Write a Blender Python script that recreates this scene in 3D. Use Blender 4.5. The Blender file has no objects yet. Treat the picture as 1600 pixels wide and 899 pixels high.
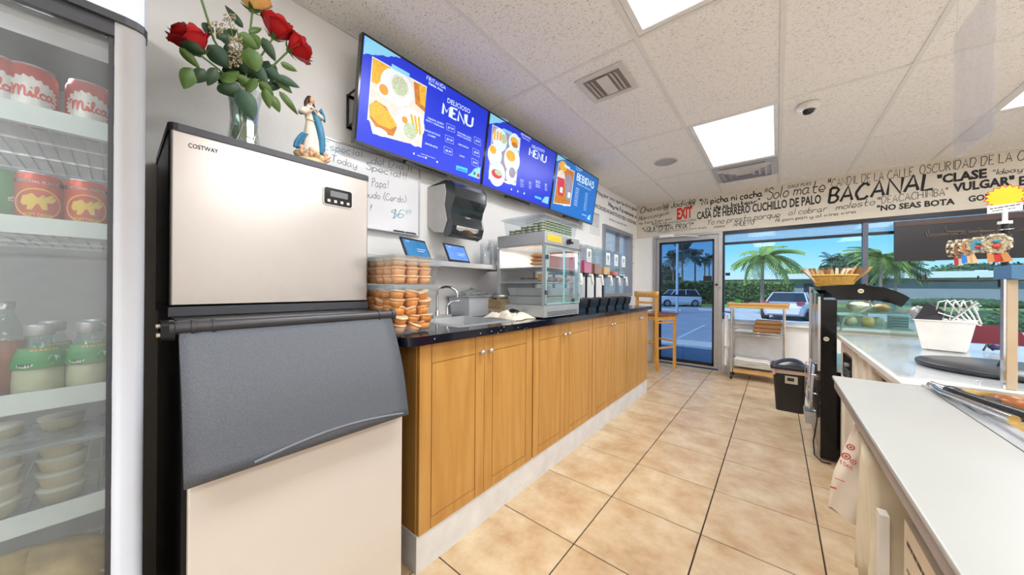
import bpy, math, random
from math import sin, cos, pi, radians, sqrt
from mathutils import Vector, Matrix, noise as mnoise
random.seed(7)
S = bpy.context.scene
COL = S.collection

# ------------------------------------------------------------ camera, sky, sun, lights, exposure
EYE = Vector((0.0, 0.0, 1.147)); YAW = radians(39.2536); FPX = 505.87
cam_d = bpy.data.cameras.new('camera'); cam_d.sensor_width = 36; cam_d.lens = FPX/1600*36
cam_d.clip_start = .02; cam_d.clip_end = 600
cam = bpy.data.objects.new('camera', cam_d); COL.objects.link(cam)
CAM_ROT = Matrix.Rotation(YAW, 4, 'Z') @ Matrix.Rotation(pi/2+radians(.0407), 4, 'X') @ Matrix.Rotation(radians(.3729), 4, 'Z')
cam.matrix_world = Matrix.Translation(EYE) @ CAM_ROT
S.camera = cam
S.cycles.transparent_max_bounces = 40
S.view_settings.view_transform = 'Standard'; S.view_settings.look = 'None'
S.view_settings.exposure = 0.45; S.view_settings.gamma = 1.0; S.view_settings.use_curve_mapping = False

w = bpy.data.worlds.new('sky'); S.world = w; w.use_nodes = True
nt = w.node_tree; nt.nodes.clear()
wo = nt.nodes.new('ShaderNodeOutputWorld'); bg = nt.nodes.new('ShaderNodeBackground')
tc = nt.nodes.new('ShaderNodeTexCoord'); sp = nt.nodes.new('ShaderNodeSeparateXYZ'); cr = nt.nodes.new('ShaderNodeValToRGB')
cr.color_ramp.elements[0].position = 0.0; cr.color_ramp.elements[0].color = (.60, .80, .92, 1)
cr.color_ramp.elements[1].position = .5; cr.color_ramp.elements[1].color = (.07, .30, .72, 1)
e = cr.color_ramp.elements.new(.10); e.color = (.22, .58, .88, 1)
nt.links.new(tc.outputs['Generated'], sp.inputs[0]); nt.links.new(sp.outputs['Z'], cr.inputs[0])
nt.links.new(cr.outputs[0], bg.inputs[0]); nt.links.new(bg.outputs[0], wo.inputs[0]); bg.inputs[1].default_value = 1.15

def sun_light(energy, rot):
    d = bpy.data.lights.new('sun', 'SUN'); d.energy = energy; d.angle = radians(.6); d.color = (1, .95, .86)
    o = bpy.data.objects.new('sun', d); COL.objects.link(o); o.rotation_euler = rot
sun_light(4.6, (radians(38), 0, radians(-25)))          # high sun from behind the shop

CEIL = 2.491; WX = -1.77; WY = 5.362; RX = 4.25; BY = -3.1
TW, TL, CX0, CY0 = .6097, 1.2201, -1.199, 1.769
LIGHT_TILES = [(1, -1), (1, 1), (4, 1), (4, -1), (1, -3), (4, -3), (7, -1), (7, 1), (7, -3)]   # 2x4 foot luminaires (column, row)
def area(x, y, z, sx, sy, e, col=(1, .985, .96)):
    d = bpy.data.lights.new('luminaire_or_added_lamp', 'AREA'); d.shape = 'RECTANGLE'; d.size = sx; d.size_y = sy; d.energy = e; d.color = col
    o = bpy.data.objects.new('luminaire_or_added_light', d); COL.objects.link(o); o.location = (x, y, z)
for i, j in LIGHT_TILES:
    area(CX0+(i+.5)*TW, CY0+(j+.5)*TL, CEIL-.02, .5, 1.1, 30 if (i, j) == (1, -3) else 20, (.95, .98, 1))

# ------------------------------------------------------------ small library
def srgb(c):
    return tuple(((x/255)/12.92 if x/255 <= .04045 else ((x/255+.055)/1.055)**2.4) for x in c)
MATS = {}
def mat(name, c, rough=.5, metal=0., var=.06, vscale=12., bump=0., bscale=60., emit=0., coat=0., stretch=(1, 1, 1), c2=None, vdetail=4., spec=.5, trans=0.):
    """procedural principled material: base colour varied by stretched noise, optional bump"""
    if name in MATS: return MATS[name]
    m = bpy.data.materials.new(name); m.use_nodes = True; n = m.node_tree.nodes; l = m.node_tree.links
    b = n['Principled BSDF']; c = srgb(c)
    tc = n.new('ShaderNodeTexCoord'); mp = n.new('ShaderNodeMapping'); mp.inputs['Scale'].default_value = stretch
    l.new(tc.outputs['Object'], mp.inputs[0])
    nz = n.new('ShaderNodeTexNoise'); nz.inputs['Scale'].default_value = vscale; nz.inputs['Detail'].default_value = vdetail
    l.new(mp.outputs[0], nz.inputs['Vector'])
    rp = n.new('ShaderNodeValToRGB'); rp.color_ramp.elements[0].position = .3; rp.color_ramp.elements[1].position = .7
    ca = srgb(c2) if c2 else tuple(x*(1-var) for x in c); cb = c if c2 else tuple(min(1, x*(1+var)) for x in c)
    rp.color_ramp.elements[0].color = (*ca, 1); rp.color_ramp.elements[1].color = (*cb, 1)
    l.new(nz.outputs[0], rp.inputs[0]); l.new(rp.outputs[0], b.inputs['Base Color'])
    b.inputs['Roughness'].default_value = rough; b.inputs['Metallic'].default_value = metal
    b.inputs['Coat Weight'].default_value = coat; b.inputs['Coat Roughness'].default_value = .08
    b.inputs['Specular IOR Level'].default_value = spec; b.inputs['Transmission Weight'].default_value = trans
    if emit: l.new(rp.outputs[0], b.inputs['Emission Color']); b.inputs['Emission Strength'].default_value = emit
    if bump:
        n2 = n.new('ShaderNodeTexNoise'); n2.inputs['Scale'].default_value = bscale; n2.inputs['Detail'].default_value = 3
        l.new(mp.outputs[0], n2.inputs['Vector'])
        bp = n.new('ShaderNodeBump'); bp.inputs['Strength'].default_value = bump; bp.inputs['Distance'].default_value = .004
        l.new(n2.outputs[0], bp.inputs['Height']); l.new(bp.outputs[0], b.inputs['Normal'])
    MATS[name] = m; return m
def clear(name, tint=(245, 250, 250), haze=.03, gloss=.05, hazecol=(235, 240, 240), fres=.35, rough=.02):
    """thin clear sheet: tinted transparency, mirror gloss growing at grazing angles, a little surface haze"""
    if name in MATS: return MATS[name]
    m = bpy.data.materials.new(name); m.use_nodes = True; n = m.node_tree.nodes; l = m.node_tree.links; n.clear()
    o = n.new('ShaderNodeOutputMaterial'); t = n.new('ShaderNodeBsdfTransparent'); t.inputs[0].default_value = (*srgb(tint), 1)
    d = n.new('ShaderNodeBsdfDiffuse'); d.inputs[0].default_value = (*srgb(hazecol), 1)
    g = n.new('ShaderNodeBsdfGlossy'); g.inputs['Roughness'].default_value = rough
    m1 = n.new('ShaderNodeMixShader')
    nz = n.new('ShaderNodeTexNoise'); nz.inputs['Scale'].default_value = 6; mu = n.new('ShaderNodeMath'); mu.operation = 'MULTIPLY'
    mu.inputs[1].default_value = haze*2; l.new(nz.outputs[0], mu.inputs[0]); l.new(mu.outputs[0], m1.inputs[0])
    l.new(t.outputs[0], m1.inputs[1]); l.new(d.outputs[0], m1.inputs[2])
    lw = n.new('ShaderNodeLayerWeight'); lw.inputs[0].default_value = fres
    ma = n.new('ShaderNodeMath'); ma.operation = 'MULTIPLY_ADD'; ma.inputs[1].default_value = .6; ma.inputs[2].default_value = gloss; ma.use_clamp = True
    pw = n.new('ShaderNodeMath'); pw.operation = 'POWER'; pw.inputs[1].default_value = 2.5
    l.new(lw.outputs['Facing'], pw.inputs[0]); l.new(pw.outputs[0], ma.inputs[0])
    m2 = n.new('ShaderNodeMixShader'); l.new(ma.outputs[0], m2.inputs[0]); l.new(m1.outputs[0], m2.inputs[1]); l.new(g.outputs[0], m2.inputs[2])
    l.new(m2.outputs[0], o.inputs[0]); MATS[name] = m; return m

def V(*a): return Vector(a)
def frame_from(d):
    d = d.normalized(); u = V(0, 0, 1) if abs(d.z) < .9 else V(1, 0, 0)
    a = d.cross(u).normalized(); return a, d.cross(a).normalized()
class MB:
    """collects shapes and links them as ONE mesh object"""
    def __init__(s, m=None): s.v = []; s.f = []; s.fm = []; s.fs = []; s.ms = []; s.m = m
    def mi(s, m):
        m = m or s.m
        if m not in s.ms: s.ms.append(m)
        return s.ms.index(m)
    def add(s, vs, fs, m=None, smooth=False):
        o = len(s.v); s.v += [Vector(v) for v in vs]; k = s.mi(m)
        for f in fs: s.f.append([i+o for i in f]); s.fm.append(k); s.fs.append(smooth)
        return s
    def box(s, x0, x1, y0, y1, z0, z1, m=None):
        vs = [(x, y, z) for x in (x0, x1) for y in (y0, y1) for z in (z0, z1)]
        return s.add(vs, [(0, 1, 3, 2), (4, 6, 7, 5), (0, 4, 5, 1), (2, 3, 7, 6), (0, 2, 6, 4), (1, 5, 7, 3)], m)
    def rbox(s, x0, x1, y0, y1, z0, z1, r=.01, m=None, n=3, axis='z'):
        """box with rounded edges along one axis"""
        R = {'z': (x0, x1, y0, y1), 'y': (x0, x1, z0, z1), 'x': (y0, y1, z0, z1)}[axis]; p = []
        for cx, cy, a0 in ((R[1]-r, R[3]-r, 0), (R[0]+r, R[3]-r, pi/2), (R[0]+r, R[2]+r, pi), (R[1]-r, R[2]+r, 1.5*pi)):
            p += [(cx+r*cos(a0+pi/2*i/n), cy+r*sin(a0+pi/2*i/n)) for i in range(n+1)]
        lo, hi = {'z': (z0, z1), 'y': (y0, y1), 'x': (x0, x1)}[axis]
        return s.prism(p, lo, hi, axis, m)
    def prism(s, p, lo, hi, axis='z', m=None, smooth=False):
        mk = {'z': lambda a, b, c: (a, b, c), 'y': lambda a, b, c: (a, c, b), 'x': lambda a, b, c: (c, a, b)}[axis]
        n = len(p); s.add([mk(a, b, lo) for a, b in p]+[mk(a, b, hi) for a, b in p], [tuple(range(n)), tuple(range(2*n-1, n-1, -1))], m)
        o = len(s.v)-2*n; k = s.mi(m)
        for i in range(n): s.f.append([o+i, o+(i+1) % n, o+n+(i+1) % n, o+n+i]); s.fm.append(k); s.fs.append(smooth)
        return s
    def frustum(s, c, w0, d0, w1, d1, z0, z1, m=None, r=0, wall=0):
        """tapered rectangular tub; wall>0 makes it hollow and open at the top"""
        def ring(w, d, z): return [(c[0]+sx*w/2, c[1]+sy*d/2, z) for sx, sy in ((1, 1), (-1, 1), (-1, -1), (1, -1))]
        a, b = ring(w0, d0, z0), ring(w1, d1, z1); q = [(i, (i+1) % 4, 4+(i+1) % 4, 4+i) for i in range(4)]
        if not wall: return s.add(a+b, [(3, 2, 1, 0), (4, 5, 6, 7)]+q, m)
        s.add(a+b, [(3, 2, 1, 0)]+q, m)
        a2, b2 = ring(w0-2*wall, d0-2*wall, z0+wall), ring(w1-2*wall, d1-2*wall, z1)
        s.add(a2+b2, [(0, 1, 2, 3)]+[f[::-1] for f in q], m)
        return s.add(b+b2, q, m)
    def shell(s, c, w0, d0, w1, d1, z0, z1, m=None):
        a = [(c[0]+sx*w/2, c[1]+sy*d/2, z) for w, d, z in ((w0, d0, z0), (w1, d1, z1)) for sx, sy in ((1, 1), (-1, 1), (-1, -1), (1, -1))]
        return s.add(a, [(3, 2, 1, 0)]+[(i, (i+1) % 4, 4+(i+1) % 4, 4+i) for i in range(4)], m)
    def cyl(s, p0, p1, r0, r1=None, n=16, m=None, caps=True, smooth=True):
        p0, p1 = Vector(p0), Vector(p1); r1 = r0 if r1 is None else r1; a, b = frame_from(p1-p0)
        vs = [p+(a*cos(t)+b*sin(t))*r for p, r in ((p0, r0), (p1, r1)) for t in [2*pi*i/n for i in range(n)]]
        s.add(vs, [(i, (i+1) % n, n+(i+1) % n, n+i) for i in range(n)], m, smooth)
        if caps: s.add(vs, [tuple(range(n-1, -1, -1)), tuple(range(n, 2*n))], m)
        return s
    def tube(s, pts, r, n=8, m=None, closed=False):
        pts = [Vector(p) for p in pts]; vs = []; N = len(pts); rr = r if isinstance(r, (list, tuple)) else [r]*N
        a = None
        for i, p in enumerate(pts):
            d = (pts[(i+1) % N]-pts[i-1]) if (closed or 0 < i < N-1) else (pts[1]-pts[0] if i == 0 else pts[-1]-pts[-2])
            d = d.normalized()
            if a is None: a, b = frame_from(d)
            else: a = (a-d*a.dot(d)).normalized(); b = d.cross(a)
            vs += [p+(a*cos(2*pi*k/n)+b*sin(2*pi*k/n))*rr[i] for k in range(n)]
        fs = [(i*n+k, i*n+(k+1) % n, ((i+1) % N)*n+(k+1) % n, ((i+1) % N)*n+k) for i in range(N if closed else N-1) for k in range(n)]
        s.add(vs, fs, m, True)
        if not closed: s.add(vs[:n]+vs[-n:], [tuple(range(n-1, -1, -1)), tuple(range(n, 2*n))], m)
        return s
    def lathe(s, prof, c=(0, 0, 0), n=24, m=None, smooth=True, axis=None):
        vs = []; c = Vector(c)
        for r, z in prof:
            for i in range(n):
                q = V(r*cos(2*pi*i/n), r*sin(2*pi*i/n), z); vs.append(c+(axis @ q if axis else q))
        return s.add(vs, [(j*n+i, j*n+(i+1) % n, (j+1)*n+(i+1) % n, (j+1)*n+i) for j in range(len(prof)-1) for i in range(n)], m, smooth)
    def ball(s, c, r, n=12, m=None, rot=None):
        r = r if isinstance(r, (tuple, list)) else (r, r, r); vs = []; h = n//2
        for j in range(h+1):
            for i in range(n):
                q = V(r[0]*sin(pi*j/h)*cos(2*pi*i/n), r[1]*sin(pi*j/h)*sin(2*pi*i/n), r[2]*cos(pi*j/h)); vs.append(Vector(c)+(rot @ q if rot else q))
        return s.add(vs, [(j*n+i, (j+1)*n+i, (j+1)*n+(i+1) % n, j*n+(i+1) % n) for j in range(h) for i in range(n)], m, True)
    def grid(s, fn, nu, nv, m=None, smooth=True):
        vs = [fn(i/nu, j/nv) for j in range(nv+1) for i in range(nu+1)]
        return s.add(vs, [(j*(nu+1)+i, j*(nu+1)+i+1, (j+1)*(nu+1)+i+1, (j+1)*(nu+1)+i) for j in range(nv) for i in range(nu)], m, smooth)
    def build(s, name, parent=None, bevel=0, solid=0, subsurf=0, tris=None):
        me = bpy.data.meshes.new(name)
        vs = s.v
        if parent is not None:
            inv = world_of(parent).inverted(); vs = [inv @ v for v in vs]
        me.from_pydata([tuple(v) for v in vs], [], s.f)
        for m in s.ms: me.materials.append(m)
        me.polygons.foreach_set('material_index', s.fm); me.polygons.foreach_set('use_smooth', s.fs)
        me.validate(); me.update()
        o = bpy.data.objects.new(name, me); COL.objects.link(o)
        if parent is not None: o.parent = parent
        if solid: md = o.modifiers.new('solidify', 'SOLIDIFY'); md.thickness = solid; md.offset = 0
        if bevel: md = o.modifiers.new('bevel', 'BEVEL'); md.width = bevel; md.segments = 2; md.limit_method = 'ANGLE'; md.angle_limit = radians(40)
        if subsurf: md = o.modifiers.new('subsurf', 'SUBSURF'); md.levels = subsurf; md.render_levels = subsurf
        return o
def world_of(o):
    m = o.matrix_basis.copy()
    while o.parent: o = o.parent; m = o.matrix_basis @ m
    return m
def tag(o, label=None, cat=None, group=None, kind=None):
    if label: o['label'] = label
    if cat: o['category'] = cat
    if group: o['group'] = group
    if kind: o['kind'] = kind
    return o
def thing(name, label, cat, loc=(0, 0, 0), rz=0, group=None):
    o = bpy.data.objects.new(name, None); o.empty_display_size = .05; COL.objects.link(o); o.location = loc; o.rotation_euler = (0, 0, rz)
    return tag(o, label, cat, group)
def copy_tree(o, parent=None):
    c = o.copy(); COL.objects.link(c)
    if parent is not None: c.parent = parent
    for ch in list(o.children): copy_tree(ch, c)
    return c
def copy_thing(o, loc, rz=0, label=None, group=None):
    c = copy_tree(o); c.location = loc; c.rotation_euler = (0, 0, rz)
    if label: c['label'] = label
    if group: c['group'] = group
    return c

# rays through the 1600x899 frame, used to read real positions on real planes
def ray(u, v): return (CAM_ROT.to_3x3() @ V((u-800)/FPX, (449.5-v)/FPX, -1))
class Plane:
    """flat surface at O, A runs right, B runs up, N faces the viewer"""
    def __init__(s, O, A, B): s.O = Vector(O); s.A = Vector(A).normalized(); s.B = Vector(B).normalized(); s.N = s.A.cross(s.B)
    def hit(s, u, v):
        d = ray(u, v); t = (s.O-EYE).dot(s.N)/d.dot(s.N); p = EYE+d*t-s.O; return p.dot(s.A), p.dot(s.B)
    def pt(s, a, b, e=0): return s.O+s.A*a+s.B*b+s.N*e
LEFT = Plane((WX, 0, 0), (0, 1, 0), (0, 0, 1)); FRONT = Plane((0, WY, 0), (1, 0, 0), (0, 0, 1))

# ---- lettering: single-stroke brush alphabet and outline text
GL = dict(a="35150403122233 353342", b="0802 0415253433221203", c="351504031232", d="3832 3425150403122233", e="033334251504031232",
 f="38281712 0525", g="3425150403122233 3531201001", h="0802 0415253432", i="1512 1716", j="25211001 2726", k="0802 3503 1332", l="0802",
 m="0502 04152422 24354442", n="0502 0415253432", o="150403122233342515", p="0500 0415253433221203", q="3530 3425150403122233", r="0502 04152535",
 s="351504332202", t="18132232 0535", u="0503122233 3532", v="051235", w="0512253245", x="0532 3502", y="0503122233 3531201001", z="05350232",
 A="022842 1434", B="0208 0828372505 2534332202", C="4738281705041222324 3".replace(' ', ''), D="0208 0818384634221202", E="38080232 0525", F="380802 0525",
 G="473828170504122232434525", H="0208 4248 0545", I="1812", J="2823120304", K="0208 3805 1532", L="080232", M="0208244842", N="02084248",
 O="18060412324446381 8".replace(' ', ''), P="0208 0828373605", Q="180604123244463818 2442", R="0208 0828373605 1532", S="372818071635332212 03".replace(' ', ''),
 T="0848 2822", U="080312324348", V="082248", W="0812253248", X="0842 4802", Y="0825 4825 2522", Z="08480242")
GL.update({'@': "342514132333 353342444637160503113141", '"': "0806 1816", "'": "1816", '!': "1814 1312", '?': "071838472524 2322", '¿': "1817 1615042334 ".strip(),
 ',': "1201", '.': "1212", '(': "29161322 21".replace(' ', ''), ')': "09262302", '$': "372818071635332212 2921".replace(' 29', ' 29'), '-': "0535", '1': "062822", '5': "38080525342202", '0': "180604122234362818",
 '2': "0718383603 0242".replace(' ', ''), '3': "0838153433221202", '4': "32380343", '6': "3818050312223334251504", '7': "083812", '8': "2515060718283736253433221203041525", '9': "3625150607182837363312", ' ': ""})
def glyph(ch):
    out = []
    for st in GL.get(ch, "").split():
        p = [(int(st[i]), int(st[i+1])) for i in range(0, len(st)-1, 2)]
        if p: out.append(p)
    return out
def smooth_line(p, k=3):
    if len(p) < 3: return p
    q = []
    P = [p[0]]+p+[p[-1]]
    for i in range(1, len(P)-2):
        for j in range(k):
            t = j/k; a, b, c, d = P[i-1], P[i], P[i+1], P[i+2]
            q.append(tuple(.5*((2*b[e])+(-a[e]+c[e])*t+(2*a[e]-5*b[e]+4*c[e]-d[e])*t*t+(-a[e]+3*b[e]-3*c[e]+d[e])*t**3) for e in (0, 1)))
    return q+[p[-1]]
MILCA = [[(0, 4.6), (.6, 5.5), (1.3, 5.0), (1.4, 2.2)], [(1.4, 3.4), (2.2, 5.3), (2.9, 5), (2.9, 2.2)], [(2.9, 3.4), (3.7, 5.3), (4.4, 5), (4.5, 2.7), (5.3, 2.5)], [(5.3, 2.5), (5.9, 4.1), (6.0, 2.7), (6.7, 2.5)], [(6.0, 5.1), (6.2, 5.5)],
 [(6.7, 2.5), (7.7, 4.6), (7.8, 6.0), (7.2, 5.6), (7.2, 3.0), (8.1, 2.5)], [(9.8, 3.8), (9.0, 4.3), (8.3, 3.5), (8.7, 2.6), (9.9, 2.7)], [(11.6, 4.1), (10.6, 4.3), (10.0, 3.3), (10.6, 2.5), (11.4, 3.1), (11.6, 4.1), (11.7, 2.8), (12.6, 2.6)]]
def brush_polys(strokes, w):
    out = []
    for st in strokes:
        q = smooth_line(st, 4); L = []; R = []
        for i, (a, b) in enumerate(q):
            a0, b0 = q[max(0, i-1)]; a1, b1 = q[min(len(q)-1, i+1)]; dx, dz = a1-a0, b1-b0; n = sqrt(dx*dx+dz*dz) or 1
            L.append((a-dz/n*w/2, b+dx/n*w/2)); R.append((a+dz/n*w/2, b-dx/n*w/2))
        out += [[R[i], R[i+1], L[i+1], L[i]] for i in range(len(q)-1)]
    return out
def stroke_polys(text, w=.5, slant=.15, smooth=True, jit=0.):
    """list of small polygons in glyph units (x-height 3, cap height 6) and the total width"""
    polys = []; x = 0; rnd = random.Random(len(text)*13+ord(text[0]))
    for ch in text:
        g = glyph(ch); dy = rnd.uniform(-jit, jit)
        wd = max([p[0] for st in g for p in st], default=2)
        for st in g:
            q = smooth_line(st) if smooth else st
            q = [(x+a+(b-2)*slant, b-2+dy) for a, b in q]
            if len(q) == 1 or q[0] == q[-1] and len(q) == 2: q = [q[0], (q[0][0]+.3, q[0][1]+.3)]
            L = []; R = []
            for i, (a, b) in enumerate(q):
                a0, b0 = q[max(0, i-1)]; a1, b1 = q[min(len(q)-1, i+1)]; dx, dz = a1-a0, b1-b0; n = sqrt(dx*dx+dz*dz) or 1
                L.append((a-dz/n*w/2, b+dx/n*w/2)); R.append((a+dz/n*w/2, b-dx/n*w/2))
            for i in range(len(q)-1): polys.append([R[i], R[i+1], L[i+1], L[i]])
        x += wd+(1.1 if ch not in "il" else 1.7) if g else 2.2
    return polys, x-1
FONT_CACHE = {}
def font_mesh(text, bold=0.):
    k = (text, bold)
    if k in FONT_CACHE: return FONT_CACHE[k]
    cu = bpy.data.curves.new('lettering', 'FONT'); cu.body = text; cu.size = 1; cu.offset = bold; cu.resolution_u = 2
    o = bpy.data.objects.new('lettering', cu); COL.objects.link(o)
    me = bpy.data.meshes.new_from_object(o.evaluated_get(bpy.context.evaluated_depsgraph_get()) if False else o)
    vs = [(v.co.x, v.co.y) for v in me.vertices]; fs = [tuple(p.vertices) for p in me.polygons]
    bpy.data.objects.remove(o); bpy.data.curves.remove(cu); bpy.data.meshes.remove(me)
    FONT_CACHE[k] = (vs, fs); return vs, fs
def put_text(mb, pl, text, a0, b0, a1, b1, h, m, style='sans', bold=.01, slant=0., w=.6, eps=.001, jit=.2):
    """text on a plane from (a0,b0) to (a1,b1) along its baseline, cap height h"""
    du = V(a1-a0, b1-b0, 0); L = du.length; du.normalize(); up = V(0, 1, 0)
    def put(x, y): return pl.pt(a0+du.x*x, b0+du.y*x+y, eps)
    if style == 'sans':
        vs, fs = font_mesh(text, bold)
        if not vs: return
        x0 = min(v[0] for v in vs); x1 = max(v[0] for v in vs); k = L/(x1-x0); q = h/.72
        mb.add([put((x-x0)*k+y*q*slant, y*q) for x, y in vs], fs, m)
    else:
        P, W = stroke_polys(text, w, slant, style == 'script', jit); k = L/W; q = h/6
        for p in P: mb.add([put(x*k, y*q) for x, y in p], [(0, 1, 2, 3)], m)
def px_text(mb, pl, text, p0, p1, hpx, m, **kw):
    a0, b0 = pl.hit(*p0); a1, b1 = pl.hit(*p1); _, bt = pl.hit(p0[0], p0[1]-hpx)
    put_text(mb, pl, text, a0, b0, a1, b1, bt-b0, m, **kw)
def blur_line(mb, pl, a0, b0, a1, b1, h, m, e=.0006, seed=0, k=1.):
    """a line of print too small to read: a row of short word-length bars"""
    r = random.Random(seed+int(abs(b0)*1e4)); t = 0
    while t < .96:
        n = min(1, t+r.uniform(.06, .2)*k); p = [(a0+(a1-a0)*q, b0+(b1-b0)*q) for q in (t, n)]
        mb.add([pl.pt(p[0][0], p[0][1], e), pl.pt(p[1][0], p[1][1], e), pl.pt(p[1][0], p[1][1]+h, e), pl.pt(p[0][0], p[0][1]+h, e)], [(0, 1, 2, 3)], m); t = n+.035*k
def disc(mb, pl, a, b, r, m, e=.001, n=20, rb=None):
    rb = rb or r; mb.add([pl.pt(a+r*cos(2*pi*i/n), b+rb*sin(2*pi*i/n), e) for i in range(n)], [tuple(range(n))], m)
def poly(mb, pl, pts, m, e=.001): mb.add([pl.pt(a, b, e) for a, b in pts], [tuple(range(len(pts)))], m)
def rect(mb, pl, a0, b0, a1, b1, m, e=.001): poly(mb, pl, [(a0, b0), (a1, b0), (a1, b1), (a0, b1)], m, e)

# ------------------------------------------------------------ shared materials
WHITE = mat('white_paint', (242, 241, 240), .75, var=.01, bump=.25, bscale=45)
CREAM = mat('cream_wall_paint', (218, 210, 196), .8, var=.03, bump=.2, bscale=45)
INK = mat('black_wall_ink', (22, 20, 22), .6)
RED = mat('red_paint', (215, 40, 25), .5)
STEEL = mat('brushed_steel', (205, 205, 205), .28, 1, var=.05, vscale=30, stretch=(1, 1, 18))
STEEL2 = mat('satin_steel', (184, 186, 188), .38, .55, var=.06)
CHROME = mat('chrome', (225, 225, 228), .12, 1)
BLACK = mat('black_plastic', (24, 24, 26), .35, var=.1, bump=.1)
GLOSSBLACK = mat('gloss_black', (14, 13, 15), .12, var=.1, coat=.4)
BRONZE = mat('dark_frame', (30, 30, 38), .35, .3)
GREYFRAME = mat('grey_metal_frame', (165, 166, 172), .4, .5, var=.05)
GLASS = clear('window_glass', (232, 243, 250), .01, .012, fres=.2)
SHOWGLASS = clear('green_tint_glass', (214, 236, 230), .03, .06, (215, 240, 235))
PLASTIC = clear('clear_plastic', (246, 248, 250), .05, .04)
OAK = mat('honey_oak', (199, 150, 80), .42, var=.1, vscale=7, stretch=(4, 4, .35), c2=(184, 131, 62), bump=.06, bscale=40, coat=.15)
OAK_EDGE = mat('oak_edge', (176, 122, 56), .45, var=.1, vscale=8, stretch=(4, 4, .4))

# ------------------------------------------------------------ floor: grout bed and single tiles
T = .42987; FX, FY = -.699, 1.3046
fl = MB(mat('dark_grout', (52, 40, 34), .9)); fl.box(WX-.1, RX+.1, BY-.1, WY+.14, -.12, -.003)
floor = tag(fl.build('floor'), kind='structure')
def tile_material():
    m = bpy.data.materials.new('beige_ceramic_tile'); m.use_nodes = True; n = m.node_tree.nodes; l = m.node_tree.links; b = n['Principled BSDF']
    tc = n.new('ShaderNodeTexCoord'); oi = n.new('ShaderNodeObjectInfo'); ad = n.new('ShaderNodeVectorMath'); ad.operation = 'ADD'
    sc = n.new('ShaderNodeVectorMath'); sc.operation = 'SCALE'; sc.inputs['Scale'].default_value = 3.7
    l.new(oi.outputs['Location'], sc.inputs[0]); l.new(tc.outputs['Object'], ad.inputs[0]); l.new(sc.outputs[0], ad.inputs[1])
    a = n.new('ShaderNodeTexNoise'); a.inputs['Scale'].default_value = 5; a.inputs['Detail'].default_value = 8; a.inputs['Roughness'].default_value = .65
    l.new(ad.outputs[0], a.inputs['Vector'])
    r = n.new('ShaderNodeValToRGB'); r.color_ramp.elements[0].position = .35; r.color_ramp.elements[0].color = (*srgb((186, 152, 114)), 1)
    r.color_ramp.elements[1].position = .72; r.color_ramp.elements[1].color = (*srgb((222, 204, 174)), 1)
    e = r.color_ramp.elements.new(.52); e.color = (*srgb((204, 179, 144)), 1)
    l.new(a.outputs[0], r.inputs[0]); l.new(r.outputs[0], b.inputs['Base Color'])
    b.inputs['Roughness'].default_value = .3; b.inputs['Specular IOR Level'].default_value = .4
    c = n.new('ShaderNodeTexNoise'); c.inputs['Scale'].default_value = 22; l.new(ad.outputs[0], c.inputs['Vector'])
    bp = n.new('ShaderNodeBump'); bp.inputs['Strength'].default_value = .12; bp.inputs['Distance'].default_value = .003
    l.new(c.outputs[0], bp.inputs['Height']); l.new(bp.outputs[0], b.inputs['Normal']); return m
TILE = tile_material(); tile_mesh = {}
def add_tile(x0, x1, y0, y1):
    k = (round(x1-x0, 3), round(y1-y0, 3))
    if k not in tile_mesh:
        w, d = k; b = MB(TILE); g = .004; q = .0015
        a = [(sx*(w/2), sy*(d/2)) for sx, sy in ((-1, -1), (1, -1), (1, 1), (-1, 1))]
        lo = [(x-math.copysign(g/2, x), y-math.copysign(g/2, y), -.006) for x, y in a]; hi = [(x-math.copysign(g/2+q, x), y-math.copysign(g/2+q, y), 0) for x, y in a]
        b.add(lo+hi, [(4, 5, 6, 7)]+[(i, (i+1) % 4, 4+(i+1) % 4, 4+i) for i in range(4)])
        o = b.build('floor_tile'); tile_mesh[k] = o.data; o.parent = floor
    else:
        o = bpy.data.objects.new('floor_tile', tile_mesh[k]); COL.objects.link(o); o.parent = floor
    o.location = ((x0+x1)/2, (y0+y1)/2, 0)
xs = [FX+T*i for i in range(-2, 12)]; ys = [FY+T*j for j in range(-10, 10)]
xs = [WX]+[x for x in xs if WX+.02 < x < RX-.02]+[RX]; ys = [BY]+[y for y in ys if BY+.02 < y < WY-.02]+[WY]
for i in range(len(xs)-1):
    for j in range(len(ys)-1): add_tile(xs[i], xs[i+1], ys[j], ys[j+1])

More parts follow.
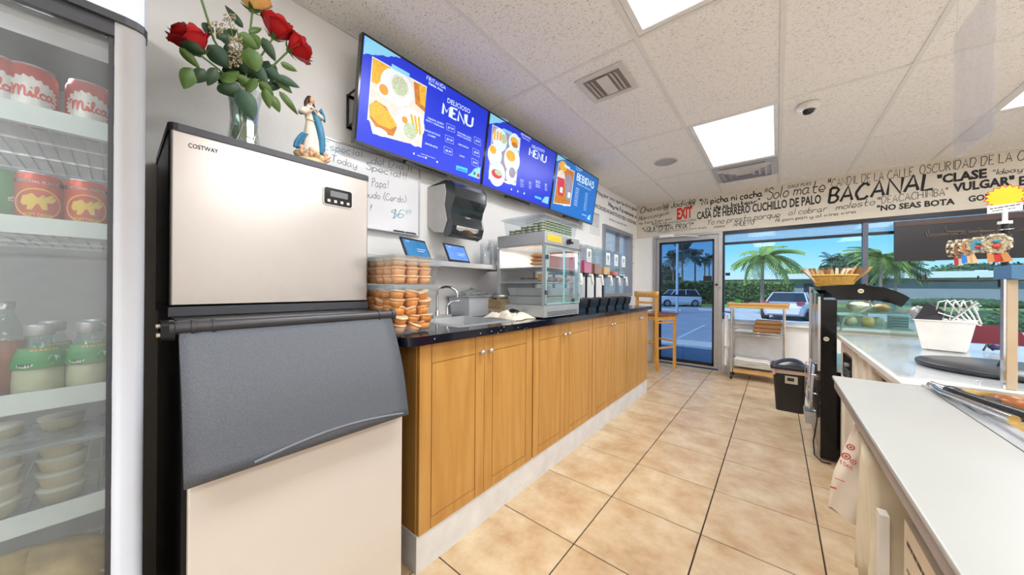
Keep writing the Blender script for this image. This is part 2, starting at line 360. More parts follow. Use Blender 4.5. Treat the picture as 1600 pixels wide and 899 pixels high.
# ------------------------------------------------------------ ceiling: grid and lay-in panels
def panel_material():
    m = bpy.data.materials.new('fissured_ceiling_panel'); m.use_nodes = True; n = m.node_tree.nodes; l = m.node_tree.links; b = n['Principled BSDF']
    tc = n.new('ShaderNodeTexCoord'); mp = n.new('ShaderNodeMapping'); mp.inputs['Scale'].default_value = (1, 2.2, 1)
    mp.inputs['Rotation'].default_value = (0, 0, .5); l.new(tc.outputs['Object'], mp.inputs[0])
    a = n.new('ShaderNodeTexNoise'); a.inputs['Scale'].default_value = 85; a.inputs['Detail'].default_value = 1.5; a.inputs['Distortion'].default_value = 1.2
    l.new(mp.outputs[0], a.inputs['Vector'])
    r = n.new('ShaderNodeValToRGB'); r.color_ramp.elements[0].position = .60; r.color_ramp.elements[0].color = (*srgb((248, 246, 243)), 1)
    r.color_ramp.elements[1].position = .68; r.color_ramp.elements[1].color = (*srgb((190, 182, 174)), 1)
    l.new(a.outputs[0], r.inputs[0]); l.new(r.outputs[0], b.inputs['Base Color']); b.inputs['Roughness'].default_value = .95; b.inputs['Specular IOR Level'].default_value = .1
    bp = n.new('ShaderNodeBump'); bp.invert = True; bp.inputs['Strength'].default_value = .6; bp.inputs['Distance'].default_value = .004
    l.new(r.outputs[0], bp.inputs['Height']); bp.invert = False; l.new(bp.outputs[0], b.inputs['Normal']); return m
PANEL = panel_material()
GRID = mat('white_grid_metal', (232, 230, 226), .5, var=.02)
cb = MB(mat('plenum_shadow', (90, 85, 80), .9)); cb.box(WX-.15, RX+.15, BY-.15, WY+.15, CEIL+.05, CEIL+.25)
cxs = [WX]+[CX0+TW*i for i in range(0, 9)]+[RX]; cys = [BY]+[CY0+TL*j for j in range(-3, 3)]+[WY]
for x in cxs: cb.box(x-.012, x+.012, BY, WY, CEIL-.002, CEIL+.03, GRID)
for y in cys: cb.box(WX, RX, y-.009, y+.009, CEIL-.0025, CEIL+.03, GRID)
ceiling = tag(cb.build('ceiling'), kind='structure')
pm = {}
for i in range(len(cxs)-1):
    for j in range(len(cys)-1):
        if (i-1, j-4) in LIGHT_TILES: continue
        w, d = round(cxs[i+1]-cxs[i], 3), round(cys[j+1]-cys[j], 3)
        if (w, d) not in pm:
            b = MB(PANEL); b.box(-w/2+.008, w/2-.008, -d/2+.006, d/2-.006, .002, .014); o = b.build('ceiling_panel'); pm[(w, d)] = o.data; o.parent = ceiling
        else:
            o = bpy.data.objects.new('ceiling_panel', pm[(w, d)]); COL.objects.link(o); o.parent = ceiling
        o.location = ((cxs[i]+cxs[i+1])/2, (cys[j]+cys[j+1])/2, CEIL+random.uniform(0, .002))
def emission_panel(name, s):
    m = mat(name, (250, 252, 255), .4, var=.01, vscale=3, emit=s); return m
DIFF = emission_panel('luminaire_diffuser', .85)
for i, j in LIGHT_TILES:
    x, y = CX0+(i+.5)*TW, CY0+(j+.5)*TL
    nm = {(1, -1): 'recessed light panel cut by the top edge of the photo, nearest overhead', (1, 1): 'recessed light panel beside the dome camera above the aisle',
          (4, 1): 'recessed light panel at the far right edge of the photo'}.get((i, j), {(1, -3): 'recessed light panel behind the camera in the row beside the menu screens', (4, -1): 'recessed light panel over the steam table, outside the photo', (4, -3): 'recessed light panel behind the camera in the middle row', (7, -1): 'recessed light panel nearest the right wall, level with the camera', (7, 1): 'recessed light panel nearest the right wall and the front windows', (7, -3): 'recessed light panel nearest the right wall, behind the camera'}.get((i, j), ''))
    t = thing('ceiling_light', nm, 'light', (x, y, CEIL), group='recessed ceiling light panels')
    f = MB(mat('luminaire_frame', (236, 236, 236), .4)); w, d = TW/2-.014, TL/2-.012
    for a, b_, c, e_ in ((-w, -w+.03, -d, d), (w-.03, w, -d, d), (-w+.03, w-.03, -d, -d+.03), (-w+.03, w-.03, d-.03, d)): f.box(x+a, x+b_, y+c, y+e_, CEIL+.001, CEIL+.02)
    f.build('frame', t)
    g = MB(DIFF); g.box(x-w+.03, x+w-.03, y-d+.03, y+d-.03, CEIL+.008, CEIL+.014); g.build('diffuser', t)

# ------------------------------------------------------------ walls
SW = 1.025; SY0, SY1, SZ0, SZ1 = 4.02, 5.10, 1.03, 1.99          # pass-through window in the left wall
b = MB(WHITE)
b.box(WX-.15, WX, BY-.15, SY0, -.1, CEIL+.02); b.box(WX-.15, WX, SY1, WY+.15, -.1, CEIL+.02)
b.box(WX-.15, WX, SY0, SY1, -.1, SZ0); b.box(WX-.15, WX, SY0, SY1, SZ1, CEIL+.02)
wall_left = tag(b.build('wall_left'), kind='structure')
DX0, DX1, DZ = -1.50, -.60, 1.96       # door opening
WX0, WZ0, WZ1 = -.585, .683, 1.955       # window opening
b = MB(CREAM)
b.box(WX, RX, WY, WY+.15, WZ1, CEIL+.02); b.box(WX, DX0, WY, WY+.15, -.1, WZ1, WHITE); b.box(WX0, RX, WY, WY+.15, -.1, WZ0, WHITE)
wall_front = tag(b.build('wall_front'), kind='structure')
b = MB(WHITE); b.box(RX, RX+.15, BY-.15, WY+.15, -.1, CEIL+.02); tag(b.build('wall_right'), kind='structure')
b = MB(WHITE); b.box(WX-.15, RX+.15, BY-.15, BY, -.1, CEIL+.02); tag(b.build('wall_back'), kind='structure')
b = MB(mat('white_sill', (238, 238, 236), .4)); b.box(WX0+.02, RX, WY-.06, WY+.05, WZ0-.001, WZ0+.018); tag(b.build('trim_1'), kind='structure')
b = MB(mat('white_baseboard', (226, 224, 220), .5)); b.box(WX0, RX, WY-.012, WY, 0, .09); tag(b.build('baseboard_front'), kind='structure')
b = MB(MATS['white_baseboard']); b.box(WX, WX+.012, 3.74, WY-.012, 0, .09); tag(b.build('baseboard_left'), kind='structure')

# front window: dark frame, two members and panes
def pane_box(name, parent, x0, x1, y, z0, z1, m=GLASS):
    g = MB(m); g.box(x0, x1, y-.003, y+.003, z0, z1); return g.build(name, parent)
wy = WY+.04
win = tag(bpy.data.objects.new('window_1', None), kind='structure'); COL.objects.link(win); win.location = (WX0, WY, WZ0)
f = MB(BRONZE); f.box(WX0, RX, wy-.04, wy+.04, WZ1-.045, WZ1); f.build('head_frame', win)
f = MB(mat('pale_frame_metal', (196, 200, 208), .4, .2)); f.box(WX0, RX, wy-.04, wy+.04, WZ0+.018, WZ0+.045); f.build('bottom_frame', win)
f = MB(BRONZE); f.box(WX0+.02, RX, wy-.025, wy+.025, 1.765, 1.797); f.build('transom_bar', win)
mull = [.756, 2.14, 3.5]
for k, x in enumerate([WX0]+mull):
    f = MB(mat('mullion_metal', (96, 98, 112), .4, .5) if k else BRONZE); f.box(x, x+(.042 if k else .02), wy-.04, wy+.04, WZ0+.045, WZ1-.045); f.build('mullion', win)
edges = [(WX0+.02, .756), (.798, 2.14), (2.182, 3.5), (3.542, RX)]
for x0, x1 in edges:
    pane_box('glass_pane', win, x0, x1, wy, WZ0+.045, 1.765); pane_box('glass_pane', win, x0, x1, wy, 1.797, WZ1-.045, clear('hazy_upper_glass', (226, 236, 242), .22, .012, (215, 220, 226), fres=.2))
st = MB(BLACK); st.box(WX0+.03, WX0+.085, wy-.012, wy-.006, 1.335, 1.375); st.build('window_sticker', win)

# entrance door
dm = mat('aluminium_door', (178, 176, 176), .35, .5, var=.06)
door = tag(bpy.data.objects.new('door_1', None), kind='structure'); COL.objects.link(door); door.location = (DX0, WY, 0)
f = MB(dm); f.box(DX0, DX0+.035, WY-.03, WY+.09, 0, DZ); f.box(DX1-.03, DX1+.015, WY-.03, WY+.09, 0, DZ); f.box(DX0+.035, DX1-.03, WY-.03, WY+.09, DZ-.035, DZ); f.build('door_frame', door)
f = MB(dm); f.box(DX0+.04, DX0+.085, WY, WY+.045, .02, DZ-.04); f.box(DX1-.085, DX1-.035, WY, WY+.045, .02, DZ-.04); f.box(DX0+.085, DX1-.085, WY, WY+.045, .02, .05); f.box(DX0+.085, DX1-.085, WY, WY+.045, DZ-.1, DZ-.04)
leaf = f.build('door_leaf', door)
f = MB(BRONZE)
gx0, gx1, gz0, gz1 = DX0+.085, DX1-.085, .05, DZ-.1
for a, b_, c, d in ((gx0, gx0+.022, gz0, gz1), (gx1-.022, gx1, gz0, gz1), (gx0, gx1, gz0, gz0+.04), (gx0, gx1, gz1-.028, gz1)): f.box(a, b_, WY-.004, WY+.049, c, d)
f.build('glazing_frame', leaf)
f = MB(BRONZE); f.box(gx0, gx1, WY-.012, WY+.055, 1.035, 1.06); f.build('push_bar', leaf)
pane_box('glass_pane', leaf, gx0+.022, gx1-.022, WY+.022, gz0+.04, gz1-.028, clear('tinted_door_glass', (175, 195, 215), .01, .03))
f = MB(BLACK); f.box(gx1-.135, gx1-.03, WY+.012, WY+.018, 1.26, 1.335); f.build('door_sign', leaf)
f = MB(MATS['white_paint']); f.box(DX0+.1, DX0+.3, WY-.075, WY-.03, DZ-.03, DZ+.012); f.tube([(DX0+.27, WY-.05, DZ-.03), (DX0+.45, WY-.12, DZ-.035), (DX0+.62, WY-.03, DZ-.05)], .008, 6); f.build('door_closer', door)
f = MB(BLACK); f.cyl((DX1-.055, WY, 1.21), (DX1-.055, WY-.02, 1.21), .016); f.build('lock_cylinder', leaf)
f = MB(CHROME); f.cyl((DX1-.008, WY-.03, 1.17), (DX1-.008, WY-.045, 1.17), .014); f.build('bolt', door)

# pass-through window in the left wall
sw = tag(bpy.data.objects.new('window_2', None), kind='structure'); COL.objects.link(sw); sw.location = (WX, SY0, SZ0)
f = MB(GREYFRAME)
for a, b_, c, d in ((SY0, SY0+.05, SZ0, SZ1), (SY1-.05, SY1, SZ0, SZ1), (SY0+.05, SY1-.05, SZ0, SZ0+.05), (SY0+.05, SY1-.05, SZ1-.05, SZ1)): f.box(WX-.1, WX+.03, a, b_, c, d)
f.build('window_frame', sw)
f = MB(GREYFRAME); f.box(WX-.08, WX-.03, SY0+.64, SY0+.69, SZ0+.05, SZ1-.05); f.build('mullion', sw)
f = MB(clear('pass_glass', (225, 236, 245), .16, .06, (190, 215, 238))); f.box(WX-.058, WX-.052, SY0+.05, SY0+.64, SZ0+.05, SZ1-.05); f.box(WX-.058, WX-.052, SY0+.69, SY1-.05, SZ0+.05, SZ1-.05); f.build('glass_pane', sw)
# plain kitchen room seen through it
b = MB(mat('kitchen_wall_paint', (200, 205, 212), .8)); b.box(-4.3, -4.2, 2.6, 6.4, 0, CEIL); b.box(-4.2, WX-.15, 6.3, 6.4, 0, CEIL); b.box(-4.2, WX-.15, 2.6, 2.7, 0, CEIL); b.box(-4.3, WX-.15, 2.6, 6.4, -.1, 0); b.box(-4.3, WX-.15, 2.6, 6.4, CEIL, CEIL+.1)
tag(b.build('wall_kitchen'), kind='structure')
area(-3, 4.6, CEIL-.05, 1.2, 1.2, 35, (.85, .93, 1))
t = thing('extractor_hood', 'dark extractor hood seen through the pass-through window in the left wall', 'hood', (-2.9, 5.3, 1.6))
f = MB(BRONZE); f.frustum((-2.9, 5.2), .8, .9, .5, .5, 1.62, 1.85); f.build('canopy', t); f = MB(STEEL2); f.box(-3.0, -2.8, 5.1, 5.3, 1.85, CEIL-.005); f.build('duct', t)

def yk(u, x):
    """world y of frame column u (at eye height) on the plane x"""
    return Plane((x, 0, 0), (0, 1, 0), (0, 0, 1)).hit(u, 449.5)[0]
def P(u, v, x):
    a, b = Plane((x, 0, 0), (0, 1, 0), (0, 0, 1)).hit(u, v); return V(x, a, b)
def wrap_text(mb, text, c, r, z, h, width, ang, m, style='script', w=.8, bold=.02, e=.0006):
    """text wrapped round a vertical cylinder, centred on the angle ang"""
    if style == 'sans':
        vs, fs = font_mesh(text, bold); x0 = min(v[0] for v in vs); x1 = max(v[0] for v in vs); k = width/(x1-x0)
        mb.add([(c[0]+(r+e)*cos(ang+((x-x0)*k-width/2)/r), c[1]+(r+e)*sin(ang+((x-x0)*k-width/2)/r), z+y/.72*h) for x, y in vs], fs, m)
    else:
        P_, W = stroke_polys(text, w, .2, True); k = width/W
        for p in P_: mb.add([(c[0]+(r+e)*cos(ang+(x*k-width/2)/r), c[1]+(r+e)*sin(ang+(x*k-width/2)/r), z+y*h/6) for x, y in p], [(0, 1, 2, 3)], m)
def wrap_patch(mb, pts, c, r, ang, m, e=.0004):
    """filled outline (arc metres, height) wrapped on a cylinder as a fan"""
    cx = sum(p[0] for p in pts)/len(pts); cz = sum(p[1] for p in pts)/len(pts); K = 4; n = len(pts); vs = []
    for k in range(1, K+1):
        for x, z in pts:
            x, z = cx+(x-cx)*k/K, cz+(z-cz)*k/K; vs.append((c[0]+(r+e)*cos(ang+x/r), c[1]+(r+e)*sin(ang+x/r), z))
    fs = [tuple(range(n))]+[(k*n+i, (k+1)*n+i, (k+1)*n+(i+1) % n, k*n+(i+1) % n) for k in range(K-1) for i in range(n)]
    mb.add(vs, fs, m)

# ============================================================ glass-door drinks fridge
FXF = -1.08
fr = thing('drinks_fridge', 'tall silver glass-door drinks fridge at the left edge of the photo', 'fridge', (-1.42, -.29, 0))
SIL = mat('silver_painted_frame', (206, 212, 224), .35, .05, var=.02); FIN = mat('fridge_interior', (176, 178, 178), .5, var=.04, vscale=40); DK = mat('charcoal_trim', (58, 60, 66), .4)
b = MB(FIN); b.box(-1.75, -1.70, -.62, .035, .08, 2.05); b.box(-1.70, -1.13, .012, .035, .08, 1.74); b.box(-1.70, -1.13, -.62, -.597, .08, 1.74); b.box(-1.70, -1.13, -.597, .012, .08, .12); b.box(-1.70, -1.13, -.62, .035, 1.74, 2.05, DK)
b.box(-1.75, -1.13, .0352, .041, .02, 2.05, BLACK); b.build('cabinet', fr)
b = MB(BLACK); b.box(-1.72, -1.12, -.6, .02, 0, .078); b.build('plinth', fr)
b = MB(SIL)     # curved right pilaster
arc = [(-1.13, .041)]+[(-1.13+.05*sin(a), .041-.016*(1-cos(a))) for a in [pi/2*i/6 for i in range(1, 7)]]
p = [(-1.13, .041), (-1.10, .0405), (-1.086, .036), (-1.08, .026), (-1.078, .010), (-1.078, -.004), (-1.13, -.004)]
b.prism(p, .02, 1.702, 'z', None, True); b.build('door_frame', fr)
b = MB(SIL); b.box(-1.13, -1.078, -.62, -.57, .02, 1.702); b.box(-1.13, -1.078, -.57, -.004, .02, .09); b.box(-1.12, -1.078, -.57, -.004, 1.67, 1.702, MATS['charcoal_trim']); b.build('door_frame', fr)
b = MB(SIL); p2 = [(x*1.0-.004 if i in (0, 6) else x+.004, y) for i, (x, y) in enumerate(p)]
b.prism([(-1.13, .043), (-1.098, .0425), (-1.082, .037), (-1.074, .026), (-1.072, .010), (-1.072, -.62), (-1.13, -.62)], 1.715, 2.05, 'z'); b.build('header', fr)
b = MB(DK); b.prism([(-1.13, .043), (-1.098, .0425), (-1.081, .037), (-1.073, .026), (-1.070, .010), (-1.070, -.62), (-1.13, -.62)], 1.700, 1.716, 'z'); b.box(-1.0718, -1.0705, -.6, -.05, 1.74, 1.80); b.build('header_trim', fr)
b = MB(DK); b.box(-1.10, -1.084, -.012, -.0045, .09, 1.67); b.build('gasket', fr)
b = MB(clear('fridge_door_glass', (240, 243, 244), .07, .03, (225, 230, 235))); b.box(-1.094, -1.088, -.565, -.012, .092, 1.668); b.build('door_glass', fr)
b = MB(mat('fridge_light_cover', (238, 240, 240), .5)); b.box(-1.2, -1.13, -.59, .0, 1.66, 1.735); b.build('light_cover', fr)
RAILM = mat('white_shelf_rail', (224, 232, 228), .35); WIRE = mat('white_wire', (196, 200, 200), .4)
for k, (z0, z1) in enumerate(((1.472, 1.512), (1.250, 1.285), (.888, .928), (.643, .683), (.36, .395))):
    sh = MB(RAILM); sh.box(-1.178, -1.172, -.595, .008, z0, z1); sh.box(-1.19, -1.178, -.595, .008, z0, z0+.006)
    so = sh.build('shelf', fr); ww = MB(WIRE)
    for i in range(26): y = -.59+i*.0235; ww.box(-1.69, -1.178, y, y+.003, z0+.01, z0+.013)
    for x in (-1.68, -1.5, -1.34, -1.2): ww.box(x, x+.005, -.595, .01, z0+.005, z0+.010)
    ww.build('wire_rack', so)
ww = MB(WIRE)
for z in [.30+.19*i for i in range(7)]: ww.tube([(-1.20, .010, z), (-1.205, -.02, z+.0), (-1.2, .01, z-.025)], .0018, 5)
ww.build('shelf_clip', fr)
area(-1.3, -.3, 1.655, .12, .4, 1.7, (.97, .99, 1))

# cans
CANRED = mat('can_red', (214, 74, 62), .35, .3); CANWHITE = mat('can_white', (236, 232, 226), .35, .2); ALU = mat('can_aluminium', (200, 200, 204), .3, .9)
CANOR = mat('can_orange_red', (204, 72, 34), .35, .3); YEL = mat('print_yellow', (240, 200, 50), .45); BRN = mat('print_dark', (60, 40, 30), .5); GRN = mat('print_green', (52, 140, 70), .45)
def can(label, u, x, z0, kind, group):
    y = yk(u, x); r, h = .033, .118; t = thing('soda_can', label, 'can', (x, y, z0), 0, group); a = math.atan2(-y, -x)
    b = MB({'milk': CANRED, 'ox': CANOR, 'green': GRN}[kind]); b.lathe([(.0, z0+.002), (.026, z0), (r, z0+.008), (r, z0+h-.016), (.028, z0+h-.003)], (x, y, 0), 28); b.build('body', t)
    b = MB(ALU); b.lathe([(.028, z0+h-.003), (.0285, z0+h), (.0265, z0+h), (.026, z0+h-.004), (0, z0+h-.004)], (x, y, 0), 28); b.box(x-.008, x+.008, y-.005, y+.005, z0+h-.004, z0+h-.001); b.build('lid', t)
    b = MB(CANWHITE)
    if kind == 'milk':
        pts = []
        for i in range(44):
            q = 2*pi*i/44; rr = 1.0 if i % 2 else .86; pts.append((.038*rr*cos(q), z0+.056+.036*rr*sin(q)*(1+.1*cos(3*q))))
        wrap_patch(b, pts, (x, y), r, a, CANWHITE)
        for q_ in brush_polys(MILCA, .62): b.add([(x+(r+.0009)*cos(a+(px_-6.3)*.0047/r), y+(r+.0009)*sin(a+(px_-6.3)*.0047/r), z0+.034+pz_*.0062) for px_, pz_ in q_], [(0, 1, 2, 3)], CANRED)
    elif kind == 'ox':
        for sx, m_, e_ in ((1, YEL, .0004), (.92, CANOR, .0006)): wrap_patch(b, [(.031*sx*cos(2*pi*i/30), z0+.052+.032*sx*sin(2*pi*i/30)) for i in range(30)], (x, y), r, a, m_, e_)
        blob = [(-.022, .052), (-.019, .066), (-.008, .072), (.006, .070), (.017, .073), (.023, .064), (.018, .056), (.010, .055), (.011, .040), (.005, .040), (.004, .052), (-.006, .050), (-.008, .038), (-.014, .038), (-.013, .050), (-.018, .046)]
        wrap_patch(b, [(p_[0], z0+p_[1]) for p_ in blob], (x, y), r, a, YEL, .0009)
        wrap_text(b, 'SOFT DRINK', (x, y), r, z0+.024, .008, .036, a, YEL, 'sans', bold=.02, e=.0010)
        wrap_patch(b, [(-.044, z0+.092), (.044, z0+.092), (.044, z0+.102), (-.044, z0+.102)], (x, y), r, a, BRN)
        wrap_text(b, 'ORIGINAL FLAVOR', (x, y), r, z0+.0945, .005, .056, a, CANWHITE, 'sans', bold=.01, e=.0009)
    else:
        wrap_patch(b, [(-.03, z0+.03), (.05, z0+.05), (.05, z0+.075), (-.03, z0+.06)], (x, y), r, a, CANWHITE); wrap_patch(b, [(-.03, z0+.038), (.05, z0+.058), (.05, z0+.066), (-.03, z0+.05)], (x, y), r, a, CANRED, .0007)
    b.build('print', t)
can('white and red soda can at the left edge of the top fridge shelf', -12, -1.225, 1.486, 'milk', 'red and white cans on the top fridge shelf')
can('white and red soda can in the middle of the top fridge shelf', 48, -1.225, 1.486, 'milk', 'red and white cans on the top fridge shelf')
can('white and red soda can beside the door frame on the top fridge shelf', 137, -1.225, 1.486, 'milk', 'red and white cans on the top fridge shelf')
can('green soda can cut by the left photo edge on the second fridge shelf', -14, -1.225, 1.264, 'green', None)
can('orange-red soda can with yellow oval, left one on the second fridge shelf', 59, -1.225, 1.264, 'ox', 'orange-red cans on the second fridge shelf')
can('orange-red soda can with yellow oval, beside the fridge door frame', 135, -1.225, 1.264, 'ox', 'orange-red cans on the second fridge shelf')

# bottles with green labels on the third shelf
CREAMY = mat('cream_drink', (228, 214, 178), .5, var=.05, vscale=25); BGLASS = clear('bottle_glass', (235, 245, 240), .05, .06)
ORANGE = mat('print_orange', (240, 160, 50), .4); LABG = mat('label_green', (60, 150, 80), .45)
def bottle(label, u, x, z0, front=True, s=1.0):
    y = yk(u, x); t = thing('drink_bottle', label, 'bottle', (x, y, z0), 0, 'bottles of cream drink on the third fridge shelf'); a = math.atan2(-y, -x)
    prof = [(.0, 0), (.030, 0), (.0355, .010), (.036, .04), (.034, .075), (.027, .105), (.018, .128), (.0165, .142)]
    prof = [(r*s, z0+z*s) for r, z in prof]
    b = MB(CREAMY); b.lathe([(r*.96, z+.001) for r, z in prof[:5]]+[(0, z0+.082*s)], (x, y, 0), 28); b.build('drink', t)
    b = MB(BGLASS); b.lathe(prof, (x, y, 0), 28); b.build('glass_body', t)
    b = MB(STEEL2); b.lathe([(.0185*s, z0+.138*s), (.0195*s, z0+.140*s), (.0195*s, z0+.158*s), (.018*s, z0+.161*s), (0, z0+.161*s)], (x, y, 0), 20); b.build('cap', t)
    b = MB(LABG); A = 1.35
    rows = [(.0355, .072), (.0345, .084), (.031, .098), (.0262, .113)]; n = 14
    b.add([(x+(r+.0008)*s*cos(a+A*(2*i/n-1)), y+(r+.0008)*s*sin(a+A*(2*i/n-1)), z0+z*s) for r, z in rows for i in range(n+1)], [(j*(n+1)+i, j*(n+1)+i+1, (j+1)*(n+1)+i+1, (j+1)*(n+1)+i) for j in range(3) for i in range(n)], None, True)
    def on(px, pz, e):  # print patch on the sloping shoulder
        rr = .0355+(pz-.072)/(.113-.072)*(.0262-.0355)
        return (x+(rr+e)*s*cos(a+px/.031), y+(rr+e)*s*sin(a+px/.031), z0+pz*s)
    for cx, cz, ra, rb, m_, e in ((.012, .085, .014, .007, ORANGE, .002), (.018, .090, .008, .006, CANWHITE, .0024), (-.016, .080, .010, .005, CANWHITE, .002)):
        b.add([on(cx+ra*cos(2*pi*i/14), cz+rb*sin(2*pi*i/14), e) for i in range(14)], [tuple(range(14))], m_)
    for k in range(5): b.add([on(-.023+k*.0032, .077, .0026), on(-.0215+k*.0032, .077, .0026), on(-.0215+k*.0032, .083, .0026), on(-.023+k*.0032, .083, .0026)], [(0, 1, 2, 3)], BRN)
    for k in range(7): b.add([on(-.012+k*.006, .107, .0022), on(-.008+k*.006, .107, .0022), on(-.008+k*.006, .1105, .0022), on(-.012+k*.006, .1105, .0022)], [(0, 1, 2, 3)], ORANGE)
    b.build('label_band', t)
bottle('cream drink bottle with green label, front left on the third fridge shelf', 62, -1.215, .902)
bottle('cream drink bottle with green label, front right beside the door frame', 141, -1.215, .902)
bottle('cream drink bottle standing behind the front left one in the fridge', 82, -1.31, .902)
bottle('cream drink bottle standing behind the front right one in the fridge', 150, -1.31, .902)
x, y = -1.23, yk(2, -1.23)
t = thing('juice_bottle', 'amber juice bottle with narrow neck at the left edge of the third fridge shelf', 'bottle', (x, y, .902))
b = MB(mat('amber_juice', (170, 84, 40), .3, var=.1)); b.lathe([(0, .903), (.031, .903), (.031, 1.03), (0, 1.03)], (x, y, 0), 24); b.build('juice', t)
b = MB(BGLASS); b.lathe([(0, .902), (.033, .902), (.0335, 1.04), (.022, 1.065), (.0155, 1.085), (.0155, 1.10)], (x, y, 0), 24); b.build('glass_body', t)
b = MB(ALU); b.lathe([(.0165, 1.096), (.0165, 1.112), (0, 1.112)], (x, y, 0), 20); b.build('cap', t)

# clear tub with cups of cream dessert on the fourth shelf
x = -1.29; yc = -.115
t = thing('plastic_food_tub', 'clear plastic tub holding stacked cream cups on the fourth fridge shelf', 'tub', (x, yc, .66))
b = MB(clear('tub_plastic', (240, 244, 246), .06, .05)); b.shell((x, yc), .17, .19, .20, .225, .661, .80); b.build('body', t)
b = MB(clear('tub_rim_plastic', (220, 228, 232), .35, .1)); b.frustum((x, yc), .205, .23, .215, .24, .80, .806, None, 0, .008); b.build('rim', t)
CUPC = mat('dessert_cream', (236, 218, 176), .5, var=.06); LIDC = mat('cup_lid_white', (232, 226, 206), .4)
k = 0
for ci, (dx, dy) in enumerate(((.035, .04), (.035, -.045), (-.045, .035), (-.045, -.05))):
    for lv in range(4 if ci < 2 else 5):
        cx, cy, cz = x+dx, yc+dy, .665+lv*.034
        o = MB(CUPC); o.lathe([(0, cz), (.027, cz), (.033, cz+.024)], (cx, cy, 0), 20); o.lathe([(.033, cz+.024), (.0355, cz+.026), (.0355, cz+.032), (0, cz+.031)], (cx, cy, 0), 20, LIDC)
        tag(o.build('dessert_cup'), 'small lidded cup of cream dessert stacked in the fridge tub', 'cup', 'cream cups stacked in the fridge tub')
        k += 1
t = tag(MB(mat('bread_in_bag', (214, 184, 122), .45, var=.25, vscale=22, bump=.6, bscale=30, coat=.3)).grid(lambda u, v: V(-1.30+.10*cos(2*pi*u)*sin(pi*v)*(1+.1*sin(9*u)), -.12+.125*sin(2*pi*u)*sin(pi*v), .475-.075*cos(pi*v)*(1+.08*sin(11*u))), 28, 14).build('bread_bag'), 'bulging clear bag of yellowish bread rolls on the lowest fridge shelf', 'bag')
t.location.z = -.0

# ============================================================ ice machine: bin below, ice maker head on top
IM = thing('ice_machine', 'stainless ice machine with black sides and grey slanted bin lid, beside the drinks fridge', 'ice machine', (-1.4, .376, 0))
BODY = mat('black_steel_side', (26, 26, 30), .3, .4); LIDM = mat('speckled_grey_lid', (86, 90, 98), .55, var=.16, vscale=260, bump=.3, bscale=260)
FRONTST = mat('polished_stainless', (190, 184, 180), .27, .8, var=.03, vscale=3)
b = MB(BODY); b.box(-1.75, -1.325, .092, .660, 1.087, 1.586); b.build('head_body', IM, bevel=.004)
b = MB(mat('dark_grey_cap', (72, 74, 80), .35, .3)); b.rbox(-1.755, -1.303, .089, .664, 1.584, 1.604, .02); b.build('head_cap', IM)
b = MB(FRONTST); b.rbox(-1.326, -1.309, .0935, .6585, 1.093, 1.584, .006); panel = b.build('front_panel', IM)
b = MB(MATS['dark_grey_cap']); b.box(-1.75, -1.306, .092, .66, 1.060, 1.0865); b.build('base_strip', IM)
FP = Plane((-1.309, 0, 0), (0, 1, 0), (0, 0, 1))
b = MB(INK); px_text(b, FP, 'COSTWAY', (294, 230), (341, 240), 7, INK, bold=.012); b.build('lettering', panel)
a0, b0 = FP.hit(507, 318); a1, b1 = FP.hit(548, 303)
b = MB(GLOSSBLACK); b.rbox(-1.309, -1.303, a0-.002, a1+.002, b0, b0+.062, .008, None, 3, 'x'); cp = b.build('control_panel', panel)
b = MB(mat('panel_silver', (190, 192, 196), .3, .5)); b.rbox(-1.3095, -1.305, a0-.006, a1+.006, b0-.004, b0+.066, .01, None, 3, 'x'); b.build('bezel', panel)
b = MB(mat('lcd_grey', (112, 118, 122), .3)); b.box(-1.3032, -1.3022, a0+.018, a1-.014, b0+.03, b0+.052); b.build('display', panel)
b = MB(MATS['panel_silver'])
for i in range(4): q = a0+.013+i*(a1-a0-.026)/3; b.box(-1.3035, -1.3012, q-.005, q+.005, b0+.008, b0+.018)
b.build('button', panel)
b = MB(BODY); b.prism([(-1.75, .02), (-1.066, .02), (-1.066, .74), (-1.15, 1.058), (-1.75, 1.058)], .098, .657, 'y'); b.build('bin_body', IM)
b = MB(mat('cream_stainless', (222, 216, 210), .42, .25, var=.03, vscale=2)); b.rbox(-1.066, -1.040, .107, .655, .03, .80, .004); b.build('bin_front', IM)
b = MB(LIDM)
def lid(u, v):
    y = .0965+(.650-.0965)*u; s_ = v; x_ = -1.125+.118*s_+.02*sin(pi*s_)*1; z_ = 1.035-.335*s_
    if v > .86: x_ += (v-.86)*.03
    return V(x_, y, z_)
b.grid(lid, 12, 12); b.build('bin_lid', IM, solid=.022)
b = MB(mat('lid_moulded_ridge', (112, 116, 124), .5)); RD = [lid(.22+.74*i/12, .965-.055*sin(pi*i/12)) + V(.011, 0, 0) for i in range(13)]; b.tube(RD, .004, 6); b.build('lid_ridge', IM)
b = MB(mat('rod_dark_grey', (66, 66, 70), .35, .3)); b.cyl((-1.122, .080, 1.044), (-1.122, .664, 1.044), .0165, n=20)
for y0, y1 in ((.080, .088), (.118, .124), (.156, .162), (.600, .606), (.652, .666)): b.cyl((-1.122, y0, 1.044), (-1.122, y1, 1.044), .0195, n=20)
b.build('hinge_rod', IM)
b = MB(BODY); b.rbox(-1.17, -1.105, .066, .090, 1.015, 1.062, .01, None, 3, 'y'); b.build('hinge_bracket', IM)
b = MB(CHROME); [b.cyl((q, .066, z), (q, .060, z), .006, n=10) for q, z in ((-1.135, 1.05), (-1.12, 1.03), (-1.135, 1.028))]; b.build('hinge_screw', IM)

